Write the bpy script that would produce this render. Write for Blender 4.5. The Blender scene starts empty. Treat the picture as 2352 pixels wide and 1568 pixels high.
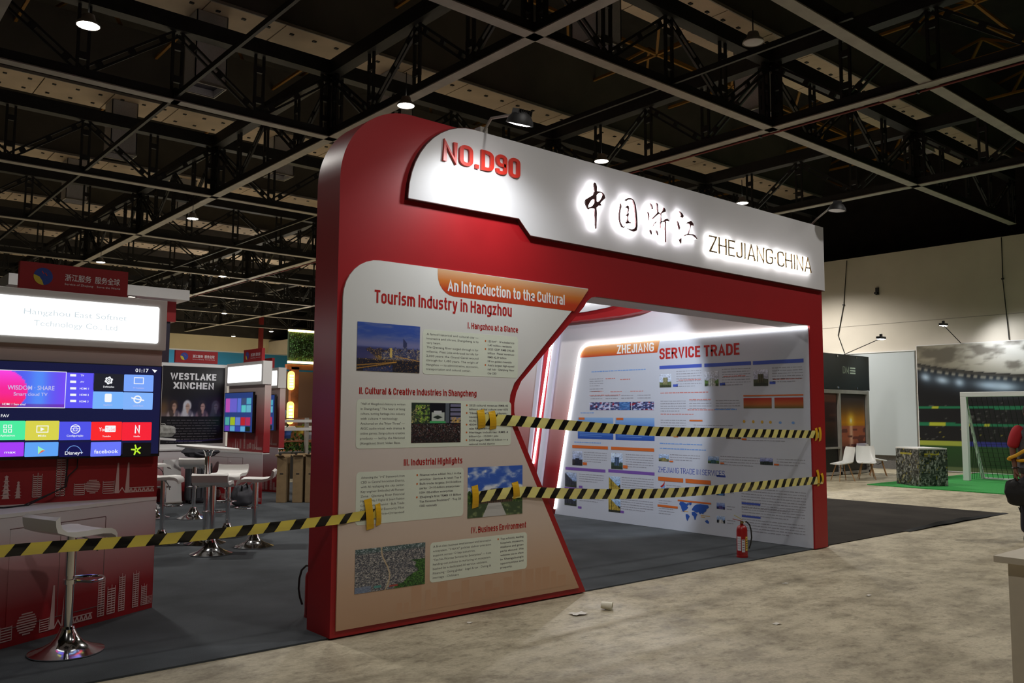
import bpy, bmesh, math, random
import numpy as np
from mathutils import Vector, Matrix

random.seed(7)
rng = np.random.default_rng(7)
scene = bpy.context.scene
COL = scene.collection

# ------------------------------------------------------------------ camera
CAM_LOC = np.array([-3.0203, -5.5254, 1.6])
YAW, PITCH, ROLL, FPX = .7051, .0862, .0053, 1948.1
_F = np.array([math.sin(YAW) * math.cos(PITCH), math.cos(YAW) * math.cos(PITCH), math.sin(PITCH)])
_R0 = np.array([math.cos(YAW), -math.sin(YAW), 0.0])
_U0 = np.cross(_R0, _F)
_R = _R0 * math.cos(ROLL) + _U0 * math.sin(ROLL)
_U = -_R0 * math.sin(ROLL) + _U0 * math.cos(ROLL)
cam_data = bpy.data.cameras.new('camera')
cam_data.sensor_fit = 'HORIZONTAL'
cam_data.sensor_width = 36.0
cam_data.lens = FPX / 2352 * 36.0
cam_data.clip_end = 300
cam = bpy.data.objects.new('camera', cam_data)
cam.matrix_world = Matrix(((_R[0], _U[0], -_F[0], CAM_LOC[0]), (_R[1], _U[1], -_F[1], CAM_LOC[1]),
                           (_R[2], _U[2], -_F[2], CAM_LOC[2]), (0, 0, 0, 1)))
COL.objects.link(cam)
scene.camera = cam

# ------------------------------------------------------------------ world, exposure
world = bpy.data.worlds.new('hall_air')
scene.world = world
world.use_nodes = True
world.node_tree.nodes['Background'].inputs[0].default_value = (0.55, 0.55, 0.6, 1)
world.node_tree.nodes['Background'].inputs[1].default_value = 0.02
vs = scene.view_settings
vs.view_transform = 'Standard'
vs.look = 'None'
vs.gamma = 1
vs.use_curve_mapping = False
vs.exposure = 0.0
scene.cycles.max_bounces = 6
scene.cycles.diffuse_bounces = 3
scene.cycles.glossy_bounces = 3
scene.cycles.use_denoising = True

# ------------------------------------------------------------------ lights of the hall (high-bay lamps in view and added unseen ones, fixtures below)
LAMP_POWER = 900.0
LAMP_Z = 6.5
LAMPS = [(-.4, 5.9, 'above the left kiosk, brightest of the ceiling lamps'), (4.2, 5.6, 'just above the rounded corner of the red booth'),
         (8.7, 5.6, 'above the calligraphy on the white sign'), (13.5, 5.7, 'above the right end of the white sign'),
         (4.5, 15.8, 'below the long roof chord left of the booth'), (4.5, 24.1, 'above the red signboard of the near kiosk'),
         (8.6, 24.2, 'second lamp in the row behind the near kiosk'), (13.1, 35.3, 'above the far white wall'),
         (18.4, 47.1, 'lowest in view, in front of the far white wall'), (18.8, 42.4, 'beside the green wall with glowing strips')]
LAMPS_ADDED = [(-3.4, -5.0, .3, 'over the open concrete in front of the near kiosk'), (1.0, -3.0, .27, 'over the concrete before the info board'), (6.2, -3.0, .3, 'over the concrete before the poster wall'),
              (11.2, -3.0, .55, 'over the charcoal carpet patch'), (3.0, -13.0, .15, 'far out over the open floor facing the booth'), (18.6, .4, .8, 'over the green turf'), (20.3, 8.8, 1.6, 'close to the white hall wall')]  # lamps out of view, added to light booth front, floor and hall wall


def spot(name, loc, target, power, size_deg, blend=.6, radius=.12, color=(1, .96, .9)):
    d = bpy.data.lights.new(name, 'SPOT')
    d.energy = power
    d.spot_size = math.radians(size_deg)
    d.spot_blend = blend
    d.shadow_soft_size = radius
    d.color = color
    o = bpy.data.objects.new(name, d)
    o.location = loc
    o.rotation_euler = (Vector(target) - Vector(loc)).to_track_quat('-Z', 'Y').to_euler()
    COL.objects.link(o)
    return o


for _x, _y, _s in LAMPS:
    spot('lamp_light', (_x, _y, LAMP_Z - .06), (_x, _y, 0), LAMP_POWER * (.55 if abs(_x - 4.2) < .1 else .75 if _x < 0 else 1 if _y < 20 else 2 if _y < 30 else 4), 160, .7, .16)
for _x, _y, _p, _s in LAMPS_ADDED:
    spot('lamp_light', (_x, _y, LAMP_Z - .06), (_x, _y, 0), LAMP_POWER * _p, 150, .7, .16)


# ------------------------------------------------------------------ helpers
def ray(px, py):
    return _F + _R * (px - 1176) / FPX - _U * (py - 784) / FPX


def at(px, py, axis, val):
    """point where the sight line of a photograph pixel meets the plane axis = val"""
    d = ray(px, py)
    i = 'xyz'.index(axis)
    return CAM_LOC + d * ((val - CAM_LOC[i]) / d[i])


def lin(c):
    return tuple((x / 12.92 if x <= .04045 else ((x + .055) / 1.055) ** 2.4) for x in c)


def rgb(r, g, b):
    return lin((r / 255, g / 255, b / 255))


MATS = {}


def mat(name, color, rough=.5, metal=0.0, noise=0.0, nscale=30.0, bump=0.0, emit=0.0, spec=.5, coat=0.0):
    if name in MATS:
        return MATS[name]
    m = bpy.data.materials.new(name)
    m.use_nodes = True
    nt = m.node_tree
    b = nt.nodes['Principled BSDF']
    b.inputs['Base Color'].default_value = (*color, 1)
    b.inputs['Roughness'].default_value = rough
    b.inputs['Metallic'].default_value = metal
    b.inputs['Specular IOR Level'].default_value = spec
    b.inputs['Coat Weight'].default_value = coat
    if emit:
        b.inputs['Emission Color'].default_value = (*color, 1)
        b.inputs['Emission Strength'].default_value = emit
    if noise or bump:
        tc = nt.nodes.new('ShaderNodeTexCoord')
        nz = nt.nodes.new('ShaderNodeTexNoise')
        nz.inputs['Scale'].default_value = nscale
        nz.inputs['Detail'].default_value = 6
        nt.links.new(tc.outputs['Object'], nz.inputs['Vector'])
        if noise:
            cr = nt.nodes.new('ShaderNodeValToRGB')
            cr.color_ramp.elements[0].position = .3
            cr.color_ramp.elements[1].position = .7
            cr.color_ramp.elements[0].color = (*[c * (1 - noise) for c in color], 1)
            cr.color_ramp.elements[1].color = (*[min(1, c * (1 + noise)) for c in color], 1)
            nt.links.new(nz.outputs['Fac'], cr.inputs[0])
            nt.links.new(cr.outputs[0], b.inputs['Base Color'])
        if bump:
            bp = nt.nodes.new('ShaderNodeBump')
            bp.inputs['Strength'].default_value = bump
            bp.inputs['Distance'].default_value = .01
            nt.links.new(nz.outputs['Fac'], bp.inputs['Height'])
            nt.links.new(bp.outputs[0], b.inputs['Normal'])
    MATS[name] = m
    return m


def grad_mat(name, stops, z0, z1, rough=.45, axis=2):
    """printed colour gradient along the object's height"""
    m = bpy.data.materials.new(name)
    m.use_nodes = True
    nt = m.node_tree
    b = nt.nodes['Principled BSDF']
    b.inputs['Roughness'].default_value = rough
    tc = nt.nodes.new('ShaderNodeTexCoord')
    sp = nt.nodes.new('ShaderNodeSeparateXYZ')
    mr = nt.nodes.new('ShaderNodeMapRange')
    mr.inputs['From Min'].default_value = z0
    mr.inputs['From Max'].default_value = z1
    cr = nt.nodes.new('ShaderNodeValToRGB')
    e = cr.color_ramp.elements
    while len(e) < len(stops):
        e.new(.5)
    for el, (p, c) in zip(e, stops):
        el.position = p
        el.color = (*c, 1)
    nt.links.new(tc.outputs['Object'], sp.inputs[0])
    nt.links.new(sp.outputs[axis], mr.inputs[0])
    nt.links.new(mr.outputs[0], cr.inputs[0])
    nt.links.new(cr.outputs[0], b.inputs['Base Color'])
    MATS[name] = m
    return m


def attr_mat(name, rough=.5, emit=0.0):
    m = bpy.data.materials.new(name)
    m.use_nodes = True
    nt = m.node_tree
    b = nt.nodes['Principled BSDF']
    b.inputs['Roughness'].default_value = rough
    a = nt.nodes.new('ShaderNodeAttribute')
    a.attribute_name = 'Col'
    if emit:
        b.inputs['Base Color'].default_value = (.01, .01, .01, 1)
        nt.links.new(a.outputs['Color'], b.inputs['Emission Color'])
        b.inputs['Emission Strength'].default_value = emit
    else:
        nt.links.new(a.outputs['Color'], b.inputs['Base Color'])
    MATS[name] = m
    return m


ORG = {}


def tag(o, label=None, cat=None, group=None, kind=None):
    if label: o['label'] = label
    if cat: o['category'] = cat
    if group: o['group'] = group
    if kind: o['kind'] = kind
    return o


def thing(name, label=None, cat=None, loc=(0, 0, 0), rz=0.0, group=None, kind=None):
    o = bpy.data.objects.new(name, None)
    o.empty_display_size = .1
    COL.objects.link(o)
    o.location = loc
    o.rotation_euler = (0, 0, rz)
    ORG[o.name] = tuple(loc)
    return tag(o, label, cat, group, kind)


def ident(p):
    return p


class MB:
    """collects shapes; build() links them as one mesh object"""

    def __init__(s, f=None):
        s.v = []
        s.f = []
        s.mi = []
        s.map = f or ident
        s.cur = 0

    def add(s, vs_, fs):
        o = len(s.v)
        s.v += [tuple(s.map(p)) for p in vs_]
        s.f += [tuple(i + o for i in f) for f in fs]
        s.mi += [s.cur] * len(fs)
        return s

    def box(s, x0, x1, y0, y1, z0, z1):
        v = [(x, y, z) for z in (z0, z1) for y in (y0, y1) for x in (x0, x1)]
        return s.add(v, [(0, 2, 3, 1), (4, 5, 7, 6), (0, 1, 5, 4), (2, 6, 7, 3), (0, 4, 6, 2), (1, 3, 7, 5)])

    def bar(s, p, q, w, h=None, up=(0, 0, 1)):
        h = h or w
        p = Vector(p); q = Vector(q)
        d = (q - p).normalized()
        a = d.cross(Vector(up))
        if a.length < 1e-4:
            a = d.cross(Vector((1, 0, 0)))
        a.normalize()
        b = a.cross(d)
        v = [tuple(c + a * (i * w / 2) + b * (j * h / 2)) for c in (p, q) for j in (-1, 1) for i in (-1, 1)]
        return s.add(v, [(0, 2, 3, 1), (4, 5, 7, 6), (0, 1, 5, 4), (2, 6, 7, 3), (0, 4, 6, 2), (1, 3, 7, 5)])

    def cyl(s, p, q, r, n=12, r2=None, cap=True):
        r2 = r if r2 is None else r2
        p = Vector(p); q = Vector(q)
        d = (q - p).normalized()
        a = d.cross(Vector((0, 0, 1)))
        if a.length < 1e-4:
            a = Vector((1, 0, 0))
        a.normalize()
        b = d.cross(a)
        v = []
        for c, rr in ((p, r), (q, r2)):
            for i in range(n):
                t = 2 * math.pi * i / n
                v.append(tuple(c + (a * math.cos(t) + b * math.sin(t)) * rr))
        f = [(i, (i + 1) % n, n + (i + 1) % n, n + i) for i in range(n)]
        if cap:
            f += [tuple(range(n - 1, -1, -1)), tuple(range(n, 2 * n))]
        return s.add(v, f)

    def tube(s, pts, r, n=8, closed=False, cap=True):
        pts = [Vector(p) for p in pts]
        m = len(pts)
        rad = r if isinstance(r, (list, tuple)) else [r] * m
        v = []
        pa = None
        for i, p in enumerate(pts):
            if closed:
                d = pts[(i + 1) % m] - pts[i - 1]
            else:
                d = pts[min(i + 1, m - 1)] - pts[max(i - 1, 0)]
            d.normalize()
            if pa is None:
                a = d.cross(Vector((0, 0, 1)))
                if a.length < 1e-3:
                    a = d.cross(Vector((1, 0, 0)))
            else:
                a = pa - d * pa.dot(d)
            a.normalize()
            pa = a
            b = d.cross(a)
            for k in range(n):
                t = 2 * math.pi * k / n
                v.append(tuple(p + (a * math.cos(t) + b * math.sin(t)) * rad[i]))
        f = []
        for i in range(m if closed else m - 1):
            j = (i + 1) % m
            f += [(i * n + k, i * n + (k + 1) % n, j * n + (k + 1) % n, j * n + k) for k in range(n)]
        if cap and not closed:
            f += [tuple(range(n - 1, -1, -1)), tuple((m - 1) * n + k for k in range(n))]
        return s.add(v, f)

    def lathe(s, prof, n=24, c=(0, 0, 0)):
        v = []
        for r, z in prof:
            for k in range(n):
                t = 2 * math.pi * k / n
                v.append((c[0] + r * math.cos(t), c[1] + r * math.sin(t), c[2] + z))
        f = []
        for i in range(len(prof) - 1):
            f += [(i * n + k, i * n + (k + 1) % n, (i + 1) * n + (k + 1) % n, (i + 1) * n + k) for k in range(n)]
        return s.add(v, f)

    def prism(s, poly, to3, d0, d1):
        """poly of (u, v), to3(u, v, d) -> point; closed slab between depths d0 and d1"""
        n = len(poly)
        v = [to3(u, w, d0) for u, w in poly] + [to3(u, w, d1) for u, w in poly]
        f = [tuple(range(n)), tuple(range(2 * n - 1, n - 1, -1))]
        f += [(i, n + i, n + (i + 1) % n, (i + 1) % n) for i in range(n)]
        return s.add(v, f)

    def build(s, name, material, parent=None, smooth=False, bevel=0.0, loc=None, kind=None, label=None, fix=True):
        me = bpy.data.meshes.new(name)
        o0 = ORG.get(parent.name, (0, 0, 0)) if parent is not None else (loc or (0, 0, 0))
        vv = [(x - o0[0], y - o0[1], z - o0[2]) for x, y, z in s.v]
        me.from_pydata(vv, [], s.f)
        ms = material if isinstance(material, (list, tuple)) else [material]
        for m in ms:
            me.materials.append(m)
        if len(ms) > 1:
            me.polygons.foreach_set('material_index', s.mi)
        if fix:
            bm = bmesh.new()
            bm.from_mesh(me)
            bmesh.ops.recalc_face_normals(bm, faces=bm.faces)
            if bevel:
                eds = [e for e in bm.edges if len(e.link_faces) == 2 and e.calc_face_angle(0) > .5]
                bmesh.ops.bevel(bm, geom=eds, offset=bevel, segments=2, affect='EDGES', profile=.6, clamp_overlap=True)
            bm.to_mesh(me)
            bm.free()
        if smooth:
            me.polygons.foreach_set('use_smooth', [True] * len(me.polygons))
            try:
                me.set_sharp_from_angle(angle=math.radians(40))
            except Exception:
                pass
        me.update()
        ob = bpy.data.objects.new(name, me)
        COL.objects.link(ob)
        if parent is not None:
            ob.parent = parent
            ORG[ob.name] = o0
        else:
            ob.location = o0
            ORG[ob.name] = tuple(o0)
        if kind: ob['kind'] = kind
        if label: ob['label'] = label
        return ob


def copy_tree(o, parent=None):
    c = o.copy()
    COL.objects.link(c)
    if parent is not None:
        c.parent = parent
    for ch in list(o.children):
        copy_tree(ch, c)
    return c


# ---- lettering
_TXT = {}


def glyphs(body, res=3, bold=0.0):
    """text as flat triangles: (verts, faces, x_min, x_max), cap height about 0.73"""
    k = (body, res, bold)
    if k in _TXT:
        return _TXT[k]
    cu = bpy.data.curves.new('lettering', 'FONT')
    cu.body = body
    cu.resolution_u = res
    cu.offset = bold
    cu.fill_mode = 'FRONT'
    ob = bpy.data.objects.new('lettering', cu)
    me = bpy.data.meshes.new_from_object(ob)
    v = [tuple(p.co) for p in me.vertices]
    f = [tuple(p.vertices) for p in me.polygons]
    bpy.data.meshes.remove(me)
    bpy.data.objects.remove(ob)
    bpy.data.curves.remove(cu)
    xs = [p[0] for p in v] or [0, 1]
    _TXT[k] = (v, f, min(xs), max(xs))
    return _TXT[k]


def text_into(mb, body, to3, u, v, height, width=None, align='L', bold=0.0, res=3, d=0.0, aspect=1.0, depth=0.0, skew=0.0):
    """letters with capital height `height`, baseline at (u, v); width fits them horizontally"""
    gv, gf, x0, x1 = glyphs(body, res, bold)
    if not gv:
        return
    sy = height / .727
    sx = sy * aspect if width is None else width / max(1e-6, x1 - x0)
    w = (x1 - x0) * sx
    off = {'L': 0, 'C': -w / 2, 'R': -w}[align]
    vv = [to3(u + off + (x - x0) * sx + skew * y * sy, v + y * sy, d) for x, y, z in gv]
    if not depth:
        mb.add(vv, gf)
    else:
        vb = [to3(u + off + (x - x0) * sx + skew * y * sy, v + y * sy, d + depth) for x, y, z in gv]
        n = len(vv)
        cnt = {}
        for f in gf:
            for i in range(len(f)):
                e = (f[i], f[(i + 1) % len(f)])
                cnt[e] = cnt.get(e, 0) + 1
        side = [(a, n + a, n + b, b) for (a, b) in cnt if (b, a) not in cnt]
        mb.add(vv + vb, list(gf) + [tuple(n + i for i in reversed(f)) for f in gf] + side)


def paragraph(mb, lines, to3, u, v, width, pitch, height, d, last=.7, bold=0.0, res=2):
    for i, l in enumerate(lines):
        if not l:
            continue
        full = l.endswith('|')
        b = l.rstrip('|')
        text_into(mb, b, to3, u, v - i * pitch, height, width if full else min(width, len(b) * height * .72), d=d, res=res, bold=bold)


def picture(name, to3, u0, u1, v0, v1, nx, ny, fn, material, parent, d=0.0, kind=None):
    """a flat printed or lit picture: a fine grid of coloured points"""
    us = np.linspace(0, 1, nx)
    vs_ = np.linspace(0, 1, ny)
    U, V = np.meshgrid(us, vs_)
    C = np.clip(fn(U, V), 0, 1)
    C = np.where(C <= .04045, C / 12.92, ((C + .055) / 1.055) ** 2.4)
    o0 = ORG.get(parent.name, (0, 0, 0))
    P = [to3(u0 + (u1 - u0) * a, v0 + (v1 - v0) * b, d) for a, b in zip(U.ravel(), V.ravel())]
    P = [(p[0] - o0[0], p[1] - o0[1], p[2] - o0[2]) for p in P]
    f = [(j * nx + i, j * nx + i + 1, (j + 1) * nx + i + 1, (j + 1) * nx + i) for j in range(ny - 1) for i in range(nx - 1)]
    me = bpy.data.meshes.new(name)
    me.from_pydata(P, [], f)
    a = me.color_attributes.new('Col', 'FLOAT_COLOR', 'POINT')
    a.data.foreach_set('color', np.concatenate([C.reshape(-1, 3), np.ones((nx * ny, 1))], 1).astype(np.float32).ravel())
    me.materials.append(material)
    ob = bpy.data.objects.new(name, me)
    COL.objects.link(ob)
    ob.parent = parent
    ORG[ob.name] = o0
    if kind: ob['kind'] = kind
    return ob


# small painters' tools for picture functions
def vnoise(U, V, sx, sy, seed=0):
    r = np.random.default_rng(seed)
    x = np.abs(U * sx); y = np.abs(V * sy)
    g = r.random((int(y.max()) + 3, int(x.max()) + 3))
    i = x.astype(int); j = y.astype(int)
    fx = x - i; fy = y - j
    fx = fx * fx * (3 - 2 * fx); fy = fy * fy * (3 - 2 * fy)
    return (g[j, i] * (1 - fx) + g[j, i + 1] * fx) * (1 - fy) + (g[j + 1, i] * (1 - fx) + g[j + 1, i + 1] * fx) * fy


def fbm(U, V, s, seed=0, o=4):
    r = 0; a = .5
    for k in range(o):
        r = r + a * vnoise(U, V, s * 2 ** k, s * 2 ** k, seed + k)
        a /= 2
    return r


def mixc(C, m, col):
    m = np.clip(m, 0, 1)[..., None]
    return C * (1 - m) + np.array(col) / 255.0 * m


def solid(U, col):
    return np.ones(U.shape + (3,)) * np.array(col) / 255.0


def rect(U, V, a, b, c, d):
    return ((U >= a) & (U <= b) & (V >= c) & (V <= d)).astype(float)


def rrect(mb, to3, u0, u1, v0, v1, r, d0, d1, n=5, corners=(1, 1, 1, 1)):
    """rounded rectangle slab; corners bottom-left, bottom-right, top-right, top-left"""
    p = []
    for (cx, cy, a0, on_) in ((u0 + r, v0 + r, math.pi, corners[0]), (u1 - r, v0 + r, 1.5 * math.pi, corners[1]),
                              (u1 - r, v1 - r, 0, corners[2]), (u0 + r, v1 - r, .5 * math.pi, corners[3])):
        if on_:
            for k in range(n + 1):
                t = a0 + k / n * math.pi / 2
                p.append((cx + r * math.cos(t), cy + r * math.sin(t)))
        else:
            p.append((u0 if cx < (u0 + u1) / 2 else u1, v0 if cy < (v0 + v1) / 2 else v1))
    mb.prism(p, to3, d0, d1)
    return p


# ---- a bold grotesque alphabet drawn with strokes (corner points, 'r' rounds a corner, 'z' closes)
SG = {
 'A': (.62, ['0,0 .5,1 1,0', '.18,.28 .82,.28']), 'B': (.56, ['0,.53 .9,.53r .9,1r 0,1 0,0 1,0r 1,.53r .4,.53']), 'C': (.56, ['1,.8 1,1r 0,1r 0,0r 1,0r 1,.2']),
 'D': (.58, ['0,0 0,1 1,1r 1,0r z']), 'E': (.5, ['1,1 0,1 0,0 1,0', '0,.52 .85,.52']), 'F': (.48, ['1,1 0,1 0,0', '0,.52 .85,.52']), 'G': (.58, ['1,.82 1,1r 0,1r 0,0r 1,0r 1,.46 .6,.46']),
 'H': (.58, ['0,0 0,1', '1,0 1,1', '0,.52 1,.52']), 'I': (.17, ['.5,0 .5,1']), 'J': (.46, ['1,1 1,0r 0,0r 0,.28']), 'K': (.58, ['0,0 0,1', '1,1 .12,.45', '.35,.58 1,0']), 'L': (.46, ['0,1 0,0 1,0']),
 'M': (.72, ['0,0 0,1 .5,.2 1,1 1,0']), 'N': (.6, ['0,0 0,1 1,0 1,1']), 'O': (.58, ['0,0r 0,1r 1,1r 1,0r z']), 'P': (.54, ['0,0 0,1 1,1r 1,.46r 0,.46']), 'Q': (.58, ['0,0r 0,1r 1,1r 1,0r z', '.6,.25 1,-.08']),
 'R': (.58, ['0,0 0,1 1,1r 1,.5r 0,.5', '.5,.5 1,0']), 'S': (.54, ['1,.84 1,1r 0,1r 0,.54r 1,.54r 1,0r 0,0r 0,.16']), 'T': (.54, ['0,1 1,1', '.5,1 .5,0']), 'U': (.58, ['0,1 0,0r 1,0r 1,1']), 'V': (.6, ['0,1 .5,0 1,1']),
 'W': (.86, ['0,1 .25,0 .5,.95 .75,0 1,1']), 'X': (.6, ['0,0 1,1', '0,1 1,0']), 'Y': (.58, ['0,1 .5,.45 1,1', '.5,.45 .5,0']), 'Z': (.54, ['0,1 1,1 0,0 1,0']),
 '0': (.52, ['0,0r 0,1r 1,1r 1,0r z']), '1': (.3, ['0,.8 .6,1 .6,0']), '2': (.52, ['0,.75 0,1r 1,1r 1,.6r 0,0 1,0']), '3': (.52, ['0,1 1,1r 1,.53r .3,.53', '.3,.53 1,.53r 1,0r 0,0']), '7': (.5, ['0,1 1,1 .3,0']), '9': (.52, ['.8,.46 0,.46r 0,1r 1,1r 1,0r 0,0r 0,.12']),
 'a': (.5, ['.05,.74 1,.74r 1,0', '1,.42 0,.42r 0,0r 1,0r']), 'b': (.5, ['0,1 0,0 1,0r 1,.74r 0,.74']), 'c': (.48, ['1,.6 1,.74r 0,.74r 0,0r 1,0r 1,.14']), 'd': (.5, ['1,1 1,0 0,0r 0,.74r 1,.74']), 'e': (.5, ['0,.36 1,.36 1,.74r 0,.74r 0,0r .9,0']),
 'f': (.34, ['.35,0 .35,1r 1,1', '0,.74 1,.74']), 'g': (.5, ['1,0 0,0r 0,.74r 1,.74 1,-.26r 0,-.26']), 'h': (.5, ['0,0 0,1', '0,.74 1,.74r 1,0']), 'i': (.17, ['.5,0 .5,.74', '.5,1.0 .5,1.03']), 'k': (.5, ['0,0 0,1', '1,.74 .1,.32', '.4,.5 1,0']), 'l': (.17, ['.5,0 .5,1']),
 'm': (.78, ['0,0 0,.74', '0,.74 .5,.74r .5,0', '.5,.74 1,.74r 1,0']), 'n': (.5, ['0,0 0,.74', '0,.74 1,.74r 1,0']), 'o': (.5, ['0,0r 0,.74r 1,.74r 1,0r z']), 'p': (.5, ['0,-.28 0,.74 1,.74r 1,0r 0,0']), 'r': (.36, ['0,0 0,.74', '0,.6 0,.74 1,.74']), 's': (.46, ['.9,.74 0,.74r 0,.4r 1,.4r 1,0r .1,0']),
 't': (.34, ['.4,1 .4,0r 1,0', '0,.74 1,.74']), 'u': (.5, ['0,.74 0,0r 1,0', '1,0 1,.74']), 'v': (.52, ['0,.74 .5,0 1,.74']), 'w': (.76, ['0,.74 .25,0 .5,.7 .75,0 1,.74']), 'x': (.5, ['0,0 1,.74', '0,.74 1,0']), 'y': (.52, ['0,.74 .5,.0', '1,.74 .4,-.28 .1,-.28']), 'z': (.46, ['0,.74 1,.74 0,0 1,0']),
 '.': (.17, ['.5,0 .5,.04']), ',': (.17, ['.5,.04 .3,-.14']), '·': (.17, ['.5,.45 .5,.52']), '&': (.62, ['1,.0 .12,.75r .4,1r .72,.8r 0,.32r .3,0r .75,.02r 1,.4']), '-': (.34, ['0,.42 1,.42']), ':': (.17, ['.5,0 .5,.04', '.5,.62 .5,.66']), '+': (.5, ['0,.42 1,.42', '.5,.15 .5,.7']), '|': (.2, ['.5,0 .5,1']),
}


def _round(pts, flags, r, closed):
    out = []
    n = len(pts)
    for i, p in enumerate(pts):
        if not flags[i] or (not closed and i in (0, n - 1)):
            out.append(p)
            continue
        a = Vector(pts[i - 1]); b = Vector(p); c = Vector(pts[(i + 1) % n])
        la, lc = (a - b).length, (c - b).length
        q = min(r, la * .5 if flags[i - 1] else la, lc * .5 if flags[(i + 1) % n] else lc)
        s = b + (a - b).normalized() * q
        e = b + (c - b).normalized() * q
        for k in range(6):
            t = k / 5
            out.append(tuple(s * (1 - t) ** 2 + b * 2 * t * (1 - t) + e * t * t))
    return out


def stroke_line(body, weight=.16):
    """quads of the lettering at capital height 1: verts, faces, total width"""
    V = []; F = []; x = 0.0; lay = 0
    for ch in body:
        if ch == ' ':
            x += .24
            continue
        wd, paths = SG.get(ch, SG['-'])
        for lay, s in enumerate(paths):
            toks = s.split()
            closed = toks[-1] == 'z'
            toks = [t for t in toks if t != 'z']
            fl = [t.endswith('r') for t in toks]
            pts = []
            for t in toks:
                a, b = t.rstrip('r').split(',')
                pts.append((x + weight / 2 + float(a) * (wd - weight), weight / 2 + float(b) * (1 - weight)))
            pts = [Vector(p) for p in _round(pts, fl, .26, closed)]
            pts = [q for i, q in enumerate(pts) if i == 0 or (q - pts[i - 1]).length > 1e-4]
            if closed and (pts[0] - pts[-1]).length < 1e-4:
                pts.pop()
            if not closed:      # square ends reach the outer edge
                d0 = (pts[0] - pts[1]).normalized(); d1 = (pts[-1] - pts[-2]).normalized()
                pts[0] = pts[0] + d0 * weight / 2; pts[-1] = pts[-1] + d1 * weight / 2
            n = len(pts); o = len(V)
            for i in range(n):
                if closed:
                    da = (pts[i] - pts[i - 1]).normalized(); db = (pts[(i + 1) % n] - pts[i]).normalized()
                else:
                    da = (pts[i] - pts[i - 1]).normalized() if i else (pts[1] - pts[0]).normalized()
                    db = (pts[i + 1] - pts[i]).normalized() if i < n - 1 else da
                na = Vector((-da.y, da.x)); nb = Vector((-db.y, db.x))
                m = na + nb
                if m.length < .2:
                    m = na
                m.normalize()
                k = min(1.9, 1 / max(.3, m.dot(na)))
                V.append((*(pts[i] + m * weight / 2 * k), lay)); V.append((*(pts[i] - m * weight / 2 * k), lay))
            for i in range(n if closed else n - 1):
                a = o + 2 * i; b = o + 2 * ((i + 1) % n)
                F.append((a, a + 1, b + 1, b))
        x += wd + .1
    return V, F, x - .1


def head_into(mb, body, to3, u, v, height, width, weight=.16, d=0.0, depth=0.0):
    """a heading in the stroke alphabet fitted to width; each stroke a thin slab when depth is given"""
    V, F, w = stroke_line(body, weight)
    sx = width / w
    a = [to3(u + p[0] * sx, v + p[1] * height, d + p[2] * 2.5e-4) for p in V]
    if not depth:
        mb.add(a, F)
        return
    b = [to3(u + p[0] * sx, v + p[1] * height, d + depth + p[2] * 5e-4) for p in V]
    n = len(a)
    cnt = {}
    for f in F:
        for i in range(4):
            e = (f[i], f[(i + 1) % 4]); cnt[e] = 1
    side = [(p, n + p, n + q, q) for (p, q) in cnt if (q, p) not in cnt]
    mb.add(a + b, F + [tuple(n + i for i in reversed(f)) for f in F] + side)

# ================================================================== THE HALL
M_steel_dark = mat('steel_dark', rgb(34, 33, 33), .55, .0, noise=.3, nscale=4)
M_steel_grey = mat('steel_grey', rgb(150, 144, 136), .5, .0, noise=.15, nscale=3)
M_roof = mat('roof_deck', rgb(46, 42, 38), .9, noise=.3, nscale=2)
M_panel = mat('roof_panel_tan', rgb(196, 176, 152), .7, noise=.12, nscale=1.5)
M_panel_shaded = mat('roof_face_shaded', rgb(70, 64, 56), .8, noise=.15, nscale=1.5)  # face turned from the light: its shade is put into this darker colour
M_bolt = mat('bolt_black', rgb(20, 20, 20), .6)
M_yellow_steel = mat('yellow_steel', rgb(150, 104, 34), .6)
M_duct = mat('duct_grey', rgb(200, 198, 202), .6, noise=.08)
M_duct_in = mat('duct_dark', rgb(48, 44, 56), .8)
M_wall_white = mat('hall_wall_paint', rgb(206, 198, 184), .75, noise=.06, nscale=.9, bump=.05)
M_black = mat('black_plastic', rgb(18, 18, 20), .45)
M_rubber = mat('black_rubber', rgb(24, 24, 24), .6)
M_chrome = mat('chrome', (.75, .75, .76), .1, 1.0)
M_white = mat('white_paint', rgb(225, 224, 222), .45)

HX0, HX1, HY0, HY1, HZ = -16.0, 23.0, -18.0, 52.0, 11.6


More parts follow.
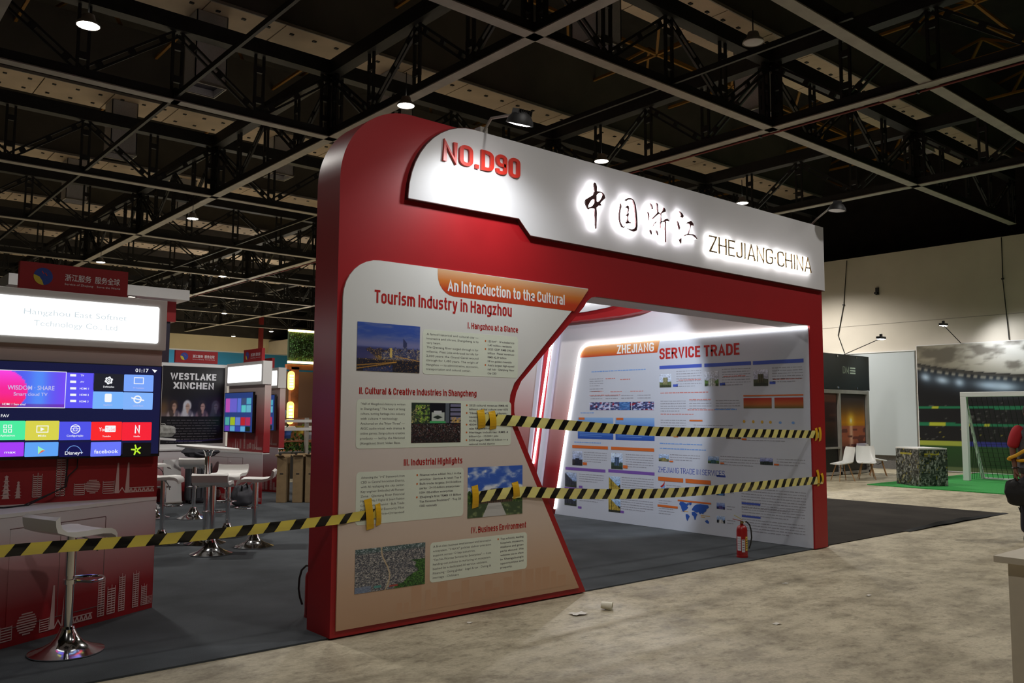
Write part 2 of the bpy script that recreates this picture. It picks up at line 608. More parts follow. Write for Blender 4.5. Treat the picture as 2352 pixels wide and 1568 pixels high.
def concrete_floor():
    m = bpy.data.materials.new('stained_concrete')
    m.use_nodes = True
    nt = m.node_tree
    b = nt.nodes['Principled BSDF']
    tc = nt.nodes.new('ShaderNodeTexCoord')

    def noise(scale, detail, sy=1.0, rough=.6):
        mp = nt.nodes.new('ShaderNodeMapping')
        mp.inputs['Scale'].default_value = (1, sy, 1)
        mp.inputs['Rotation'].default_value = (0, 0, .12)
        n = nt.nodes.new('ShaderNodeTexNoise')
        n.inputs['Scale'].default_value = scale
        n.inputs['Detail'].default_value = detail
        n.inputs['Roughness'].default_value = rough
        nt.links.new(tc.outputs['Object'], mp.inputs[0])
        nt.links.new(mp.outputs[0], n.inputs['Vector'])
        return n

    def ramp(n, p0, c0, p1, c1):
        r = nt.nodes.new('ShaderNodeValToRGB')
        r.color_ramp.elements[0].position = p0
        r.color_ramp.elements[1].position = p1
        r.color_ramp.elements[0].color = (*c0, 1)
        r.color_ramp.elements[1].color = (*c1, 1)
        nt.links.new(n.outputs['Fac'], r.inputs[0])
        return r

    def mul(a, b_, fac=1.0):
        x = nt.nodes.new('ShaderNodeMix')
        x.data_type = 'RGBA'
        x.blend_type = 'MULTIPLY'
        x.inputs['Factor'].default_value = fac
        nt.links.new(a, x.inputs['A'])
        nt.links.new(b_, x.inputs['B'])
        return x.outputs['Result']

    base = ramp(noise(.7, 8, 1.0), .3, rgb(182, 171, 146), .7, rgb(208, 197, 170))
    stain = ramp(noise(1.6, 10, 1.5, .72), .38, rgb(150, 144, 134), .56, (1, 1, 1))
    scuff = ramp(noise(7, 10, 1.6, .75), .32, rgb(150, 144, 134), .50, (1, 1, 1))
    fine = ramp(noise(40, 5), .3, rgb(214, 212, 208), .7, (1, 1, 1))
    c = mul(base.outputs[0], stain.outputs[0], .6)
    c = mul(c, scuff.outputs[0], .7)
    c = mul(c, fine.outputs[0], .7)
    nt.links.new(c, b.inputs['Base Color'])
    rr = ramp(noise(2.0, 6), .3, (.42,) * 3, .7, (.7,) * 3)
    nt.links.new(rr.outputs[0], b.inputs['Roughness'])
    bp = nt.nodes.new('ShaderNodeBump')
    bp.inputs['Strength'].default_value = .15
    bp.inputs['Distance'].default_value = .01
    nt.links.new(noise(25, 6).outputs['Fac'], bp.inputs['Height'])
    nt.links.new(bp.outputs[0], b.inputs['Normal'])
    return m


def structure(mb, name, material, label=None):
    o = mb.build(name, material)
    o['kind'] = 'structure'
    if label: o['label'] = label
    return o


structure(MB().box(HX0, HX1, HY0, HY1, -.2, 0), 'floor', concrete_floor(), 'stained bare concrete hall floor')
structure(MB().box(HX0, HX1 + 6, HY0, HY1, HZ, HZ + .2), 'ceiling', M_roof, 'dark roof deck above the steel trusses')
# the right-hand wall: white boarded up to 6.7 m, dark steelwork above
wr = structure(MB().box(HX1, HX1 + .2, HY0, HY1, 0, 6.72), 'wall_right', M_wall_white, 'tall off-white hall wall behind the stadium mural')
MB().box(HX1 - .012, HX1, HY0, HY1, 0, .42).build('skirting', mat('skirting_grey', rgb(110, 108, 106), .8, noise=.15), wr, label='dark grey scuffed skirting')
for k in range(2):
    MB().box(HX1 - .006, HX1 + .001, HY0, HY1, 2.3 + 2.2 * k, 2.312 + 2.2 * k).build('board_joint', mat('joint_grey', rgb(150, 144, 134), .8), wr)
structure(MB().box(HX1 + 4, HX1 + 4.2, HY0, HY1, 5, HZ), 'wall_upper', M_roof)
structure(MB().box(HX0 - .2, HX0, HY0, HY1, 0, HZ), 'wall_left', M_wall_white)
structure(MB().box(HX0, HX1 + 6, HY1, HY1 + .2, 0, 6.9), 'wall_back', mat('far_wall_paint', rgb(214, 202, 168), .8, noise=.08, nscale=.4), 'far cream hall wall')
structure(MB().box(HX0, HX1 + 6, HY1, HY1 + .2, 6.9, HZ), 'wall_back_upper', M_roof)
structure(MB().box(HX0, HX1 + 6, HY0 - .2, HY0, 0, HZ), 'wall_front', M_roof)

# ---- roof trusses
BZ, TZ = 7.0, 8.36
BAY = 1.5


def laced(p, q, sep, leg, batten, along):
    """two thin angles with batten plates between them"""
    mb = MB()
    p = Vector(p); q = Vector(q)
    a = Vector(along) * sep / 2
    for s in (-1, 1):
        mb.bar(p + a * s, q + a * s, leg, leg)
    n = max(2, int((q - p).length / batten))
    for i in range(n):
        t = (i + .5) / n
        c = p.lerp(q, t)
        d = (q - p).normalized() * .06
        mb.bar(c - d, c + d, sep + leg, leg * 1.2, up=Vector((0, 1, 0)) if abs(along[0]) > .5 else Vector((1, 0, 0)))
    return mb


_proto = {}


def web_piece(kind):
    """post or diagonal mesh for a truss running along +x, standing at its own origin"""
    if kind in _proto:
        return _proto[kind]
    if kind == 'post':
        mb = laced((0, 0, BZ + .1), (0, 0, TZ - .1), .16, .045, .42, (1, 0, 0))
    elif kind == 'node':
        mb = MB()
        for s in (-1, 1):
            x = s * .15
            for t in (-1, 1):
                mb.bar((x + t * .07, 0, BZ + .05), (x + t * .07, 0, TZ - .1), .05)
            for k in range(3):
                mb.box(x - .09, x + .09, -.03, .03, BZ + .3 + .4 * k, BZ + .42 + .4 * k)
    elif kind == 'up':
        mb = laced((0, 0, BZ + .12), (BAY, 0, TZ - .14), .11, .04, .5, (.74, 0, -.67))
    else:
        mb = laced((0, 0, TZ - .14), (BAY, 0, BZ + .12), .11, .04, .5, (.74, 0, .67))
    ob = mb.build('web_proto', M_steel_dark)
    me = ob.data
    bpy.data.objects.remove(ob)
    _proto[kind] = me
    return me


def truss(label, axis, fixed, a0, a1, group, pieces=True):
    """lattice girder along x or y between a0 and a1"""
    loc = (a0, fixed, 0) if axis == 'x' else (fixed, a0, 0)
    r = thing('roof_truss', label, 'truss', loc, 0 if axis == 'x' else math.pi / 2, group)
    ORG[r.name] = (0, 0, 0)
    L = a1 - a0
    MB().box(0, L, -.10, .10, BZ - .02, BZ).build('bottom_flange', M_steel_grey, r)  # lit underside of the chord, put into a lighter grey than its sides
    MB().box(0, L, -.05, .05, BZ, BZ + .17).build('bottom_chord', M_steel_dark, r)
    MB().box(0, L, -.12, .12, TZ - .12, TZ + .16).build('top_chord', M_steel_dark, r)
    n = int(round(L / BAY))
    rest = MB()
    for i in range(n + 1):
        node = (i % 4 == 0)
        todo = [('node' if node else 'post', 'post')]
        if i < n:
            todo.append(('up' if i % 2 else 'down', 'diagonal'))
        for me_key, nm in todo:
            me = web_piece(me_key)
            if pieces:
                o = bpy.data.objects.new(nm, me)
                COL.objects.link(o)
                o.parent = r
                o.location = (i * BAY, 0, 0)
            else:
                rest.add([(v.co.x + i * BAY, v.co.y, v.co.z) for v in me.vertices], [tuple(p.vertices) for p in me.polygons])
    if not pieces:
        rest.build('web', M_steel_dark, r, kind='stuff', fix=False)
    return r


ORD = ['nearest', 'second-nearest', 'third-nearest', 'fourth-nearest', 'fifth-nearest', 'sixth-nearest', 'seventh-nearest', 'eighth-nearest', 'ninth-nearest', 'farthest']
for k in range(8):
    y = 3.2 + 6 * k
    truss(f'dark lattice roof truss spanning left to right, {ORD[k]} of its row', 'x', y, -7.2, 22.8, 'roof trusses running across the hall', k < 4)
for k, (x, w) in enumerate(((-1.2, 'over the near kiosk at the far left'), (4.8, 'passing behind the rounded corner of the red booth'),
                            (10.8, 'passing over the right half of the white sign'), (16.8, 'nearest the white hall wall on the right'))):
    truss(f'lattice roof truss running into the hall {w}', 'y', x, -2.8, 51.2, 'roof trusses running into the hall', k in (1, 2, 3))
# a lighter tie beam above the right foreground, and thin ties between the trusses
t = thing('tie_beam', 'grey steel tie beam crossing the upper right corner of the view', 'beam', (4.8, .3, BZ))
MB().box(4.8, 22.8, .2, .4, BZ, BZ + .02).build('flange', M_steel_grey, t)  # underside catching light, carried by the grey against the dark web
MB().box(4.8, 22.8, .26, .34, BZ + .02, BZ + .3).build('web_plate', M_steel_dark, t)
for x, w in ((1.8, 'left of the booth'), (7.8, 'above the white sign')):
    t = thing('tie_rod', f'thin dark steel tie running into the hall {w}', 'beam', (x, 3.2, BZ), group='thin roof ties')
    MB().box(x - .025, x + .025, 0, 45, BZ + .05, BZ + .14).build('rod', M_steel_dark, t)
    MB().box(x - .06, x + .06, 9.1, 9.3, BZ - .02, BZ + .2).build('clamp', M_steel_dark, t)
t = thing('sprinkler_pipe', 'thin red sprinkler pipe running along the roof truss on the right', 'pipe', (10.96, 0, BZ - .05))
MB().cyl((10.96, -2, BZ - .03), (10.96, 40, BZ - .03), .02, 8).build('pipe', mat('pipe_red', rgb(110, 34, 30), .5), t, smooth=True)
for k in range(14):
    MB().box(10.89, 10.98, 3 * k + .5, 3 * k + .54, BZ - .06, BZ - .0).build('hanger', M_steel_dark, t)

# ---- boarded roof beams above the trusses: tan underside boards with bolts, front face coloured dark for shade
pan_me = MB().box(.012, 1.488, 0, 1.3, 0, .03)
for bx in (.25, .75, 1.25):
    for by in (.3, 1.0):
        pan_me.cur = 1
        pan_me.box(bx - .04, bx + .04, by - .03, by + .03, -.02, .001)
_po = pan_me.build('board_proto', [M_panel, M_bolt])
board_mesh = _po.data
bpy.data.objects.remove(_po)
for k in range(7):
    y = 3.55 + 6.05 * k
    r = thing('roof_beam', f'boarded roof beam with a tan underside and a face coloured as in shade, {ORD[k]} to the viewer', 'beam', (-8, y, 9.2), group='boarded roof beams')
    MB().box(-8, 24, y + .02, y + 1.28, 9.23, 9.3).build('core', M_bolt, r)
    mb = MB()
    mb.add([(-8, y, 9.23), (24, y, 9.23), (24, y - .5, 10.7), (-8, y - .5, 10.7), (-8, y + .05, 9.23), (24, y + .05, 9.23), (24, y - .45, 10.7), (-8, y - .45, 10.7)],
           [(0, 1, 2, 3), (7, 6, 5, 4), (0, 4, 5, 1), (2, 6, 7, 3), (1, 5, 6, 2), (0, 3, 7, 4)])
    mb.build('front_face', M_panel_shaded, r)
    MB().box(-8, 24, y - .03, y + .0, 9.19, 9.25).build('edge_strip', M_steel_grey, r)
    for i in range(21):
        o = bpy.data.objects.new('board', board_mesh)
        COL.objects.link(o)
        o.parent = r
        o.location = (i * 1.5, 0, 0)

# ---- square air shafts hanging from the roof beams
DU = [(470, 205, 10.35, 'left of the booth, nearest the bright lamp'), (275, 358, 16.3, 'second from the left'), (170, 462, 22.3, 'third, farther left'),
      (640, 405, 16.3, 'behind the nearest roof chord crossing'), (1370, 108, 4.25, 'above the white sign'), (1735, 262, 4.25, 'right of the unlit lamp'),
      (2100, 110, 4.25, 'at the upper right of the view'), (905, 275, 10.35, 'above the rounded booth corner'), (420, 500, 22.3, 'beside the hanging lamp')]
for px, py, y, w in DU:
    # find the shaft's place from its lower end at 7.95 m
    p = at(px, py, 'y', y)
    r = thing('air_shaft', f'square grey air shaft hanging from the roof, {w}', 'duct', (p[0], y, 0), group='air shafts under the roof')
    h = .3
    mb = MB()
    zb = max(7.75, min(8.6, p[2]))
    for (x0, x1, y0, y1) in ((-h, h, -h, -h + .02), (-h, h, h - .02, h), (-h, -h + .02, -h, h), (h - .02, h, -h, h)):
        mb.box(p[0] + x0, p[0] + x1, y + y0, y + y1, zb, 9.19)
    mb.build('casing', M_duct, r)
    MB().box(p[0] - h + .02, p[0] + h - .02, y - h + .02, y + h - .02, zb + .12, zb + .14).build('grille', M_duct_in, r)
    mb = MB()
    for (x0, x1, y0, y1) in ((-h - .015, h + .015, -h - .015, -h + .01), (-h - .015, h + .015, h - .01, h + .015), (-h - .015, -h + .01, -h, h), (h - .01, h + .015, -h, h)):
        mb.box(p[0] + x0, p[0] + x1, y + y0, y + y1, zb - .02, zb + .02)
    mb.build('rim', M_steel_grey, r)

# ---- yellow space frame just below the deck
r = thing('roof_space_frame', 'dim yellow space frame of thin tubes under the roof deck', 'roof frame', (0, 0, 10))
mb = MB()
for j in range(-1, 14):
    y = 1.2 + 3 * j
    for i in range(-2, 9):
        x = 0.3 + 3 * i
        for q in ((x + 3, y, 10.2), (x, y + 3, 10.2), (x + 1.5, y + 1.5, 11.3), (x - 1.5, y + 1.5, 11.3), (x + 1.5, y - 1.5, 11.3), (x - 1.5, y - 1.5, 11.3)):
            mb.bar((x, y, 10.2), q, .06)
mb.build('tubes', M_yellow_steel, r, kind='stuff', fix=False)

# ---- high-bay lamps
M_lampglow = mat('lamp_glow', (1, .95, .86), .5, emit=28)
M_lampoff = mat('lamp_unlit', rgb(200, 198, 200), .4)


def high_bay(x, y, z, label, on=True):
    r = thing('ceiling_lamp', label, 'lamp', (x, y, z), group='high-bay ceiling lamps')
    MB().lathe([(.04, .15), (.07, .14), (.09, .07), (.135, .03), (.145, 0), (.135, -.005), (.13, .01)], 20, (x, y, z)).build('housing', M_steel_grey, r, smooth=True)
    MB().lathe([(.13, .004), (.09, -.012), (0.001, -.018)], 20, (x, y, z)).build('diffuser', M_lampglow if on else M_lampoff, r, smooth=True)
    MB().cyl((x, y, z + .15), (x, y, BZ + .05 if z < BZ else z + 1), .008, 6).build('cable', M_rubber, r)
    return r


for _x, _y, _s in LAMPS:
    high_bay(_x, _y, LAMP_Z, f'unseen high-bay lamp added {_s}')
for _x, _y, _p, _s in LAMPS_ADDED:
    high_bay(_x, _y, LAMP_Z, f'unseen high-bay lamp added {_s}')
p = at(1730, 98, 'z', 6.6)
high_bay(p[0], p[1], 6.6, 'round unlit white high-bay lamp above the right half of the sign', False)

# ================================================================== CARPETS
def carpet_mat(name, c0, c1):
    m = mat(name, c0, .95, noise=0, bump=.5, nscale=260, spec=.1)
    nt = m.node_tree
    b = nt.nodes['Principled BSDF']
    tc = nt.nodes.new('ShaderNodeTexCoord')
    n1 = nt.nodes.new('ShaderNodeTexNoise'); n1.inputs['Scale'].default_value = 1.1; n1.inputs['Detail'].default_value = 7
    r1 = nt.nodes.new('ShaderNodeValToRGB')
    r1.color_ramp.elements[0].position = .35; r1.color_ramp.elements[1].position = .68
    r1.color_ramp.elements[0].color = (*c0, 1); r1.color_ramp.elements[1].color = (*c1, 1)
    nt.links.new(tc.outputs['Object'], n1.inputs['Vector'])
    nt.links.new(n1.outputs['Fac'], r1.inputs[0])
    nt.links.new(r1.outputs[0], b.inputs['Base Color'])
    return m


M_carpet = carpet_mat('grey_carpet', rgb(66, 69, 72), rgb(86, 90, 94))
M_carpet2 = carpet_mat('charcoal_carpet', rgb(48, 45, 42), rgb(62, 58, 54))
c = MB().box(-9, 6.86, .035, 13, 0, .012).build('carpet', M_carpet)
tag(c, 'dark grey carpet under the red booth and the kiosks', 'carpet')
cp = thing('carpet', 'charcoal carpet patch right of the red pillar with a curled front edge', 'carpet', (9.6, 1.7, 0))
MB().box(6.87, 12.55, .08, 3.45, 0, .01).build('pile', M_carpet2, cp)
pts_n = 40
mb = MB()
va = []
for i in range(pts_n + 1):
    x = 9.0 + (12.6 - 9.0) * i / pts_n
    h = .05 * math.sin(math.pi * (i / pts_n) ** .7) * (1 + .12 * math.sin(i * .7)) + .012
    va += [(x, .12, .008), (x, .06, h), (x, .02 - .008 * math.sin(i * .5), h * .35)]
fa = []
for i in range(pts_n):
    for j in range(2):
        a = i * 3 + j
        fa.append((a, a + 1, a + 4, a + 3))
mb.add(va, fa)
mb.build('curled_edge', mat('carpet_backing_black', rgb(14, 14, 15), .8), cp, smooth=True)

CZ = .0125      # carpet surface
# ================================================================== THE RED BOOTH
M_red = mat('booth_red', rgb(160, 22, 29), .42, noise=.03, nscale=2)
M_redside = mat('booth_red_side', rgb(186, 28, 40), .3)
M_white_sat = mat('booth_white', rgb(212, 211, 214), .45, noise=.02, nscale=3)
M_soffit = mat('booth_soffit', rgb(205, 196, 202), .6)
M_led = mat('led_strip', (1, .97, .92), .5, emit=4.5)
W, H, DEP = 6.785, 3.968, .35


def FR(u, v, d):
    """front plane of the booth: u right, v up, d out of the wall towards the viewer"""
    return (u, -d, v)


def arc(cx, cy, rx, ry, t0, t1, n=12):
    return [(cx + rx * math.cos(math.radians(t0 + (t1 - t0) * i / n)), cy + ry * math.sin(math.radians(t0 + (t1 - t0) * i / n))) for i in range(n + 1)]


booth = thing('exhibition_booth', 'red and white exhibition booth portal with rounded corner and slanted opening', 'booth', (W / 2, .17, 0))
KN = (1.70, 1.66)
# outer outline and the slanted opening, one continuous portal
knee = [(1.79, 1.43), (1.735, 1.53), (1.712, 1.62), (1.712, 1.70), (1.735, 1.79), (1.79, 1.89)]
outline = [(0, CZ), (2.571, CZ)] + knee + [(2.555, 2.60), (2.60, 2.66), (2.66, 2.70), (2.73, 2.715), (6.487, 2.715), (6.487, CZ), (W, CZ), (W, H)] + arc(.62, H - .62, .62, .62, 90, 180, 14) + [(0, 1.6)]
MB().prism(outline, FR, -DEP, 0).build('portal_frame', M_red, booth, smooth=True)
mb = MB()
mb.box(2.66, 6.487, .012, DEP - .005, 2.709, 2.7145)
mb.build('soffit', M_soffit, booth)
# white sign panel on the header, proud of the frame, with a dark edge
sign_poly = [(.575, 3.283), (1.715, 3.298), (1.85, 3.168), (W, 3.168), (W, H + .005), (1.22, H + .005)] + \
            [(1.22 - .645 * math.sin(math.radians(t)), 3.283 + (H + .005 - 3.283) * math.cos(math.radians(t))) for t in range(8, 90, 8)]
sg = MB().prism(sign_poly, FR, 0, .045).build('sign_panel', M_white_sat, booth)
M_edge = mat('dark_red_edge', rgb(74, 22, 20), .6)
mb = MB()
edge = [sign_poly[i] for i in (3, 2, 1, 0)] + list(reversed(sign_poly[6:])) + [sign_poly[5]]
for a, b in zip(edge[:-1], edge[1:]):
    mb.bar((a[0], -.022, a[1]), (b[0], -.022, b[1]), .045, .012, up=(0, 0, 1) if abs(a[1] - b[1]) < abs(a[0] - b[0]) else (1, 0, 0))
mb.build('edge_trim', M_edge, sg)

# NO.D90
nb = MB()
p0 = at(1019, 366, 'y', -.07); p1 = at(1196, 405, 'y', -.07)
head_into(nb, 'NO.D90', FR, p0[0], p0[2] - .005, .172, p1[0] - p0[0], .16, d=.047, depth=.02)
nb.build('booth_number', mat('letter_red', rgb(206, 52, 40), .35), sg)

# halo-lit calligraphy, strokes drawn from the photograph's own outlines
GL = {}
GL['zhong'] = [[(445, 290), (458, 270), (478, 285), (494, 340), (492, 405), (540, 413), (585, 430), (612, 465), (626, 515), (600, 540), (563, 580), (548, 600), (566, 634), (520, 640), (488, 668), (492, 760), (484, 1000), (474, 1000), (468, 860), (455, 680), (395, 680), (360, 700), (318, 625), (308, 580), (318, 535), (360, 510), (440, 460), (452, 415), (460, 400)],
               [[(455, 530), (415, 545), (380, 590), (355, 640), (362, 662), (395, 658), (425, 632), (450, 595)], [(490, 470), (520, 440), (560, 432), (584, 460), (560, 520), (530, 565), (505, 577), (490, 562)]]]
GL['guo'] = [[(873, 600), (887, 650), (868, 720), (860, 800), (868, 890), (895, 950), (915, 968), (945, 958), (925, 990), (890, 975), (862, 910), (848, 840), (850, 760)],
             [(928, 553), (965, 525), (1000, 512), (1040, 518), (1080, 550), (1108, 620), (1122, 720), (1136, 860), (1138, 960), (1125, 1030), (1085, 1050), (1030, 1030), (975, 990), (1030, 1010), (1080, 1005), (1108, 970), (1115, 900), (1104, 760), (1092, 640), (1066, 560), (1035, 540), (990, 545), (965, 562)],
             [(938, 675), (970, 635), (1000, 640), (1006, 680), (994, 740), (1004, 780), (990, 805), (992, 870), (1010, 900), (1042, 898), (1036, 918), (955, 922), (945, 900), (975, 878), (982, 800), (940, 798), (970, 770), (984, 750), (985, 690), (965, 670)]]
GL['zhe'] = [[(1345, 600), (1372, 625), (1392, 690), (1350, 695), (1370, 665)], [(1305, 735), (1328, 770), (1330, 870), (1318, 800)], [(1338, 1020), (1362, 1035), (1368, 1095), (1345, 1060)],
             [(1440, 595), (1462, 610), (1468, 700), (1476, 735), (1505, 770), (1480, 770), (1440, 800), (1385, 850), (1375, 835), (1430, 775), (1456, 740), (1450, 660)],
             [(1440, 880), (1440, 905), (1405, 930), (1390, 968), (1405, 915)], [(1435, 1025), (1455, 1040), (1470, 1105), (1445, 1065)],
             [(1525, 735), (1550, 700), (1555, 665), (1580, 690), (1588, 730), (1550, 745), (1518, 765), (1514, 820), (1522, 870), (1510, 1000), (1505, 830), (1505, 765)],
             [(1495, 905), (1520, 880), (1560, 872), (1578, 848), (1615, 845), (1645, 882), (1590, 878), (1592, 1000), (1592, 1215), (1586, 1215), (1578, 1000), (1572, 890), (1535, 900), (1500, 918)]]
GL['jiang'] = [[(1805, 725), (1845, 755), (1872, 800), (1862, 828), (1820, 815), (1832, 780)], [(1775, 880), (1798, 920), (1815, 990), (1805, 1015), (1785, 950)], [(1840, 1145), (1836, 1190), (1830, 1235), (1802, 1170), (1822, 1168)],
               [(1905, 915), (1955, 890), (1990, 878), (2025, 920), (2032, 955), (2000, 945), (1985, 975), (1965, 1040), (1955, 1085), (2020, 1090), (2055, 1110), (2090, 1165), (2030, 1118), (1975, 1105), (1920, 1108), (1888, 1122), (1890, 1098), (1935, 1085), (1950, 1060), (1980, 960), (1960, 925), (1925, 922)]]
M_letter = mat('calligraphy_dark_red', rgb(70, 22, 24), .4)
M_halo = mat('letter_backlight', (1, .98, 1), .5, emit=26)


def sub_poly(poly):
    return [tuple(at(1300 + x / 6.918, 380 + y / 6.918, 'y', -.1)[[0, 2]]) for x, y in poly]


def fill_poly(outer, holes, d0, d1):
    """slab of an outline with holes, filled by triangulation"""
    bm = bmesh.new()
    loops = []
    for lp in [outer] + holes:
        vs_ = [bm.verts.new((p[0], -d0, p[1])) for p in lp]
        es = [bm.edges.new((vs_[i], vs_[(i + 1) % len(vs_)])) for i in range(len(vs_))]
        loops.append((vs_, es))
    bmesh.ops.triangle_fill(bm, use_beauty=True, use_dissolve=False, edges=bm.edges[:])
    bm.verts.index_update()
    v = [tuple(x.co) for x in bm.verts]
    f = [tuple(x.index for x in fc.verts) for fc in bm.faces]
    lp_idx = [[x.index for x in l[0]] for l in loops]
    bm.free()
    n = len(v)
    v2 = v + [(a, -d1, c) for a, b, c in v]
    f2 = f + [tuple(n + i for i in q) for q in f]
    for l in lp_idx:
        f2 += [(l[i], l[(i + 1) % len(l)], n + l[(i + 1) % len(l)], n + l[i]) for i in range(len(l))]
    return v2, f2


for key, lab in (('zhong', 'first'), ('guo', 'second'), ('zhe', 'third'), ('jiang', 'fourth')):
    strokes = GL[key]
    face = MB(); back = MB()
    if key == 'zhong':
        groups = [(strokes[0], strokes[1])]
    else:
        groups = [(s, []) for s in strokes]
    for outer, holes in groups:
        o_ = sub_poly(outer); h_ = [sub_poly(h) for h in holes]
        v, f = fill_poly(o_, h_, .085, .1)
        face.add(v, f)
        v, f = fill_poly(o_, h_, .055, .08)
        back.add(v, f)
    ch = face.build('calligraphy_character', M_letter, sg)
    back.build('backlight', M_halo, ch)
zb0 = at(1627, 578, 'y', -.08); zb1 = at(1862, 634, 'y', -.08)
lt = MB()
head_into(lt, 'ZHEJIANG·CHINA', FR, zb0[0], zb0[2], .178, zb1[0] - zb0[0], .09, d=.085, depth=.012)
en = lt.build('english_lettering', mat('letter_gold', rgb(120, 96, 60), .4), sg)
lt = MB()
head_into(lt, 'ZHEJIANG·CHINA', FR, zb0[0], zb0[2], .178, zb1[0] - zb0[0], .09, d=.06, depth=.02)
lt.build('backlight', mat('lettering_backlight', (1, .99, .97), .5, emit=16), en)

# floodlights clipped to the top of the header
M_flood = mat('floodlight_glow', (1, .98, .95), .4, emit=22)


def floodlight(pos, foot, target, label, power, glow):
    r = thing('floodlight', label, 'floodlight', foot)
    MB().box(foot[0] - .04, foot[0] + .04, foot[1] - .03, foot[1] + .05, foot[2], foot[2] + .06).build('clamp', M_steel_grey, r)
    MB().tube([foot, (foot[0] - .02, foot[1] - .15, foot[2] + .1), (pos[0], pos[1] + .02, pos[2] + .09)], .012, 8).build('arm', M_steel_grey, r, smooth=True)
    d = (Vector(target) - Vector(pos)).normalized()
    q = d.to_track_quat('-Z', 'Y').to_matrix()
    f = lambda p: tuple(Vector(pos) + q @ Vector(p))
    MB(f).lathe([(.001, .1), (.04, .1), (.075, .075), (.105, .03), (.11, 0), (.1, -.002), (.098, .006)], 24).build('housing', M_steel_dark, r, smooth=True)
    m2 = MB(f)
    for k in range(7):
        m2.box(-.06 + .02 * k, -.054 + .02 * k, -.05, .05, .07, .115)
    m2.build('heat_sink', M_steel_dark, r)
    MB(f).lathe([(.098, .004), (.06, -.006), (.001, -.01)], 24).build('lens', M_flood if glow else M_lampoff, r, smooth=True)
    if power:
        s = spot('floodlight_beam', tuple(Vector(pos) + d * .03), target, power, 140, .8, .08, (.95, .98, 1))
    return r


floodlight((1.22, -.62, 3.87), (1.35, .02, H + .008), (1.26, -.30, 3.0), 'lit floodlight on an arm over the booth number', 70, True)
floodlight((6.66, -.30, 4.12), (6.7, .12, H + .008), (6.6, -.2, 3.0), 'unlit floodlight on an arm at the right end of the sign', 0, False)
spot('booth_inner_beam', (4.1, .75, 3.5), (6.3, 4.2, 1.2), 330, 72, .25, .04, (.82, .9, 1))
ifl = thing('floodlight', 'floodlight fixed behind the header lighting the poster wall', 'floodlight', (4.1, .5, 3.5))
MB().box(4.0, 4.2, .66, .72, 3.42, 3.58).build('housing', M_steel_grey, ifl)
MB().box(4.08, 4.12, .349, .67, 3.48, 3.52).build('arm', M_steel_grey, ifl)

# ---- inside of the booth
PW = 6.487


def RW(u, v, d):
    """right inner wall: u runs from the back towards the front edge (left to right as seen), v up, d out of the wall"""
    return (PW - d, 4.62 - u, v)


def rw(px, py):
    p = at(px, py, 'x', PW)
    return (4.62 - p[1], p[2])


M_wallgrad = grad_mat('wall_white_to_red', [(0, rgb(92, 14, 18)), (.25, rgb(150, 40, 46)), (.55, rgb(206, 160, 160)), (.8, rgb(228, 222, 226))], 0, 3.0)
wall = thing('partition_wall', 'white inner partition wall of the red booth carrying the service trade poster', 'wall', (PW + .14, 2.4, 0))
MB().box(PW, W - .01, DEP + .002, 4.62, CZ, 3.35).build('wall_panel', mat('partition_white', rgb(200, 194, 202), .5), wall)
# slanted poster board on the inner wall, its left edge and top outlined by an LED strip
M_print = attr_mat('printed_picture', .4)
M_poster = mat('poster_paper', rgb(194, 198, 210), .38, noise=.015, nscale=2)
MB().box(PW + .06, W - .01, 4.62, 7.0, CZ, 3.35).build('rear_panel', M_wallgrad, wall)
post_poly = [(.075, .016), (4.60, .016), (4.60, 2.685), (.86, 2.69), (.76, 2.67), (.69, 2.62), (.64, 2.53)]
pb = MB().prism(post_poly, RW, 0, .012).build('poster', M_poster, wall)
# the gradient strip between poster and wall end, and the slanted boards farther back
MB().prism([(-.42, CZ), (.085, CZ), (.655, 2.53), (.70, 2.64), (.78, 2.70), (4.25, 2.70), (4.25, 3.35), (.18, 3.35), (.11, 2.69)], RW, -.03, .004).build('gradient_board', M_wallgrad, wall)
M_lilac = mat('lilac_board', rgb(222, 220, 240), .5)
MB().prism([(-.43, CZ), (-.31, CZ), (.22, 3.0), (.09, 3.0)], RW, -.03, .05).build('edge_board', M_lilac, wall)
MB().prism([(-.62, CZ), (-.50, CZ), (.01, 3.0), (-.09, 3.0)], RW, -.03, .03).build('red_board', mat('board_red', rgb(205, 60, 72), .5), wall)
MB().prism([(-.70, CZ), (-.62, CZ), (-.12, 3.0), (-.22, 3.0)], RW, -.03, .05).build('edge_board', M_lilac, wall)
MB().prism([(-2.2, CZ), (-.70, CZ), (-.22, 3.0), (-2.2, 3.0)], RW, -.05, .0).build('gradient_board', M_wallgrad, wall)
led = thing('led_strip', 'white glowing LED strip outlining the service trade poster', 'led strip', tuple(RW(.075, .1, .03)))
pl = [(.085, .10), (.35, 1.30), (.638, 2.50), (.66, 2.58), (.71, 2.65), (.78, 2.69), (.86, 2.70), (2.5, 2.70), (4.60, 2.69)]
MB().tube([RW(u, v, .03) for u, v in pl], .016, 8).build('tube', M_led, led, smooth=True)
led2 = thing('led_strip', 'shorter slanted LED strip at the back edge of the inner wall', 'led strip', tuple(RW(-.4, .8, .06)))
MB().tube([RW(-.39, .80, .065), (RW(.05, 2.85, .065))], .018, 8).build('tube', M_led, led2, smooth=True)
MB().tube([RW(-.39, .80, .065), RW(-.40, .70, .07), RW(-.36, .62, .08), RW(-.38, .5, .07)], .008, 6).build('cable', M_rubber, led2, smooth=True)
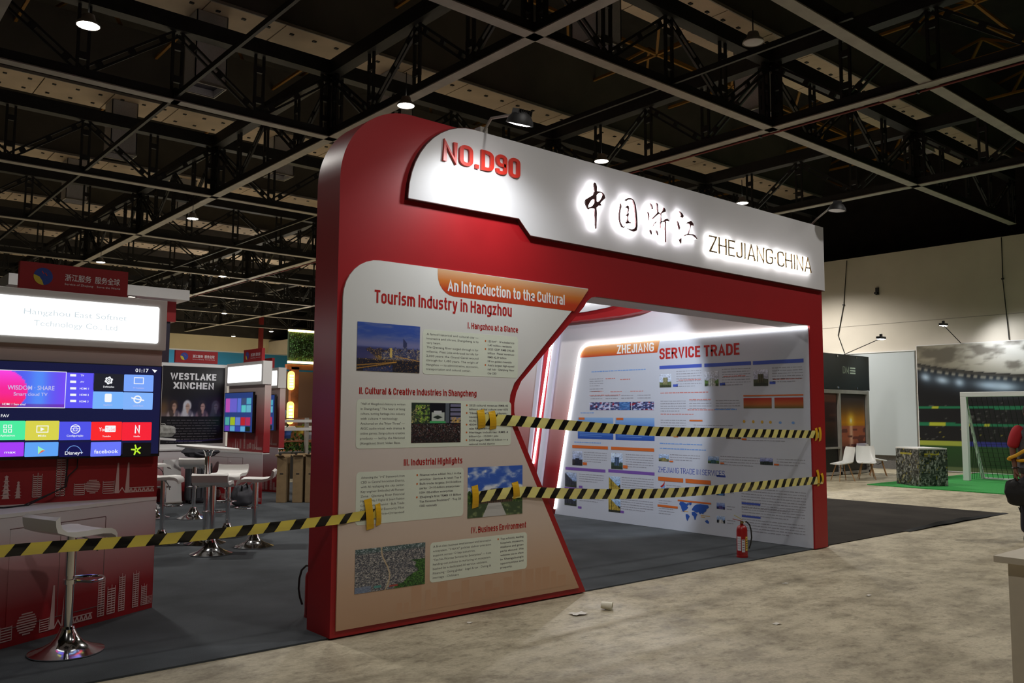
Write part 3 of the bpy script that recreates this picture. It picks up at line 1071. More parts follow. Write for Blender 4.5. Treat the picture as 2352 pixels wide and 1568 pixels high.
# header over the inner wall: red fascia with a lit white sign
hd = thing('inner_header', 'red inner header with a lit white sign above the poster wall', 'header', (6.5, 4.2, 3.06))
fas = [(-1.6, 3.07), (1.2, 3.07), (1.7, 3.075), (2.05, 3.10), (2.3, 3.16), (2.4, 3.25), (2.4, 3.9), (-1.6, 3.9)]
MB().prism(fas, RW, -.2, .187).build('fascia', M_red, hd)
hs = MB().prism([(-1.6, 3.19), (1.0, 3.19), (1.45, 3.215), (1.65, 3.26), (1.75, 3.35), (1.75, 3.9), (-1.6, 3.9)], RW, .187, .22).build('sign_panel', M_white_sat, hd)
mb = MB()
text_into(mb, 'ZHEJIANG·CHINA', RW, -.6, 3.33, .14, 2.0, bold=.02, d=.23, depth=.02, res=2)
mb.build('backlit_lettering', mat('inner_letter_glow', (1, 1, 1), .5, emit=10), hs)

# ---- contents of the service trade poster
RP = 0.0135


def rbox(mb, px0, py0, px1, py1, d=RP):
    u0, v0 = rw(px0, py0); u1, v1 = rw(px1, py1)
    mb.add([RW(u0, v0, d), RW(u1, v0, d), RW(u1, v1, d), RW(u0, v1, d)], [(0, 1, 2, 3)])


def rquad(mb, u0, u1, v0, v1, d=RP):
    mb.add([RW(u0, v0, d), RW(u1, v0, d), RW(u1, v1, d), RW(u0, v1, d)], [(0, 1, 2, 3)])


M_ink_blue = mat('ink_blue', rgb(70, 90, 180), .4)
M_ink_sky = mat('ink_light_blue', rgb(120, 160, 220), .4)
M_ink_grey = mat('ink_grey', rgb(96, 92, 96), .5)
M_ink_pale = mat('ink_pale_grey', rgb(150, 150, 160), .5)
M_ink_red = mat('ink_red', rgb(176, 36, 34), .4)
M_ink_rose = mat('ink_rose', rgb(206, 130, 124), .4)
M_ink_purple = mat('ink_purple', rgb(120, 84, 168), .4)
M_ink_white = mat('ink_white', rgb(232, 232, 234), .4)
M_ink_navy = mat('ink_navy', rgb(44, 84, 168), .4)
gr = grad_mat('orange_ribbon', [(0, rgb(196, 62, 40)), (.35, rgb(214, 130, 60)), (1, rgb(206, 180, 150))], 2.50, 2.72, .4)
rib = MB()
rib.add([RW(u, v, RP) for u, v in ((.63, 2.505), (2.22, 2.505), (2.27, 2.68), (.86, 2.68), (.76, 2.66), (.69, 2.60))], [(0, 1, 2, 3, 4, 5)])
rib.build('title_ribbon', gr, pb)
mb = MB()
head_into(mb, 'ZHEJIANG', RW, 1.44, 2.525, .13, .72, .17, d=RP + .001)
mb.build('ribbon_lettering', M_ink_white, pb)
mb = MB()
head_into(mb, 'SERVICE TRADE', RW, 2.26, 2.405, .155, 1.35, .18, d=RP)
mb.build('title_lettering', M_ink_red, pb)
mb = MB()
head_into(mb, 'ZHEJIANG TRADE IN SERVICES', RW, 2.215, .80, .075, 1.13, .10, d=RP)
mb.build('subtitle_lettering', M_ink_blue, pb)
# coloured bars
mb = MB()
for a in ((2.258, 3.0), (3.043, 3.78), (3.81, 4.533)):
    rquad(mb, *a, 2.262, 2.31)
rquad(mb, 3.6, 3.88, .465, .49); rquad(mb, 3.6, 3.88, .30, .325)
rquad(mb, 3.215, 3.36, .79, .815)
for u in (2.5, 3.29, 4.05):
    rquad(mb, u, u + .085, 2.005, 2.04)
mb.build('blue_bars', M_ink_blue, pb, kind='stuff')
mb = MB()
for u0, u1, v in ((.319, 1.19, .735), (1.25, 2.15, .745), (.30, 1.19, .42)):
    rquad(mb, u0, u1, v, v + .045)
for u, v in ((.62, .47), (1.5, .47), (.6, .15), (1.48, .16)):
    rquad(mb, u, u + .08, v, v + .035)
mb.build('purple_bars', M_ink_purple, pb, kind='stuff')
go = grad_mat('orange_bar', [(0, rgb(206, 74, 44)), (1, rgb(214, 160, 60))], 0, 1, .4)
M_or1 = mat('ink_orange', rgb(208, 104, 44), .4)
mb = MB()
for u0, u1, v0, v1 in ((.477, 1.246, 1.085, 1.13), (1.309, 2.147, 1.085, 1.13), (2.215, 2.66, .68, .735), (2.7, 3.12, .68, .735), (2.2, 2.56, .315, .345), (2.56, 3.12, .42, .44), (3.658, 4.52, 1.855, 1.872),
                       (.71, .80, .83, .87), (1.55, 1.64, .82, .865), (2.50, 2.58, 1.30, 1.325), (3.62, 3.69, 1.29, 1.312), (2.42, 2.49, .95, .972), (3.28, 3.34, .965, .985), (4.09, 4.16, .985, 1.005),
                       (2.78, 3.0, 1.525, 1.545), (.62, .75, 1.53, 1.565), (1.42, 1.56, 1.53, 1.565)):
    rquad(mb, u0, u1, v0, v1, RP + .002)
mb.build('orange_bars', M_or1, pb, kind='stuff')
# red cards
mb = MB()
rquad(mb, 3.658, 4.074, 1.70, 1.833); rquad(mb, 4.115, 4.517, 1.70, 1.833)
cg = grad_mat('card_red_green', [(0, rgb(90, 92, 50)), (.4, rgb(176, 96, 50)), (1, rgb(176, 40, 34))], 1.70, 1.83, .4)
mb.build('red_cards', cg, pb, kind='stuff')
# blue information blocks
bg = grad_mat('block_blue', [(0, rgb(40, 78, 168)), (.5, rgb(60, 110, 196)), (1, rgb(140, 180, 226))], 1.22, 1.57, .4)
mb = MB()
rquad(mb, .60, 1.354, 1.235, 1.565); rquad(mb, 1.40, 2.156, 1.235, 1.565)
mb.build('blue_blocks', bg, pb, kind='stuff')
mb = MB()
for u0, w_ in ((.64, .68), (1.44, .68)):
    for k in range(5):
        rquad(mb, u0, u0 + w_ * (1 - .3 * (k == 4)), 1.38 - .026 * k, 1.386 - .026 * k, RP + .001)
mb.build('block_text_lines', M_ink_sky, pb, kind='stuff')


# text lines: rows of words too small to read
def words(mb, u0, u1, v, h, seed):
    r = random.Random(seed)
    u = u0
    while u < u1 - .01:
        w_ = min(u1 - u, r.uniform(.018, .075))
        rquad(mb, u, u + w_, v, v + h * r.uniform(.75, 1.0))
        u += w_ + .009


mb = MB(); mr = MB(); ms = MB()
seed = 0
blocks = [(.86, 1.15, 2.155, 4), (.86, 1.15, 2.0, 2), (2.56, 2.99, 2.215, 7), (3.33, 3.77, 2.215, 7), (4.09, 4.52, 2.205, 6), (2.27, 2.72, 1.80, 5), (2.78, 3.15, 1.80, 4), (3.22, 3.6, 1.80, 4), (2.27, 2.72, 1.53, 4),
          (2.85, 3.5, 1.47, 2), (.73, 1.22, 1.02, 5), (1.60, 2.13, 1.02, 6), (.63, 1.16, .68, 4), (1.52, 2.13, .68, 5), (.63, 1.16, .38, 4), (1.50, 2.12, .36, 5), (2.50, 3.1, 1.40, 3), (3.65, 4.45, 1.39, 4),
          (2.43, 2.95, 1.05, 3), (3.28, 3.95, 1.06, 4), (4.13, 4.52, 1.06, 3), (2.36, 2.62, .62, 3), (2.78, 3.05, .62, 2), (3.37, 3.52, .62, 2), (3.6, 4.52, .665, 8), (3.6, 4.5, .43, 4), (3.6, 4.5, .27, 5), (3.37, 3.5, .41, 2), (3.37, 3.5, .23, 2),
          (2.22, 2.5, .29, 3), (2.22, 2.45, .40, 2)]
for (u0, u1, v, n) in blocks:
    for k in range(n):
        seed += 1
        words(mb, u0, u1 - (.25 * (u1 - u0) if k == n - 1 else 0), v - .035 * k, .010, seed)
for (u0, u1, v) in ((2.27, 3.1, 1.915), (2.27, 2.85, 1.615), (2.6, 2.99, 2.09), (3.35, 3.7, 2.12), (4.1, 4.5, 2.06), (2.78, 3.15, 1.815), (2.75, 3.2, 1.675), (1.2, 1.4, 2.15), (1.5, 1.7, 2.13), (.9, 1.15, 1.96), (1.3, 1.55, 1.95), (1.7, 1.95, 1.95), (.86, 1.5, 1.9), (3.6, 4.1, .70), (2.2, 2.35, .46)):
    seed += 1
    words(mr, u0, u1, v, .014, seed)
for (u0, u1, v) in ((.9, 2.0, 2.265), (.66, .95, 1.63), (.52, 1.1, 1.17), (2.25, 3.0, 1.20), (2.25, 3.05, 1.13), (3.2, 3.55, 1.68)):
    seed += 1
    words(ms, u0, u1, v, .016, seed)
for k in range(8):
    words(mb, .88 + .32 * (k % 4), 1.13 + .32 * (k % 4), 1.85 + .04 * (k // 4), .012, 700 + k)
mb.build('small_print', M_ink_pale, pb, kind='stuff')
mr.build('red_small_print', M_ink_rose, pb, kind='stuff')
ms.build('blue_small_print', M_ink_sky, pb, kind='stuff')


# photographs on the poster
def tower(sky, hill, bld, seed, shape):
    def f(U, V):
        C = solid(U, sky)
        C = mixc(C, V * .6, (235, 238, 245))
        n = fbm(U, V, 6, seed)
        C = mixc(C, (V < .42 + .2 * (n - .5)).astype(float), hill)
        C = mixc(C, (V < .2).astype(float) * .6, (40, 44, 40))
        m = shape(U, V)
        C = mixc(C, m, bld)
        C = mixc(C, m * ((U * 18 % 1) < .35), tuple(int(c * .55) for c in bld))
        return C * (.8 + .4 * vnoise(U, V, 14, 18, seed + 5))[..., None]
    return f


tw = lambda U, V: ((abs(U - .5) < .2) & (V < .75) & (V > .2)).astype(float)
tw2 = lambda U, V: ((abs(U - .5) < .1 + .2 * (1 - V)) & (V < .5)).astype(float)
slope = lambda U, V: ((V < .95 - .75 * U) & (V > .15)).astype(float)
PH = [(2.258, 2.47, 2.0, 2.19, (170, 186, 220), (100, 112, 70), (150, 148, 110), tw), (3.045, 3.27, 2.0, 2.20, (170, 176, 196), (96, 130, 70), (200, 204, 200), tw2),
      (3.815, 4.03, 1.985, 2.195, (150, 150, 180), (70, 74, 56), (84, 80, 60), tw), (.477, .70, .815, 1.04, (120, 140, 190), (54, 52, 60), (40, 44, 60), tw2), (1.31, 1.54, .80, 1.04, (150, 180, 230), (60, 80, 70), (80, 104, 140), tw),
      (.31, .57, .47, .70, (90, 120, 180), (70, 78, 66), (60, 64, 78), slope), (1.26, 1.49, .47, .69, (110, 160, 220), (60, 60, 50), (190, 164, 70), slope), (.30, .57, .18, .40, (90, 120, 180), (70, 78, 66), (60, 64, 78), slope), (1.25, 1.49, .16, .40, (110, 160, 220), (60, 60, 50), (190, 164, 70), slope),
      (2.25, 2.49, 1.31, 1.42, (60, 90, 160), (40, 70, 120), (50, 90, 130), tw), (3.38, 3.61, 1.30, 1.425, (70, 90, 150), (110, 70, 70), (150, 130, 110), tw2), (2.23, 2.41, .955, 1.055, (110, 150, 210), (120, 120, 80), (150, 140, 90), tw2), (3.08, 3.26, .965, 1.06, (90, 130, 190), (80, 110, 60), (60, 100, 110), tw2), (3.89, 4.075, .985, 1.075, (70, 80, 150), (50, 60, 60), (50, 60, 60), tw2),
      (3.21, 3.34, .55, .635, (60, 110, 190), (50, 80, 150), (80, 140, 200), tw2), (3.21, 3.34, .37, .455, (50, 80, 160), (40, 50, 110), (90, 80, 140), tw2), (3.21, 3.34, .19, .28, (90, 130, 190), (40, 44, 52), (200, 200, 200), tw2)]
for i, (u0, u1, v0, v1, sky, hill, bld, shp) in enumerate(PH):
    picture('photo_print', RW, u0, u1, v0, v1, 26, 26, tower(sky, hill, bld, 40 + i, shp), M_print, pb, d=RP + .0005)


def collage(U, V):
    C = solid(U, (70, 80, 130))
    n = vnoise(U, V, 34, 9, 3)
    C = mixc(C, (n > .62), (190, 196, 230)); C = mixc(C, (n < .3), (36, 36, 60))
    n2 = vnoise(U, V, 26, 8, 9)
    C = mixc(C, (n2 > .8), (150, 40, 60)); C = mixc(C, rect(U, V, .48, .64, 0, 1) * .7, (60, 120, 190))
    C = mixc(C, ((U * 6) % 1 < .03), (220, 224, 240))
    return C


picture('photo_print', RW, .856, 2.16, 1.68, 1.80, 100, 14, collage, M_print, pb, d=RP + .0005)
# world map and small icons
MAP = [[(0, .86), (.04, 1), (.14, 1), (.25, .92), (.32, .98), (.34, .9), (.27, .8), (.31, .72), (.25, .6), (.2, .55), (.15, .5), (.2, .45), (.12, .48), (.08, .6), (.06, .75)],
       [(.33, .98), (.43, 1.02), (.42, .9), (.36, .84)], [(.22, .36), (.3, .36), (.36, .26), (.32, .14), (.27, -.02), (.24, .1), (.22, .24)],
       [(.43, .6), (.45, .7), (.52, .86), (.6, .94), (.72, .98), (.98, .95), (1.0, .84), (.92, .74), (.9, .62), (.84, .56), (.8, .44), (.76, .5), (.7, .42), (.66, .54), (.58, .5), (.5, .58)],
       [(.43, .5), (.52, .54), (.58, .46), (.62, .42), (.58, .3), (.55, .12), (.52, .1), (.49, .28), (.43, .36)], [(.86, .1), (.94, .18), (1.0, .08), (.98, -.02), (.9, .02)]]
mb = MB()
for poly in MAP:
    mb.add([RW(2.585 + .50 * u, .165 + .25 * v, RP + .001) for u, v in poly], [tuple(range(len(poly)))])
mb.build('world_map', M_ink_navy, pb)
mb = MB()
for k, u in enumerate((3.66, 3.80, 3.93, 4.05)):
    mb.add([RW(u + .02 * math.cos(t), 1.53 - .002 * k + .02 * math.sin(t), RP) for t in np.linspace(0, 2 * math.pi, 9)[:-1]], [tuple(range(8))])
rquad(mb, 2.62, 2.74, .285, .292); rquad(mb, 2.95, 3.1, .255, .263); rquad(mb, 2.95, 3.02, .235, .243)
mb.build('yellow_icons', mat('ink_yellow', rgb(204, 160, 60), .4), pb, kind='stuff')
mb = MB()
for u in (4.19, 4.37):
    mb.add([RW(u + .022 * math.cos(t), 1.52 + .018 * math.sin(t), RP) for t in np.linspace(0, 2 * math.pi, 9)[:-1]], [tuple(range(8))])
mb.add([RW(2.24, .555, RP), RW(2.335, .555, RP), RW(2.335, .63, RP)], [(0, 1, 2)])
mb.build('blue_icons', M_ink_sky, pb, kind='stuff')
mb = MB()
mb.add([RW(2.25, .60, RP), RW(2.30, .63, RP), RW(2.335, .68, RP), RW(2.325, .62, RP), RW(2.28, .585, RP)], [(0, 1, 2, 3, 4)])
mb.build('red_icon', M_ink_red, pb)

# ================================================================== INFORMATION BOARD on the left wing
bgr = grad_mat('board_white_to_tan', [(0, rgb(190, 152, 122)), (.10, rgb(200, 166, 140)), (.22, rgb(212, 190, 174)), (.48, rgb(218, 206, 200)), (.75, rgb(222, 222, 220))], .0, 2.75, .42)
board = thing('info_board', 'white to tan information board with a tourism industry heading on the red left wing', 'info board', (1.1, -.01, .06))
kin = [(1.70, 1.46), (1.655, 1.55), (1.64, 1.66), (1.655, 1.77), (1.70, 1.87)]
bpoly = [(.042, .06), (2.475, .06)] + kin + [(2.50, 2.66), (2.60, 2.775), (.35, 2.765)] + arc(.35, 2.455, .31, .31, 90, 180, 8)
bp = MB().prism(bpoly, FR, .001, .013).build('panel', bgr, board)
D = .0142
M_cream = mat('text_box_cream', rgb(226, 232, 216), .45)
gr2 = grad_mat('heading_ribbon', [(0, rgb(190, 62, 30)), (.3, rgb(206, 118, 50)), (.75, rgb(212, 176, 138)), (1, rgb(216, 210, 200))], 2.545, 2.775, .4)
mb = MB()
mb.add([FR(u, v, D) for u, v in [(2.42, 2.548), (2.605, 2.768), (.885, 2.765), (.885, 2.70)] + arc(1.05, 2.72, .165, .165, 180, 270, 6)], [tuple(range(11))])
mb.build('heading_ribbon', gr2, bp)


def FRs(u, v, d):
    return FR(u, v, d)


mb = MB(); head_into(mb, 'An Introduction to the Cultural', FR, .985, 2.594, .094, 1.31, .17, d=D + .001)
mb.build('ribbon_lettering', M_ink_white, bp)
mb = MB(); head_into(mb, 'Tourism Industry in Hangzhou', FR, .305, 2.438, .099, 1.36, .165, d=D)
mb.build('heading_lettering', M_ink_red, bp)
mb = MB()
for t_, u, v, w_ in (('I. Hangzhou at a Glance', 1.192, 2.305, .545), ('II. Cultural & Creative Industries in Shangcheng', .19, 1.748, 1.10), ('III. Industrial Highlights', .591, 1.208, .56), ('IV. Business Environment', 1.249, .643, .59)):
    mb = MB(); head_into(mb, t_, FR, u, v, .05, w_, .17, d=D)
    mb.build('section_heading', M_ink_red, bp)
mb = MB()
for (u0, u1, v0, v1) in ((.749, 1.738, 1.915, 2.268), (.17, 1.664, 1.345, 1.71), (.18, 1.165, .79, 1.175), (.846, 1.85, .30, .605)):
    mb = MB(); rrect(mb, FR, u0, u1, v0, v1, .03, D - .001, D)
    mb.build('text_box', M_cream, bp)
T1 = ['A famed historical and cultural city —|', 'innovative and vibrant. Shangcheng is its|', 'very heart.', 'The Qiantang River surged through it for|', 'millennia; West Lake embraced its hills for|', '2,000 years; the Grand Canal wound|', 'through for 1,400 years. The origin of|', 'Hangzhou — its administrative, economic,|', 'transportation and cultural center.']
T1b = ['123 km² · 14 subdistricts', '1.40 million residents', '2025 GDP: RMB 390.65|', 'billion  Fiscal revenue:|', 'RMB 42.39 billion', '18 km golden riverside', "Asia's largest high-speed|", 'rail hub · Qianjiang New|', 'City CBD']
T2 = ['"Half of Hangzhou\'s history is written|', 'in Shangcheng." The heart of Song|', 'culture, turning heritage into industry|', 'with culture + technology.', 'Anchored on the "New Three" —|', 'AIGC audio-visual, web dramas &|', 'online games; Song-culture creative|', 'products — led by the National|', '(Hangzhou) Short Video Base.']
T2b = ['2025 cultural revenue: RMB 45|', 'billion+ · digital culture over 60%', '"New Three": 600+ players ·|', 'revenue RMB 20.8 billion (up|', '40.3%)', '400+ Song-culture brands ·|', 'sales RMB 8 billion+', 'Heritage industries: RMB 4|', 'billion+/yr · 10,000+ jobs', '2028 target: RMB 50 billion — a|', 'national model district']
T3 = ['Advancing the "1+5" framework from|', 'CBD to Central Innovation District,|', 'with AI reshaping the city center.', 'Key engines: Embodied AI Pioneer|', 'Zone · Qiantang River Financial|', 'Harbor · No.1 Digital & Smart Fashion|', 'Consumption District · Bulk Trade|', 'Digital Cultural Economy Pilot|', 'Zone · Service-Oriented|', 'Model Zone.']
T3b = ['Finance value added: No.1 in the|', 'province · Services & retail: Top 3', 'Bulk trade targets: 3×10-billion|', 'parks · 3×10-billion enterprises ·|', '100×100-million enterprises', 'Zhejiang\'s first "RMB 10 Billion|', 'Tax Revenue Boulevard" · Top 20|', 'CBD nationally']
T4 = ['A first-class business environment and innovation|', 'ecosystem. "1+6+X" policies deliver precision|', 'support across 12 key industries.', '"Ten No-Worries Services for Enterprises" — from|', 'handing out policies to nurturing an ecosystem,|', 'backed by a dedicated AI service assistant.', 'Financing · Going global · Legal & tax · Dating &|', 'marriage · Childcare']
T4b = ['Top schools, leading|', 'hospitals, museums,|', 'stadiums and green|', 'parks abound. We|', 'welcome you to share|', "in Shangcheng's|", 'opportunities and|', 'prosperity.']
mb = MB()
dt = D + .0006
paragraph(mb, T1, FR, .785, 2.225, .52, .0345, .0175, dt)
paragraph(mb, T2, FR, .205, 1.668, .39, .0365, .0175, dt)
paragraph(mb, T3, FR, .22, 1.125, .38, .034, .0175, dt)
paragraph(mb, T4, FR, .875, .565, .58, .034, .0175, dt)
mb.build('body_text', M_ink_grey, bp, kind='stuff')
mb = MB(); mo = MB()
for T, u, v, w_, pt, bl in ((T1b, 1.405, 2.205, .29, .0335, (0, 2, 6)), (T2b, 1.215, 1.668, .415, .0315, (0, 2, 5, 7, 9)), (T3b, .74, 1.125, .40, .034, (0, 2, 5)), (T4b, 1.555, .565, .255, .0335, (0,))):
    paragraph(mb, T, FR, u, v, w_, pt, .0165, dt, bold=.012)
    for k in bl:
        mo.add([FR(u - .025 + .008 * math.cos(t), v + .008 - k * pt + .008 * math.sin(t), dt) for t in np.linspace(0, 2 * math.pi, 9)[:-1]], [tuple(range(8))])
mb.build('bullet_text', M_ink_grey, bp, kind='stuff')
mo.build('bullets', M_or1, bp, kind='stuff')
# faint skyline print along the foot
mb = MB()
r_ = random.Random(4)
u = .55
while u < 2.25:
    w_ = r_.uniform(.03, .1)
    hgt = r_.uniform(.05, .2) * (1.6 if 1.6 < u < 2.1 else 1)
    vtop = min(.12 + hgt, .29)
    mb.add([FR(u, .10, D - .0005), FR(u + w_, .10, D - .0005), FR(u + w_, vtop, D - .0005), FR(u, vtop, D - .0005)], [(0, 1, 2, 3)])
    u += w_ + r_.uniform(0, .05)
mb.build('skyline_print', mat('skyline_tan', rgb(194, 154, 124), .45), bp, kind='stuff')


# the four photographs
def skyline_night(U, V):
    C = solid(U, (52, 76, 160)); C = mixc(C, V * .8, (62, 92, 178)); C = mixc(C, np.exp(-((V - .57) / .13) ** 2) * .75, (146, 140, 176))
    cl = fbm(U * 2, V * 6, 3, 3)
    C = mixc(C, (cl - .42) * 2 * (V > .6), (112, 122, 172))
    C = mixc(C, np.clip((.52 - V) * 20, 0, 1), (58, 62, 110)); C = mixc(C, np.clip((.52 - V) * 6, 0, 1) * (U < .45), (70, 70, 120))
    sp = vnoise(U, V, 110, 80, 2); sp2 = vnoise(U, V, 60, 44, 12)
    city = ((V < .47 + .02 * np.sin(U * 40)) & (V > .2) & (U > .62 - V * 1.1)) | (V < .26)
    C = mixc(C, city * .85, (44, 42, 60))
    C = mixc(C, city * np.clip((sp2 - .55) * 3, 0, 1) * .6, (150, 110, 70)); C = mixc(C, city * np.clip((sp - .72) * 5, 0, 1), (240, 190, 90))
    C = mixc(C, np.exp(-(((U - .5) / .2) ** 2 + ((V - .29) / .045) ** 2)) * .8, (236, 176, 64))
    hb = .40 + .16 * vnoise(U, V * 0, 46, 1, 5) * np.clip((U - .38) * 4, 0, 1)
    b_ = (V < hb) & (V > .26) & (U > .38)
    C = mixc(C, b_ * .9, (66, 74, 118)); C = mixc(C, b_ * np.clip((sp - .5) * 3, 0, 1), (210, 186, 140)); C = mixc(C, b_ * (((U * 46) % 1) < .18), (40, 44, 80))
    m = (abs(U - .755) < .032) & (V < .62 + 1.6 * (.787 - U)) & (V > .3)
    C = mixc(C, m, (58, 64, 104)); C = mixc(C, m * np.clip((sp - .6) * 3, 0, 1) * (V < .55), (190, 180, 170))
    m = (abs(U - .53) < .02) & (V < .5) & (V > .3); C = mixc(C, m, (220, 190, 110))
    C = mixc(C, (V < .24) * .7, (30, 32, 44)); C = mixc(C, ((U > .1) & (U < .56) & (V < .03 + .2 * U) & (V > .0)) * .55, (62, 80, 140))
    for k, o in ((.26, .06), (.16, .12), (-.2, .44)):
        C = mixc(C, np.exp(-((V - o - k * (U - .05)) / .010) ** 2) * .8 * (U < .62 if k > 0 else U > .6), (238, 170, 70))
    C = mixc(C, (V < .24) * np.clip((sp - .8) * 6, 0, 1), (214, 150, 70))
    return C


def crowd(U, V):
    C = solid(U, (20, 22, 32)); n = vnoise(U, V, 60, 50, 8); n3 = vnoise(U, V, 24, 22, 18)
    C = mixc(C, rect(U, V, 0, .36, .45, 1), (44, 60, 50)); C = mixc(C, rect(U, V, .08, .36, .5, .95) * np.clip((n3 - .35) * 3, 0, 1), (120, 160, 66)); C = mixc(C, rect(U, V, .08, .36, .5, .95) * np.clip((n - .65) * 4, 0, 1), (214, 214, 110)); C = mixc(C, rect(U, V, 0, .1, .5, .85) * np.clip((n - .4) * 2, 0, 1), (214, 200, 130))
    C = mixc(C, rect(U, V, .4, .66, .55, .76), (196, 204, 196)); C = mixc(C, (abs(V - .64 - .0) < .05 * np.clip(1 - abs(U - .52) / .1, 0, 1)), (40, 50, 46)); C = mixc(C, rect(U, V, .36, .7, .49, .55), (80, 180, 110)); C = mixc(C, rect(U, V, .44, .6, .72, .8), (210, 214, 216))
    C = mixc(C, rect(U, V, .68, .76, .5, 1), (96, 104, 116)); C = mixc(C, rect(U, V, .78, 1, .5, .98) * (abs(((V * 9) % 1) - .5) < .36), (124, 122, 154)); C = mixc(C, rect(U, V, .8, 1, .5, .64) * np.clip((n - .2) * 2, 0, 1), (220, 176, 96))
    h = vnoise(U, V, 120, 64, 4); h2 = vnoise(U, V, 70, 40, 24)
    g = np.clip((.49 - V) * 30, 0, 1)
    C = mixc(C, g, (28, 24, 28)); C = mixc(C, g * np.clip((h - .6) * 4, 0, 1) * .8, (156, 126, 112)); C = mixc(C, g * np.clip((.22 - h2) * 6, 0, 1), (116, 44, 54)); C = mixc(C, g * np.clip((h2 - .8) * 6, 0, 1), (180, 180, 190)); C = mixc(C, g * np.clip((.3 - V) * 2, 0, 1) * .6, (20, 18, 24))
    return C


def temple(U, V):
    C = solid(U, (58, 100, 200)); n = fbm(U * 1.6, V * 2.4, 3, 21, 5)
    ang = np.abs(np.sin(np.arctan2(V - .45, U - .5) * 5 + n * 5))
    C = mixc(C, (n - .42) * 4 * ang * (V > .5), (240, 243, 250)); C = mixc(C, np.exp(-((V - .56) / .09) ** 2) * np.clip((n - .36) * 6, 0, 1), (240, 243, 250))
    tr = vnoise(U, V, 70, 50, 5); t2 = fbm(U, V, 14, 15)
    C = mixc(C, (V < .48), (92, 96, 92)); sd = (V < .5 + .04 * np.sin(U * 50)) & ((U < .2) | (U > .8))
    C = mixc(C, sd, (40, 70, 38)); C = mixc(C, sd * np.clip((tr - .5) * 3, 0, 1), (104, 136, 60))
    roof = (V > .36) & (V < .42 + .05 * np.abs(U - .5)) & (abs(U - .5) < .34)
    C = mixc(C, roof, (88, 88, 104)); C = mixc(C, (V > .27) & (V <= .36) & (abs(U - .5) < .31), (66, 54, 52)); C = mixc(C, (V > .27) & (V <= .36) & (abs(U - .5) < .31) & (((U * 30) % 1) < .3), (120, 90, 70))
    C = mixc(C, (V > .42) & (V < .56 - 1.2 * np.clip(abs(U - .5) - .08, 0, 1) ** 1.0 * .6) & (abs(U - .5) < .15), (92, 92, 108)); C = mixc(C, (V > .45) & (V < .48) & (abs(U - .5) < .1), (70, 60, 60))
    path = (V < .27) & (abs(U - .48) < .11 + .4 * (.27 - V))
    C = mixc(C, (V < .27) & ~path, (66, 84, 58)); C = mixc(C, ((V < .27) & ~path) * np.clip((t2 - .5) * 4, 0, 1), (150, 160, 110)); C = mixc(C, path, (196, 194, 192)); C = mixc(C, path & (((V * 40) % 1) < .12), (160, 158, 156))
    return C


def oldtown(U, V):
    C = solid(U, (92, 94, 104)); a = vnoise(U, V * 1.2, 70, 74, 31); b = vnoise(U + .3, V, 90, 110, 33); c = fbm(U, V, 8, 37)
    C = mixc(C, np.clip((a - .5) * 5, 0, 1), (178, 172, 166)); C = mixc(C, np.clip((b - .62) * 6, 0, 1), (50, 54, 64)); C = mixc(C, np.clip((.26 - b) * 6, 0, 1), (214, 208, 200)); C = mixc(C, np.clip((c - .5) * 2, 0, 1) * .5, (70, 74, 86))
    C = mixc(C, np.clip((V - .86) * 14, 0, 1), (74, 96, 96)); C = mixc(C, (V > .9) * np.clip((a - .6) * 5, 0, 1), (190, 200, 206))
    C = mixc(C, abs(U - .42 - .06 * np.sin(V * 5)) < .010, (196, 176, 146))
    e = .82 - .06 * np.sin(V * 11) - .03 * np.sin(V * 31)
    tr = ((U > e) & (V < .62)) | ((U > .52 + V * 1.1 + .03 * np.sin(U * 40)) & (V < .36)); g = vnoise(U, V, 80, 70, 35)
    C = mixc(C, tr, (42, 80, 40)); C = mixc(C, tr * np.clip((g - .5) * 4, 0, 1), (84, 132, 58)); C = mixc(C, tr * np.clip((.3 - g) * 5, 0, 1), (18, 40, 22))
    C = mixc(C, (V < .14) * (U < .22) * .7, (120, 138, 170)); C = mixc(C, rect(U, V, .48, .6, .05, .09), (170, 70, 62)); C = mixc(C, rect(U, V, .26, .36, .07, .12), (84, 150, 144))
    return C


for nm, u0, u1, v0, v1, fn in (('first', .163, .722, 1.92, 2.285, skyline_night), ('second', .653, 1.13, 1.378, 1.69, crowd), ('third', 1.207, 1.795, .765, 1.172, temple), ('fourth', .185, .80, .30, .615, oldtown)):
    picture('photo_print', FR, u0, u1, v0, v1, 190, 126, fn, M_print, bp, d=D + .0008)

# ================================================================== KIOSKS ON THE LEFT
def emit_mat(name, color, strength=1.0):
    m = mat(name, (.01, .01, .01), .4)
    b = m.node_tree.nodes['Principled BSDF']
    b.inputs['Emission Color'].default_value = (*color, 1)
    b.inputs['Emission Strength'].default_value = strength
    return m


M_kiosk_up = grad_mat('kiosk_panel', [(0, rgb(150, 26, 32)), (.42, rgb(150, 30, 36)), (.7, rgb(196, 130, 130)), (.9, rgb(206, 186, 182))], .6, 2.12)
M_kiosk_cab = grad_mat('kiosk_cabinet', [(0, rgb(146, 18, 24)), (.28, rgb(150, 30, 36)), (.62, rgb(186, 140, 142)), (.9, rgb(212, 206, 208))], 0, .91)
M_sky_print = mat('skyline_white', rgb(206, 176, 172), .5)
M_lb = emit_mat('lightbox_glow', (1, 1, 1), 1.7)
M_lb_text = emit_mat('lightbox_text', (.60, .68, .72), 1.0)
M_screen_attr = attr_mat('screen_picture', .3, 1.0)
M_sign_red = mat('signboard_red', rgb(150, 22, 28), .45)
M_globe_blue = mat('globe_blue', rgb(44, 70, 150), .4)
M_globe_yellow = mat('globe_yellow', rgb(206, 186, 60), .4)
M_seam = mat('seam_dark', rgb(120, 92, 92), .7)


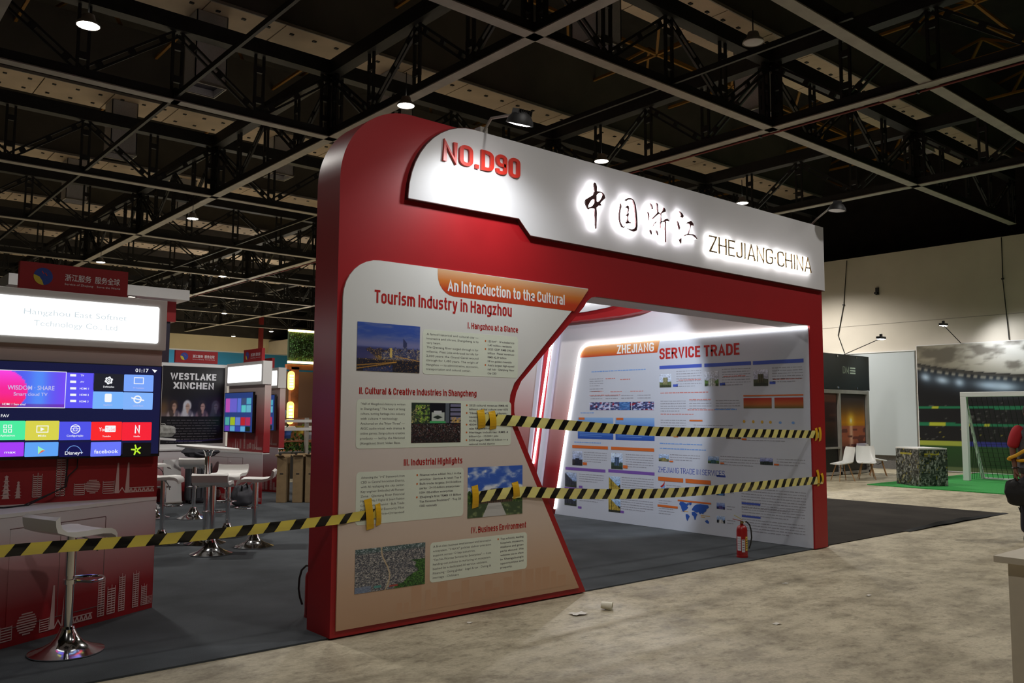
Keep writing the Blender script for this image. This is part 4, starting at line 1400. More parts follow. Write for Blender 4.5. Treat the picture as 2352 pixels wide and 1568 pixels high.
def skyline(mb, T, u, v, s, d, kind):
    """one motif of the white city skyline print"""
    def q(a, b, c, e):
        mb.add([T(u + a * s, v + c * s, d), T(u + b * s, v + c * s, d), T(u + b * s, v + e * s, d), T(u + a * s, v + e * s, d)], [(0, 1, 2, 3)])
    if kind == 'tower':
        for k in range(16):
            q(0, .26, k * .07, k * .07 + .035)
        q(0, .02, 0, 1.14); q(.24, .26, 0, 1.14); q(.12, .14, 0, 1.2)
    elif kind == 'block':
        for k in range(11):
            q(0, .3, k * .07, k * .07 + .035)
        q(0, .02, 0, .8); q(.15, .17, 0, .84); q(.28, .3, 0, .8)
    elif kind == 'twin':
        for sx in (0, .36):
            mb.add([T(u + (sx + a) * s, v + b * s, d) for a, b in ((0, 0), (.16, 0), (.12, 1.1), (.07, 1.1))], [(0, 1, 2, 3)])
        mb.add([T(u + a * s, v + b * s, d) for a, b in ((.16, .0), (.26, .16), (.36, 0), (.36, .06), (.26, .22), (.16, .06))], [(0, 1, 4, 5), (1, 2, 3, 4)])
    elif kind == 'globe':
        for k in range(9):
            y = -.92 + k * .22
            w_ = math.sqrt(max(0, 1 - y * y)) * .28
            q(.28 - w_, .28 + w_, .3 + y * .28, .3 + y * .28 + .035)
    elif kind == 'bridge':
        q(0, .9, 0, .03); q(0, .9, .16, .19)
        for k in range(6):
            a = k * .15
            mb.add([T(u + (a + x) * s, v + y * s, d) for x, y in ((0, .03), (.05, .03), (.1, .16), (.05, .16))], [(0, 1, 2, 3)])
            mb.add([T(u + (a + x) * s, v + y * s, d) for x, y in ((.1, .03), (.15, .03), (.1, .16), (.06, .16))], [(0, 1, 2, 3)])
    elif kind == 'pagoda':
        for k in range(5):
            w_ = .14 - .02 * k
            mb.add([T(u + (.14 + x) * s, v + y * s, d) for x, y in ((-w_ * .7, k * .13), (w_ * .7, k * .13), (w_ * .45, k * .13 + .09), (w_, k * .13 + .1), (0, k * .13 + .15), (-w_, k * .13 + .1), (-w_ * .45, k * .13 + .09))], [tuple(range(7))])
    elif kind == 'rows':
        for k in range(6):
            q(0, .4, k * .08, k * .08 + .03)
        q(.0, .02, 0, .46); q(.38, .4, 0, .46)


def kiosk(T, label, x0, text, wedge=.79, near=True):
    """display kiosk; T(u, v, d): u = 0 at its right end, negative to the left, v up, d towards the viewer"""
    w = x0
    r = thing('display_kiosk', label, 'kiosk', T(w / 2, 0, 0))
    bw = MB(); bw.prism([(w, .9), (0, .9), (0, 2.12), (w, 2.12)], T, -.12, 0)
    bwo = bw.build('back_wall', M_kiosk_up, r)
    lb = MB(); lb.prism([(w - .01, 2.12), (.012, 2.12), (.012, 2.54), (w - .01, 2.54)], T, -.12, .05)
    lbo = lb.build('lightbox', M_white, r, bevel=.006 if near else 0)
    m2 = MB(); rrect(m2, T, w + .05, -.055, 2.176, 2.478, .015, .05, .056)
    sc = m2.build('lit_face', M_lb, lbo)
    if text:
        m3 = MB()
        for k, (t_, uu, wd) in enumerate(text):
            text_into(m3, t_, T, uu, 2.345 - .085 * k, .045, wd, d=.058, res=3)
        m3.build('lit_lettering', M_lb_text, lbo, kind='stuff')
    cab = MB()
    C = [(0, 0), (w, 0), (w, wedge), (0, .004)]
    v = [T(a, z, b) for z in (CZ, .885) for a, b in C]
    cab.add(v, [(0, 1, 2, 3), (4, 7, 6, 5), (0, 4, 5, 1), (1, 5, 6, 2), (2, 6, 7, 3), (3, 7, 4, 0)])
    cab.build('cabinet', M_kiosk_cab, r)
    top = MB()
    C = [(0, -.12), (w, -.12), (w, wedge + .004), (0, .008)]
    v = [T(a, z, b) for z in (.885, .91) for a, b in C]
    top.add(v, [(0, 1, 2, 3), (4, 7, 6, 5), (0, 4, 5, 1), (1, 5, 6, 2), (2, 6, 7, 3), (3, 7, 4, 0)])
    top.build('counter_top', M_white, r)
    L = math.hypot(w, wedge - .004)
    ca, sa = abs(w) / L, (wedge - .004) / L

    def CF(s, z, d):
        """cabinet front: s runs from the left end to the right end"""
        t = L - s
        return T(-t * ca + d * sa, z, .004 + t * sa + d * ca)

    # skirting, door, lock
    mb = MB()
    dr = rrect(mb, CF, L - 1.32, L - .52, .14, .80, .004, .0, .004, n=1)
    door = mb.build('door', M_kiosk_cab, r)
    mb = MB()
    for a, b, c, e in ((L - 1.325, L - .515, .80, .806), (L - .52, L - .513, .14, .80), (L - .92, L - .915, .14, .80), (L - 1.325, L - .515, .134, .14)):
        mb.prism([(a, c), (b, c), (b, e), (a, e)], CF, .0, .0046)
    mb.build('seam', M_seam, door)
    mb = MB()
    p = CF(L - .86, .72, .004); q = CF(L - .86, .72, .016)
    mb.cyl(p, q, .016, 14)
    mb.build('lock', M_chrome, door)
    sk = MB()
    s0 = L - .28
    for kd, s_, sc_ in (('rows', 1.36, .22), ('globe', 1.24, .28), ('rows', 1.06, .2), ('twin', .98, .28), ('bridge', .84, .26), ('tower', .56, .25), ('block', .47, .26), ('tower', .36, .24), ('tower', .22, .24), ('block', .13, .2), ('rows', .07, .14)):
        skyline(sk, CF, L - s_, .055, sc_, .006, kd)
    sk.build('skyline_print', M_sky_print, r, kind='stuff')
    sk = MB()
    for kd, s_, sc_ in (('pagoda', 1.22, .14), ('pagoda', 1.13, .26), ('pagoda', 1.04, .19), ('block', .92, .22), ('tower', .76, .26), ('rows', .63, .2), ('globe', .55, .2), ('rows', .42, .22), ('twin', .33, .22), ('bridge', .22, .22)):
        skyline(sk, T, w * (s_ / 1.46) , .955, sc_, .003, kd)
    sk.build('skyline_print', M_sky_print, r, kind='stuff')
    return r


def signboard(T, label, u0, u1, v0, v1):
    r = thing('signboard', label, 'signboard', T((u0 + u1) / 2, v0, -.04), group='red service signboards on the kiosks')
    mb = MB(); mb.prism([(u0, v0), (u1, v0), (u1, v1), (u0, v1)], T, -.07, -.01)
    bo = mb.build('board', M_sign_red, r)
    s = (u1 - u0)
    h = v1 - v0
    cx, cy, rad = u0 + .205 * s, v0 + .52 * h, .31 * h
    mb = MB(); mb.add([T(cx + rad * math.cos(t), cy + rad * math.sin(t), -.008) for t in np.linspace(0, 2 * math.pi, 25)[:-1]], [tuple(range(24))])
    mb.build('globe_emblem', M_globe_blue, bo)
    mb = MB()
    pts = [(cx + rad * math.cos(t), cy + rad * math.sin(t)) for t in np.linspace(math.radians(170), math.radians(275), 9)]
    pts += [(cx + rad * (-.0 + .1 * k - .35), cy + rad * (-.6 + .25 * k)) for k in range(2, -1, -1)]
    pts = pts[:9] + [(cx - rad * .1, cy - rad * .5), (cx - rad * .4, cy - rad * .05)]
    mb.add([T(a, b, -.0072) for a, b in pts], [tuple(range(len(pts)))])
    mb.build('emblem_crescent', M_globe_yellow, bo)
    mb = MB()
    for a, b in ((-.1, .45), (.25, .25)):
        mb.add([T(cx + rad * (a + x), cy + rad * (b + y), -.0068) for x, y in ((-.1, .15), (.0, .18), (.18, -.12), (.08, -.15))], [(0, 1, 2, 3)])
    mb.build('emblem_marks', mat('emblem_red', rgb(190, 50, 50), .4), bo)
    mb = MB()
    text_into(mb, '浙江服务', T, u0 + .40 * s, v0 + .46 * h, .20 * h, .245 * s, d=-.008, res=2, bold=.01)
    mb.build('lettering', M_ink_white, bo)
    mb = MB()
    text_into(mb, '服务全球', T, u0 + .68 * s, v0 + .46 * h, .20 * h, .24 * s, d=-.008, res=2, bold=.01)
    mb.build('lettering', M_ink_white, bo)
    mb = MB(); text_into(mb, 'Service of Zhejiang', T, u0 + .40 * s, v0 + .285 * h, .075 * h, .265 * s, d=-.008, res=2)
    mb.build('small_lettering', M_ink_white, bo)
    mb = MB(); text_into(mb, 'Serve the World', T, u0 + .70 * s, v0 + .285 * h, .075 * h, .225 * s, d=-.008, res=2)
    mb.build('small_lettering', M_ink_white, bo)
    return r


K1X, K1Y = -.648, 1.80


def T1(u, v, d):
    return (K1X + u, K1Y - d, v)


kiosk(T1, 'near white to red display kiosk with lit sign at the left edge', -1.46, [('Hangzhou East Softnet', -1.05, .74), ('Technology Co., Ltd', -.98, .60)])
signboard(T1, 'red globe signboard on top of the near kiosk at the left', -1.08, -.295, 2.54, 2.757)

# ---- the television on the near kiosk
tv = thing('television', 'large lit smart television on the near kiosk showing app tiles', 'television', T1(-.7, 1.25, .07), group='televisions on the kiosks')
mb = MB(); mb.prism([(-1.37, 1.245), (-.018, 1.245), (-.018, 1.988), (-1.37, 1.988)], T1, .045, .085)
tvb = mb.build('housing', M_black, tv, bevel=.004)
M_scr = emit_mat('tv_navy', rgb(18, 22, 60), 1.0)
mb = MB(); mb.add([T1(a, b, .0856) for a, b in ((-1.36, 1.268), (-.028, 1.268), (-.028, 1.98), (-1.36, 1.98))], [(0, 1, 2, 3)])
scr = mb.build('screen', M_scr, tv)
MB().box(*(sorted((T1(-.9, 0, 0)[0], T1(-.5, 0, 0)[0]))), K1Y - .045, K1Y, 1.5, 1.75).build('wall_bracket', M_steel_dark, tv)


def tvp(px, py):
    p = at(px, py, 'y', K1Y - .086)
    return p[0] - K1X, p[2]


def tile(name, a, b, c, e, color, strength=1.0, r=.006, fn=None):
    """screen tile from its place in the photograph (left, top, right, bottom)"""
    (u0, v1), (u1, v0) = tvp(a, b), tvp(c, e)
    if fn:
        return picture(name, T1, u0, u1, v0, v1, 60, 34, fn, M_screen_attr, scr, d=.0861), (u0, u1, v0, v1)
    mb = MB(); rrect(mb, T1, u0, u1, v0, v1, r, .0858, .0861, n=3)
    return mb.build(name, emit_mat('tile_%s' % '_'.join(str(int(255 * x)) for x in color), color, strength), scr), (u0, u1, v0, v1)


def hero(U, V):
    C = solid(U, (84, 92, 240)); C = mixc(C, (1 - U) * .0 + np.exp(-((U - .72) / .12) ** 2) * .8, (84, 150, 250)); C = mixc(C, (U - .75) * 3, (130, 70, 246))
    m = ((U - .28) ** 2 / .1 + (V - .45) ** 2 / .36) < 1
    C = mixc(C, m, (246, 40, 150)); C = mixc(C, m * np.clip((V - .5) * 2, 0, 1), (250, 70, 230)); C = mixc(C, m * np.clip((.4 - V) * 2.5, 0, 1), (250, 40, 80)); C = mixc(C, (V < .12) * .5, (110, 30, 130))
    return C


tile('hero_tile', -75, 846, 149, 937, None, fn=hero)
hu0, hv1 = tvp(-75, 846); hu1, hv0 = tvp(149, 937)
mb = MB()
for a, b, c, e in ((hu0, hu1, hv1 - .004, hv1), (hu0, hu1, hv0, hv0 + .004), (hu0, hu0 + .004, hv0, hv1), (hu1 - .004, hu1, hv0, hv1)):
    mb.prism([(a, c), (b, c), (b, e), (a, e)], T1, .0862, .0866)
M_tvw = emit_mat('tv_white', (.9, .92, .95), 1.0)
M_tvp = emit_mat('tv_pale', rgb(190, 190, 235), 1.0)
mb.build('hero_border', M_tvw, scr)
BL = rgb(128, 178, 250)
tile('source_tile', 151, 855, 213, 937, rgb(92, 84, 244))
tile('settings_tile', 215, 857, 283, 897, rgb(30, 32, 42))
tile('app_tile', 285.5, 859.5, 351.5, 899.5, rgb(120, 164, 250))
tile('app_tile', 213.6, 898.5, 282, 939, rgb(120, 178, 250))
tile('app_tile', 283.6, 900.5, 350, 940.5, rgb(128, 178, 250))
tile('app_tile', -15, 966, 56.6, 1009.6, rgb(76, 236, 160))
tile('app_tile', 59, 966, 134.5, 1009.8, rgb(216, 210, 76))
tile('app_tile', 136.5, 968, 208, 1009.5, rgb(80, 84, 232))
tile('app_tile', 210, 968.5, 278.7, 1010, rgb(250, 40, 44))
tile('app_tile', 281, 969.5, 347, 1010.5, rgb(246, 34, 54))
tile('app_tile', -20, 1016, 54, 1047.5, rgb(164, 62, 246))
tile('app_tile', 57.4, 1015.5, 133, 1047, rgb(96, 164, 246))
tile('app_tile', 137, 1016, 207, 1047, rgb(16, 16, 76))
tile('app_tile', 209, 1015, 277, 1046.5, rgb(104, 118, 250))
tile('app_tile', 282, 1017, 346, 1046.5, rgb(8, 9, 12))


def tv_text(t_, px0, px1, py, hpx, m, bold=.01, stroke=False):
    (u0, v0) = tvp(px0, py); (u1, _) = tvp(px1, py); (_, v1) = tvp(px0, py - hpx)
    mb = MB()
    if stroke:
        head_into(mb, t_, T1, u0, v0, v1 - v0, u1 - u0, .17, d=.0864)
    else:
        text_into(mb, t_, T1, u0, v0, v1 - v0, u1 - u0, d=.0864, res=3, bold=bold)
    mb.build('screen_lettering', m, scr)


for a in (('WISDOM · SHARE', 17, 125, 894, 10.5, M_tvp), ('Smart cloud TV', 31, 109, 908, 8, M_tvp), ('HDMI 1 Sem sinal', 5, 58, 930, 5, M_tvw), ('FAV', 2, 21, 957.5, 7, M_tvw), ('01:17', 311, 341, 854, 8.5, M_tvw), ('TV', 185, 193, 864, 4.5, M_tvw), ('AV', 184, 193, 878.5, 4, M_tvw), ('HDMI 1', 183, 204, 894, 4.5, M_tvw), ('HDMI 2', 182.5, 204, 908.5, 4.5, M_tvw), ('HDMI 3', 182, 203, 923.5, 4.5, M_tvw), ('Definições', 237, 262, 889.5, 4, M_tvw),
          ('TV Assistant', 305, 331, 892, 3.5, M_tvp), ('AppStore', 237, 258, 931, 3.5, M_tvp), ('Quick Share', 305, 329, 933, 3.5, M_tvp), ('Aplicativos', 0, 34, 1002, 4.5, M_tvw), ('Mídia', 87, 106, 1002.5, 4.5, M_tvw), ('Configuração', 153, 191, 1002.5, 4.5, M_tvw), ('Youtube', 235, 254, 1003.5, 4, M_tvw), ('Netflix', 307, 322, 1003.5, 3.5, M_tvw), ('facebook', 216, 271, 1041, 9, M_tvw), ('Disney+', 149, 190, 1044, 8, M_tvw), ('max', 10, 36, 1041, 6, M_tvw), ('You', 227, 243, 990, 9, M_tvw)):
    tv_text(*a)
tv_text('N', 309, 321, 995, 19, M_tvw, stroke=True)
# icons on the tiles
mb = MB()
for a, b in ((8, 975), (19, 975), (8, 985), (19, 985)):
    (u0, v1), (u1, v0) = tvp(a, b), tvp(a + 8, b + 8)
    for x0, x1, y0, y1 in ((u0, u1, v1 - .005, v1), (u0, u1, v0, v0 + .005), (u0, u0 + .005, v0, v1), (u1 - .005, u1, v0, v1)):
        mb.add([T1(x0, y0, .0864), T1(x1, y0, .0864), T1(x1, y1, .0864), T1(x0, y1, .0864)], [(0, 1, 2, 3)])
for (a, b, c, e) in ((84, 977, 111, 993), (308, 866, 330, 882)):
    (u0, v1), (u1, v0) = tvp(a, b), tvp(c, e)
    for x0, x1, y0, y1 in ((u0, u1, v1 - .006, v1), (u0, u1, v0, v0 + .006), (u0, u0 + .006, v0, v1), (u1 - .006, u1, v0, v1)):
        mb.add([T1(x0, y0, .0864), T1(x1, y0, .0864), T1(x1, y1, .0864), T1(x0, y1, .0864)], [(0, 1, 2, 3)])
mb.add([T1(*tvp(a, b), .0864) for a, b in ((93, 981), (103, 985), (93, 990))], [(0, 1, 2)])


def ring(mb, px, py, r0, r1, n=24, teeth=0):
    u, v = tvp(px, py)
    s = abs(tvp(px + 1, py)[0] - u)
    V_ = []
    for k in range(n):
        t = 2 * math.pi * k / n
        ro = r1 * (1 + (.22 if teeth and (k * teeth // n) % 1 == 0 and math.sin(t * teeth) > 0 else 0))
        V_ += [T1(u + s * r0 * math.cos(t), v + s * r0 * math.sin(t), .0864), T1(u + s * ro * math.cos(t), v + s * ro * math.sin(t), .0864)]
    mb.add(V_, [(2 * k, 2 * k + 1, 2 * ((k + 1) % n) + 1, 2 * ((k + 1) % n)) for k in range(n)])


ring(mb, 250, 873.5, 5, 8, 48, 6); ring(mb, 250, 873.5, 1.5, 3.5); ring(mb, 173, 985, 9.5, 11.5); ring(mb, 173, 985, 4, 5); ring(mb, 316, 917, 6.5, 9.5)
for yy in (980, 985, 990):
    (u0, v0), (u1, _) = tvp(163, yy), tvp(183, yy)
    mb.add([T1(u0, v0, .0864), T1(u1, v0, .0864), T1(u1, v0 + .004, .0864), T1(u0, v0 + .004, .0864)], [(0, 1, 2, 3)])
for yy in (861, 876, 891, 906, 920):
    (u0, v0), (u1, v1) = tvp(161, yy + 3), tvp(175, yy - 2)
    mb.add([T1(u0, v0, .0864), T1(u1, v0, .0864), T1(u1, v1, .0864), T1(u0, v1, .0864)], [(0, 1, 2, 3)])
(u0, v0), (u1, v1) = tvp(241, 992), tvp(266, 977)
rrect(mb, T1, u0, u1, v0, v1, .006, .0862, .0864)
(u0, v0), (u1, v1) = tvp(240, 923), tvp(257, 904)
rrect(mb, T1, u0, u1, v0, v1, .01, .0862, .0864)
mb.add([T1(*tvp(a, b), .0864) for a, b in ((349, 848), (361, 850), (355.5, 856)) ], [(0, 1, 2)])
mb.add([T1(*tvp(a, b), .0864) for a, b in ((301, 912), (331, 918), (331, 921), (302, 915))], [(0, 1, 2, 3)])
mb.build('screen_icons', M_tvw, scr, kind='stuff')
tv_text('Tube', 243, 264, 989, 8.5, emit_mat('tile_250_40_44', rgb(250, 40, 44)))
mb = MB(); mb.add([T1(*tvp(a, b), .0864) for a, b in ((87, 1024), (104, 1034), (87, 1043))], [(0, 1, 2)])
mb.build('play_icon', emit_mat('tv_mint', rgb(150, 240, 190)), scr)
mb = MB(); mb.add([T1(*tvp(a, b), .0866) for a, b in ((96, 1034), (104, 1034), (87, 1043))], [(0, 1, 2)])
mb.build('play_icon', emit_mat('tv_coral', rgb(240, 90, 70)), scr)
mb = MB()
for k in range(5):
    t = math.radians(72 * k + 20)
    cxp, cyp = 313, 1033
    mb.add([T1(*tvp(cxp + x * math.cos(t) - y * math.sin(t), cyp + x * math.sin(t) + y * math.cos(t)), .0864) for x, y in ((2, -1), (12, 3), (11, 6), (1, 3))], [(0, 1, 2, 3)])
mb.build('star_icon', emit_mat('tv_lime', rgb(190, 236, 50)), scr)
mb = MB()
V_ = []
for k in range(13):
    t = math.radians(165 - 165 * k / 12)
    V_ += [T1(*tvp(170 + 17 * math.cos(t), 1042 - 18 * math.sin(t)), .0864), T1(*tvp(170 + 18.3 * math.cos(t), 1042 - 19.3 * math.sin(t)), .0864)]
mb.add(V_, [(2 * k, 2 * k + 1, 2 * k + 3, 2 * k + 2) for k in range(12)])
mb.build('arc_icon', emit_mat('tv_skyblue', rgb(120, 170, 240)), scr)
# cables below the TV and a black box on the counter
cb = thing('power_cable', 'black power cable hanging from the television onto the counter', 'cable', T1(-.85, .92, .06))
MB().tube([T1(*tvp(160, 1050), .03), T1(*tvp(158, 1078), .03), T1(*tvp(152, 1118), .05), (T1(-.97, .916, .16)), T1(-1.15, .916, .26), T1(-1.22, .916, .2), T1(-1.16, .916, .14)], .006, 6).build('cord', M_rubber, cb, smooth=True)
MB().tube([T1(*tvp(184, 1050), .02), T1(*tvp(182, 1075), .02), T1(*tvp(160, 1095), .03), T1(*tvp(156, 1118), .04), T1(-.99, .916, .13)], .005, 6).build('cord', M_rubber, cb, smooth=True)
bxp = at(207, 1144, 'z', .912)
b_ = thing('media_box', 'small black media box on the near kiosk counter', 'media box', tuple(bxp))
MB().box(bxp[0] - .13, bxp[0] + .13, bxp[1] - .02, bxp[1] + .06, .912, .935).build('case', M_black, b_, bevel=.004)
MB().box(bxp[0] - .11, bxp[0] - .06, bxp[1] - .024, bxp[1] - .0195, .918, .926).build('front_light', M_steel_grey, b_)

# ---- second and third kiosks, facing left
def T2(u, v, d):
    return (3.43 - d, 8.83 - u, v)


def T3(u, v, d):
    return (4.62 - d, 10.75 - u, v)


kiosk(T2, 'middle distance kiosk with lit sign beside the black game poster', -1.62, None, .5, False)
kiosk(T3, 'third kiosk half hidden behind the middle distance kiosk', -1.85, None, .5, False)
signboard(T2, 'red globe signboard above the middle distance kiosk', -1.0, -.2, 2.54, 2.78)
signboard(T3, 'red globe signboard of the third kiosk, mostly hidden', -1.2, -.45, 2.54, 2.76)


def small_tv(U, V):
    C = solid(U, (44, 70, 140))
    for a, b, c, d_, col in ((.04, .45, .5, .86, (120, 110, 230)), (.04, .2, .5, .86, (210, 90, 200)), (.47, .6, .5, .86, (100, 130, 240)), (.62, .77, .7, .86, (70, 90, 130)), (.79, .95, .7, .86, (90, 190, 220)), (.62, .77, .5, .68, (100, 220, 220)), (.79, .95, .5, .68, (110, 200, 230)),
                             (.04, .2, .17, .36, (90, 190, 180)), (.22, .4, .17, .36, (180, 210, 40)), (.42, .58, .17, .36, (110, 140, 230)), (.6, .76, .17, .36, (210, 40, 50)), (.78, .94, .17, .36, (200, 50, 100)), (.04, .2, .01, .14, (120, 70, 200)), (.22, .4, .01, .14, (110, 190, 230)), (.42, .58, .01, .14, (60, 80, 190)), (.6, .76, .01, .14, (110, 190, 240)), (.78, .94, .01, .14, (20, 40, 30))):
        C = mixc(C, rect(U, V, a, b, c, d_), col)
    return C * .85


for T, lab, u0, u1 in ((T2, 'lit television on the middle distance kiosk', -1.60, -.30), (T3, 'lit television on the third kiosk', -1.40, -.06)):
    t_ = thing('television', lab, 'television', T((u0 + u1) / 2, 1.25, .07), group='televisions on the kiosks')
    mb = MB(); mb.prism([(u0, 1.245), (u1, 1.245), (u1, 1.99), (u0, 1.99)], T, .045, .085)
    mb.build('housing', M_black, t_)
    picture('screen', T, u0 + .01, u1 - .01, 1.262, 1.98, 70, 40, small_tv, M_screen_attr, t_, d=.0856)

# ---- black game poster wall beside the middle kiosk
PY = 10.52


def T4(u, v, d):
    return (u, PY - d, v)


ps = thing('poster_wall', 'white poster wall with a black game poster and cabinet below', 'poster wall', (2.75, PY, 0))
MB().prism([(2.05, .92), (3.42, .92), (3.42, 2.53), (2.05, 2.53)], T4, -.1, 0).build('wall_panel', M_white, ps)
cab = MB(); cab.prism([(1.2, CZ), (2.88, CZ), (2.88, .92), (1.2, .92)], T4, -.1, .22)
cab.build('cabinet', M_kiosk_cab, ps)
MB().prism([(1.2, .92), (2.9, .92), (2.9, .945), (1.2, .945)], T4, -.1, .24).build('counter_top', M_white, ps)


def game_poster(U, V):
    C = solid(U, (14, 13, 18)); n = fbm(U, V, 5, 2)
    band = np.exp(-((V - .44) / .16) ** 2)
    C = mixc(C, band * .5 * n, (70, 60, 120)); C = mixc(C, np.exp(-((V - .36) / .05) ** 2) * .35 * (U < .6), (200, 190, 240)); C = mixc(C, np.exp(-((U - .03) / .1) ** 2 - ((V - .45) / .12) ** 2) * .5, (180, 130, 50))
    el = lambda cx, cy, rx, ry: np.clip((1 - np.sqrt(((U - cx) / rx) ** 2 + ((V - cy) / ry) ** 2)) * 4, 0, 1)
    for c, hc, fc, bc in ((.19, (60, 44, 38), (186, 148, 130), (176, 160, 160)), (.40, (214, 214, 220), (200, 168, 152), (190, 186, 196)), (.64, (44, 38, 46), (184, 146, 136), (140, 112, 124)), (.86, (64, 68, 80), (104, 106, 116), (56, 58, 78))):
        C = mixc(C, el(c, .34, .12, .12) * (V > .35), bc); C = mixc(C, el(c, .49, .075, .085), hc); C = mixc(C, el(c - .03, .42, .05, .09) * .8, hc)
        C = mixc(C, el(c + .01, .475, .04, .055), fc); C = mixc(C, el(c + .01, .42, .02, .035), fc); C = mixc(C, el(c + .0, .487, .03, .008) * .7, (60, 44, 44)); C = mixc(C, el(c + .05, .40, .03, .06) * .5, (40, 34, 60))
    C = mixc(C, (V < .35), (12, 12, 16)); C = mixc(C, np.exp(-((V - .035 - .03 * (U - .5) ** 2 * 4) / .008) ** 2) * .7, (60, 44, 130))
    return C


pp = picture('poster_print', T4, 2.20, 3.37, 1.03, 2.47, 90, 110, game_poster, M_print, ps, d=.002)
for t_, v in (('WESTLAKE', 2.22), ('XINCHEN', 2.05)):
    mb = MB(); head_into(mb, t_, T4, 2.34 if t_[0] == 'W' else 2.40, v, .125, .86 if t_[0] == 'W' else .76, .2, d=.004)
    mb.build('poster_title', M_ink_white, ps)
mb = MB()
r_ = random.Random(3)
for k in range(9):
    u = 2.31
    while u < 3.22 - (.3 if k == 8 else 0):
        w_ = r_.uniform(.03, .12)
        mb.add([T4(u, 1.46 - .05 * k, .004), T4(u + w_, 1.46 - .05 * k, .004), T4(u + w_, 1.472 - .05 * k, .004), T4(u, 1.472 - .05 * k, .004)], [(0, 1, 2, 3)])
        u += w_ + .02
mb.build('poster_small_print', M_ink_grey, ps, kind='stuff')
signboard(T4, 'red globe signboard above the black game poster', 2.42, 3.22, 2.54, 2.77)

# ---- taller booth with canopy behind the near kiosk
cn = thing('canopy_booth', 'white canopied booth with red wall and night poster behind the near kiosk', 'booth', (.8, 11.4, 0))
q0 = at(436, 667, 'y', 10.7); q1 = at(20, 637, 'y', 10.7)
zc1 = q0[2]; zc0 = at(436, 690, 'y', 10.7)[2]
MB().box(q1[0], q0[0], 10.7, 13.5, zc0, zc1).build('canopy', M_white, cn)
xr = at(405, 700, 'y', 11.1)[0]
MB().box(q1[0] + .3, xr, 11.1, 13.2, 3.35, zc0).build('red_wall', M_red, cn)


def night(U, V):
    C = solid(U, (40, 40, 62)); C = mixc(C, (1 - V) * .8, (90, 50, 50)); s = vnoise(U, V, 30, 60, 4)
    C = mixc(C, (s > .93) * (V > .6), (230, 230, 240)); C = mixc(C, ((U - .9) / .09) ** 2 + ((V - .5) / .09) ** 2 < 1, (214, 190, 180)); C = mixc(C, ((U - .93) / .05) ** 2 + ((V - .43) / .05) ** 2 < 1, (160, 90, 70)); C = mixc(C, ((U - .9) / .12) ** 2 + ((V - .3) / .12) ** 2 < 1, (190, 160, 150)); C = mixc(C, (V < .16), (110, 36, 34))
    return C


MB().box(q1[0] + .3, xr - .08, 11.16, 13.1, CZ, 3.35).build('wall', mat('booth_navy', rgb(40, 38, 56), .6), cn)
picture('night_poster', lambda u, v, d: (u, 11.16 - d, v), .2, xr - .085, 1.0, 3.34, 60, 90, night, M_print, cn, d=.004)
for px in (18, 40, 315):
    p = at(px, 662 + (15 if px > 100 else 0), 'z', zc0 - .005)
    mb = MB(); mb.lathe([(.085, .004), (.08, -.012), (.06, -.014)], 16, (p[0], max(10.85, min(p[1], 13)), zc0))
    mb.build('downlight_rim', M_steel_grey, cn, smooth=True)
    MB().lathe([(.066, -.010), (.001, -.012)], 16, (p[0], max(10.85, min(p[1], 13)), zc0)).build('downlight_lens', mat('downlight_glow', (1, .9, .75), .5, emit=14), cn)

# ================================================================== BAR STOOLS AND TABLES
M_seat = mat('seat_white_vinyl', rgb(222, 220, 216), .4)


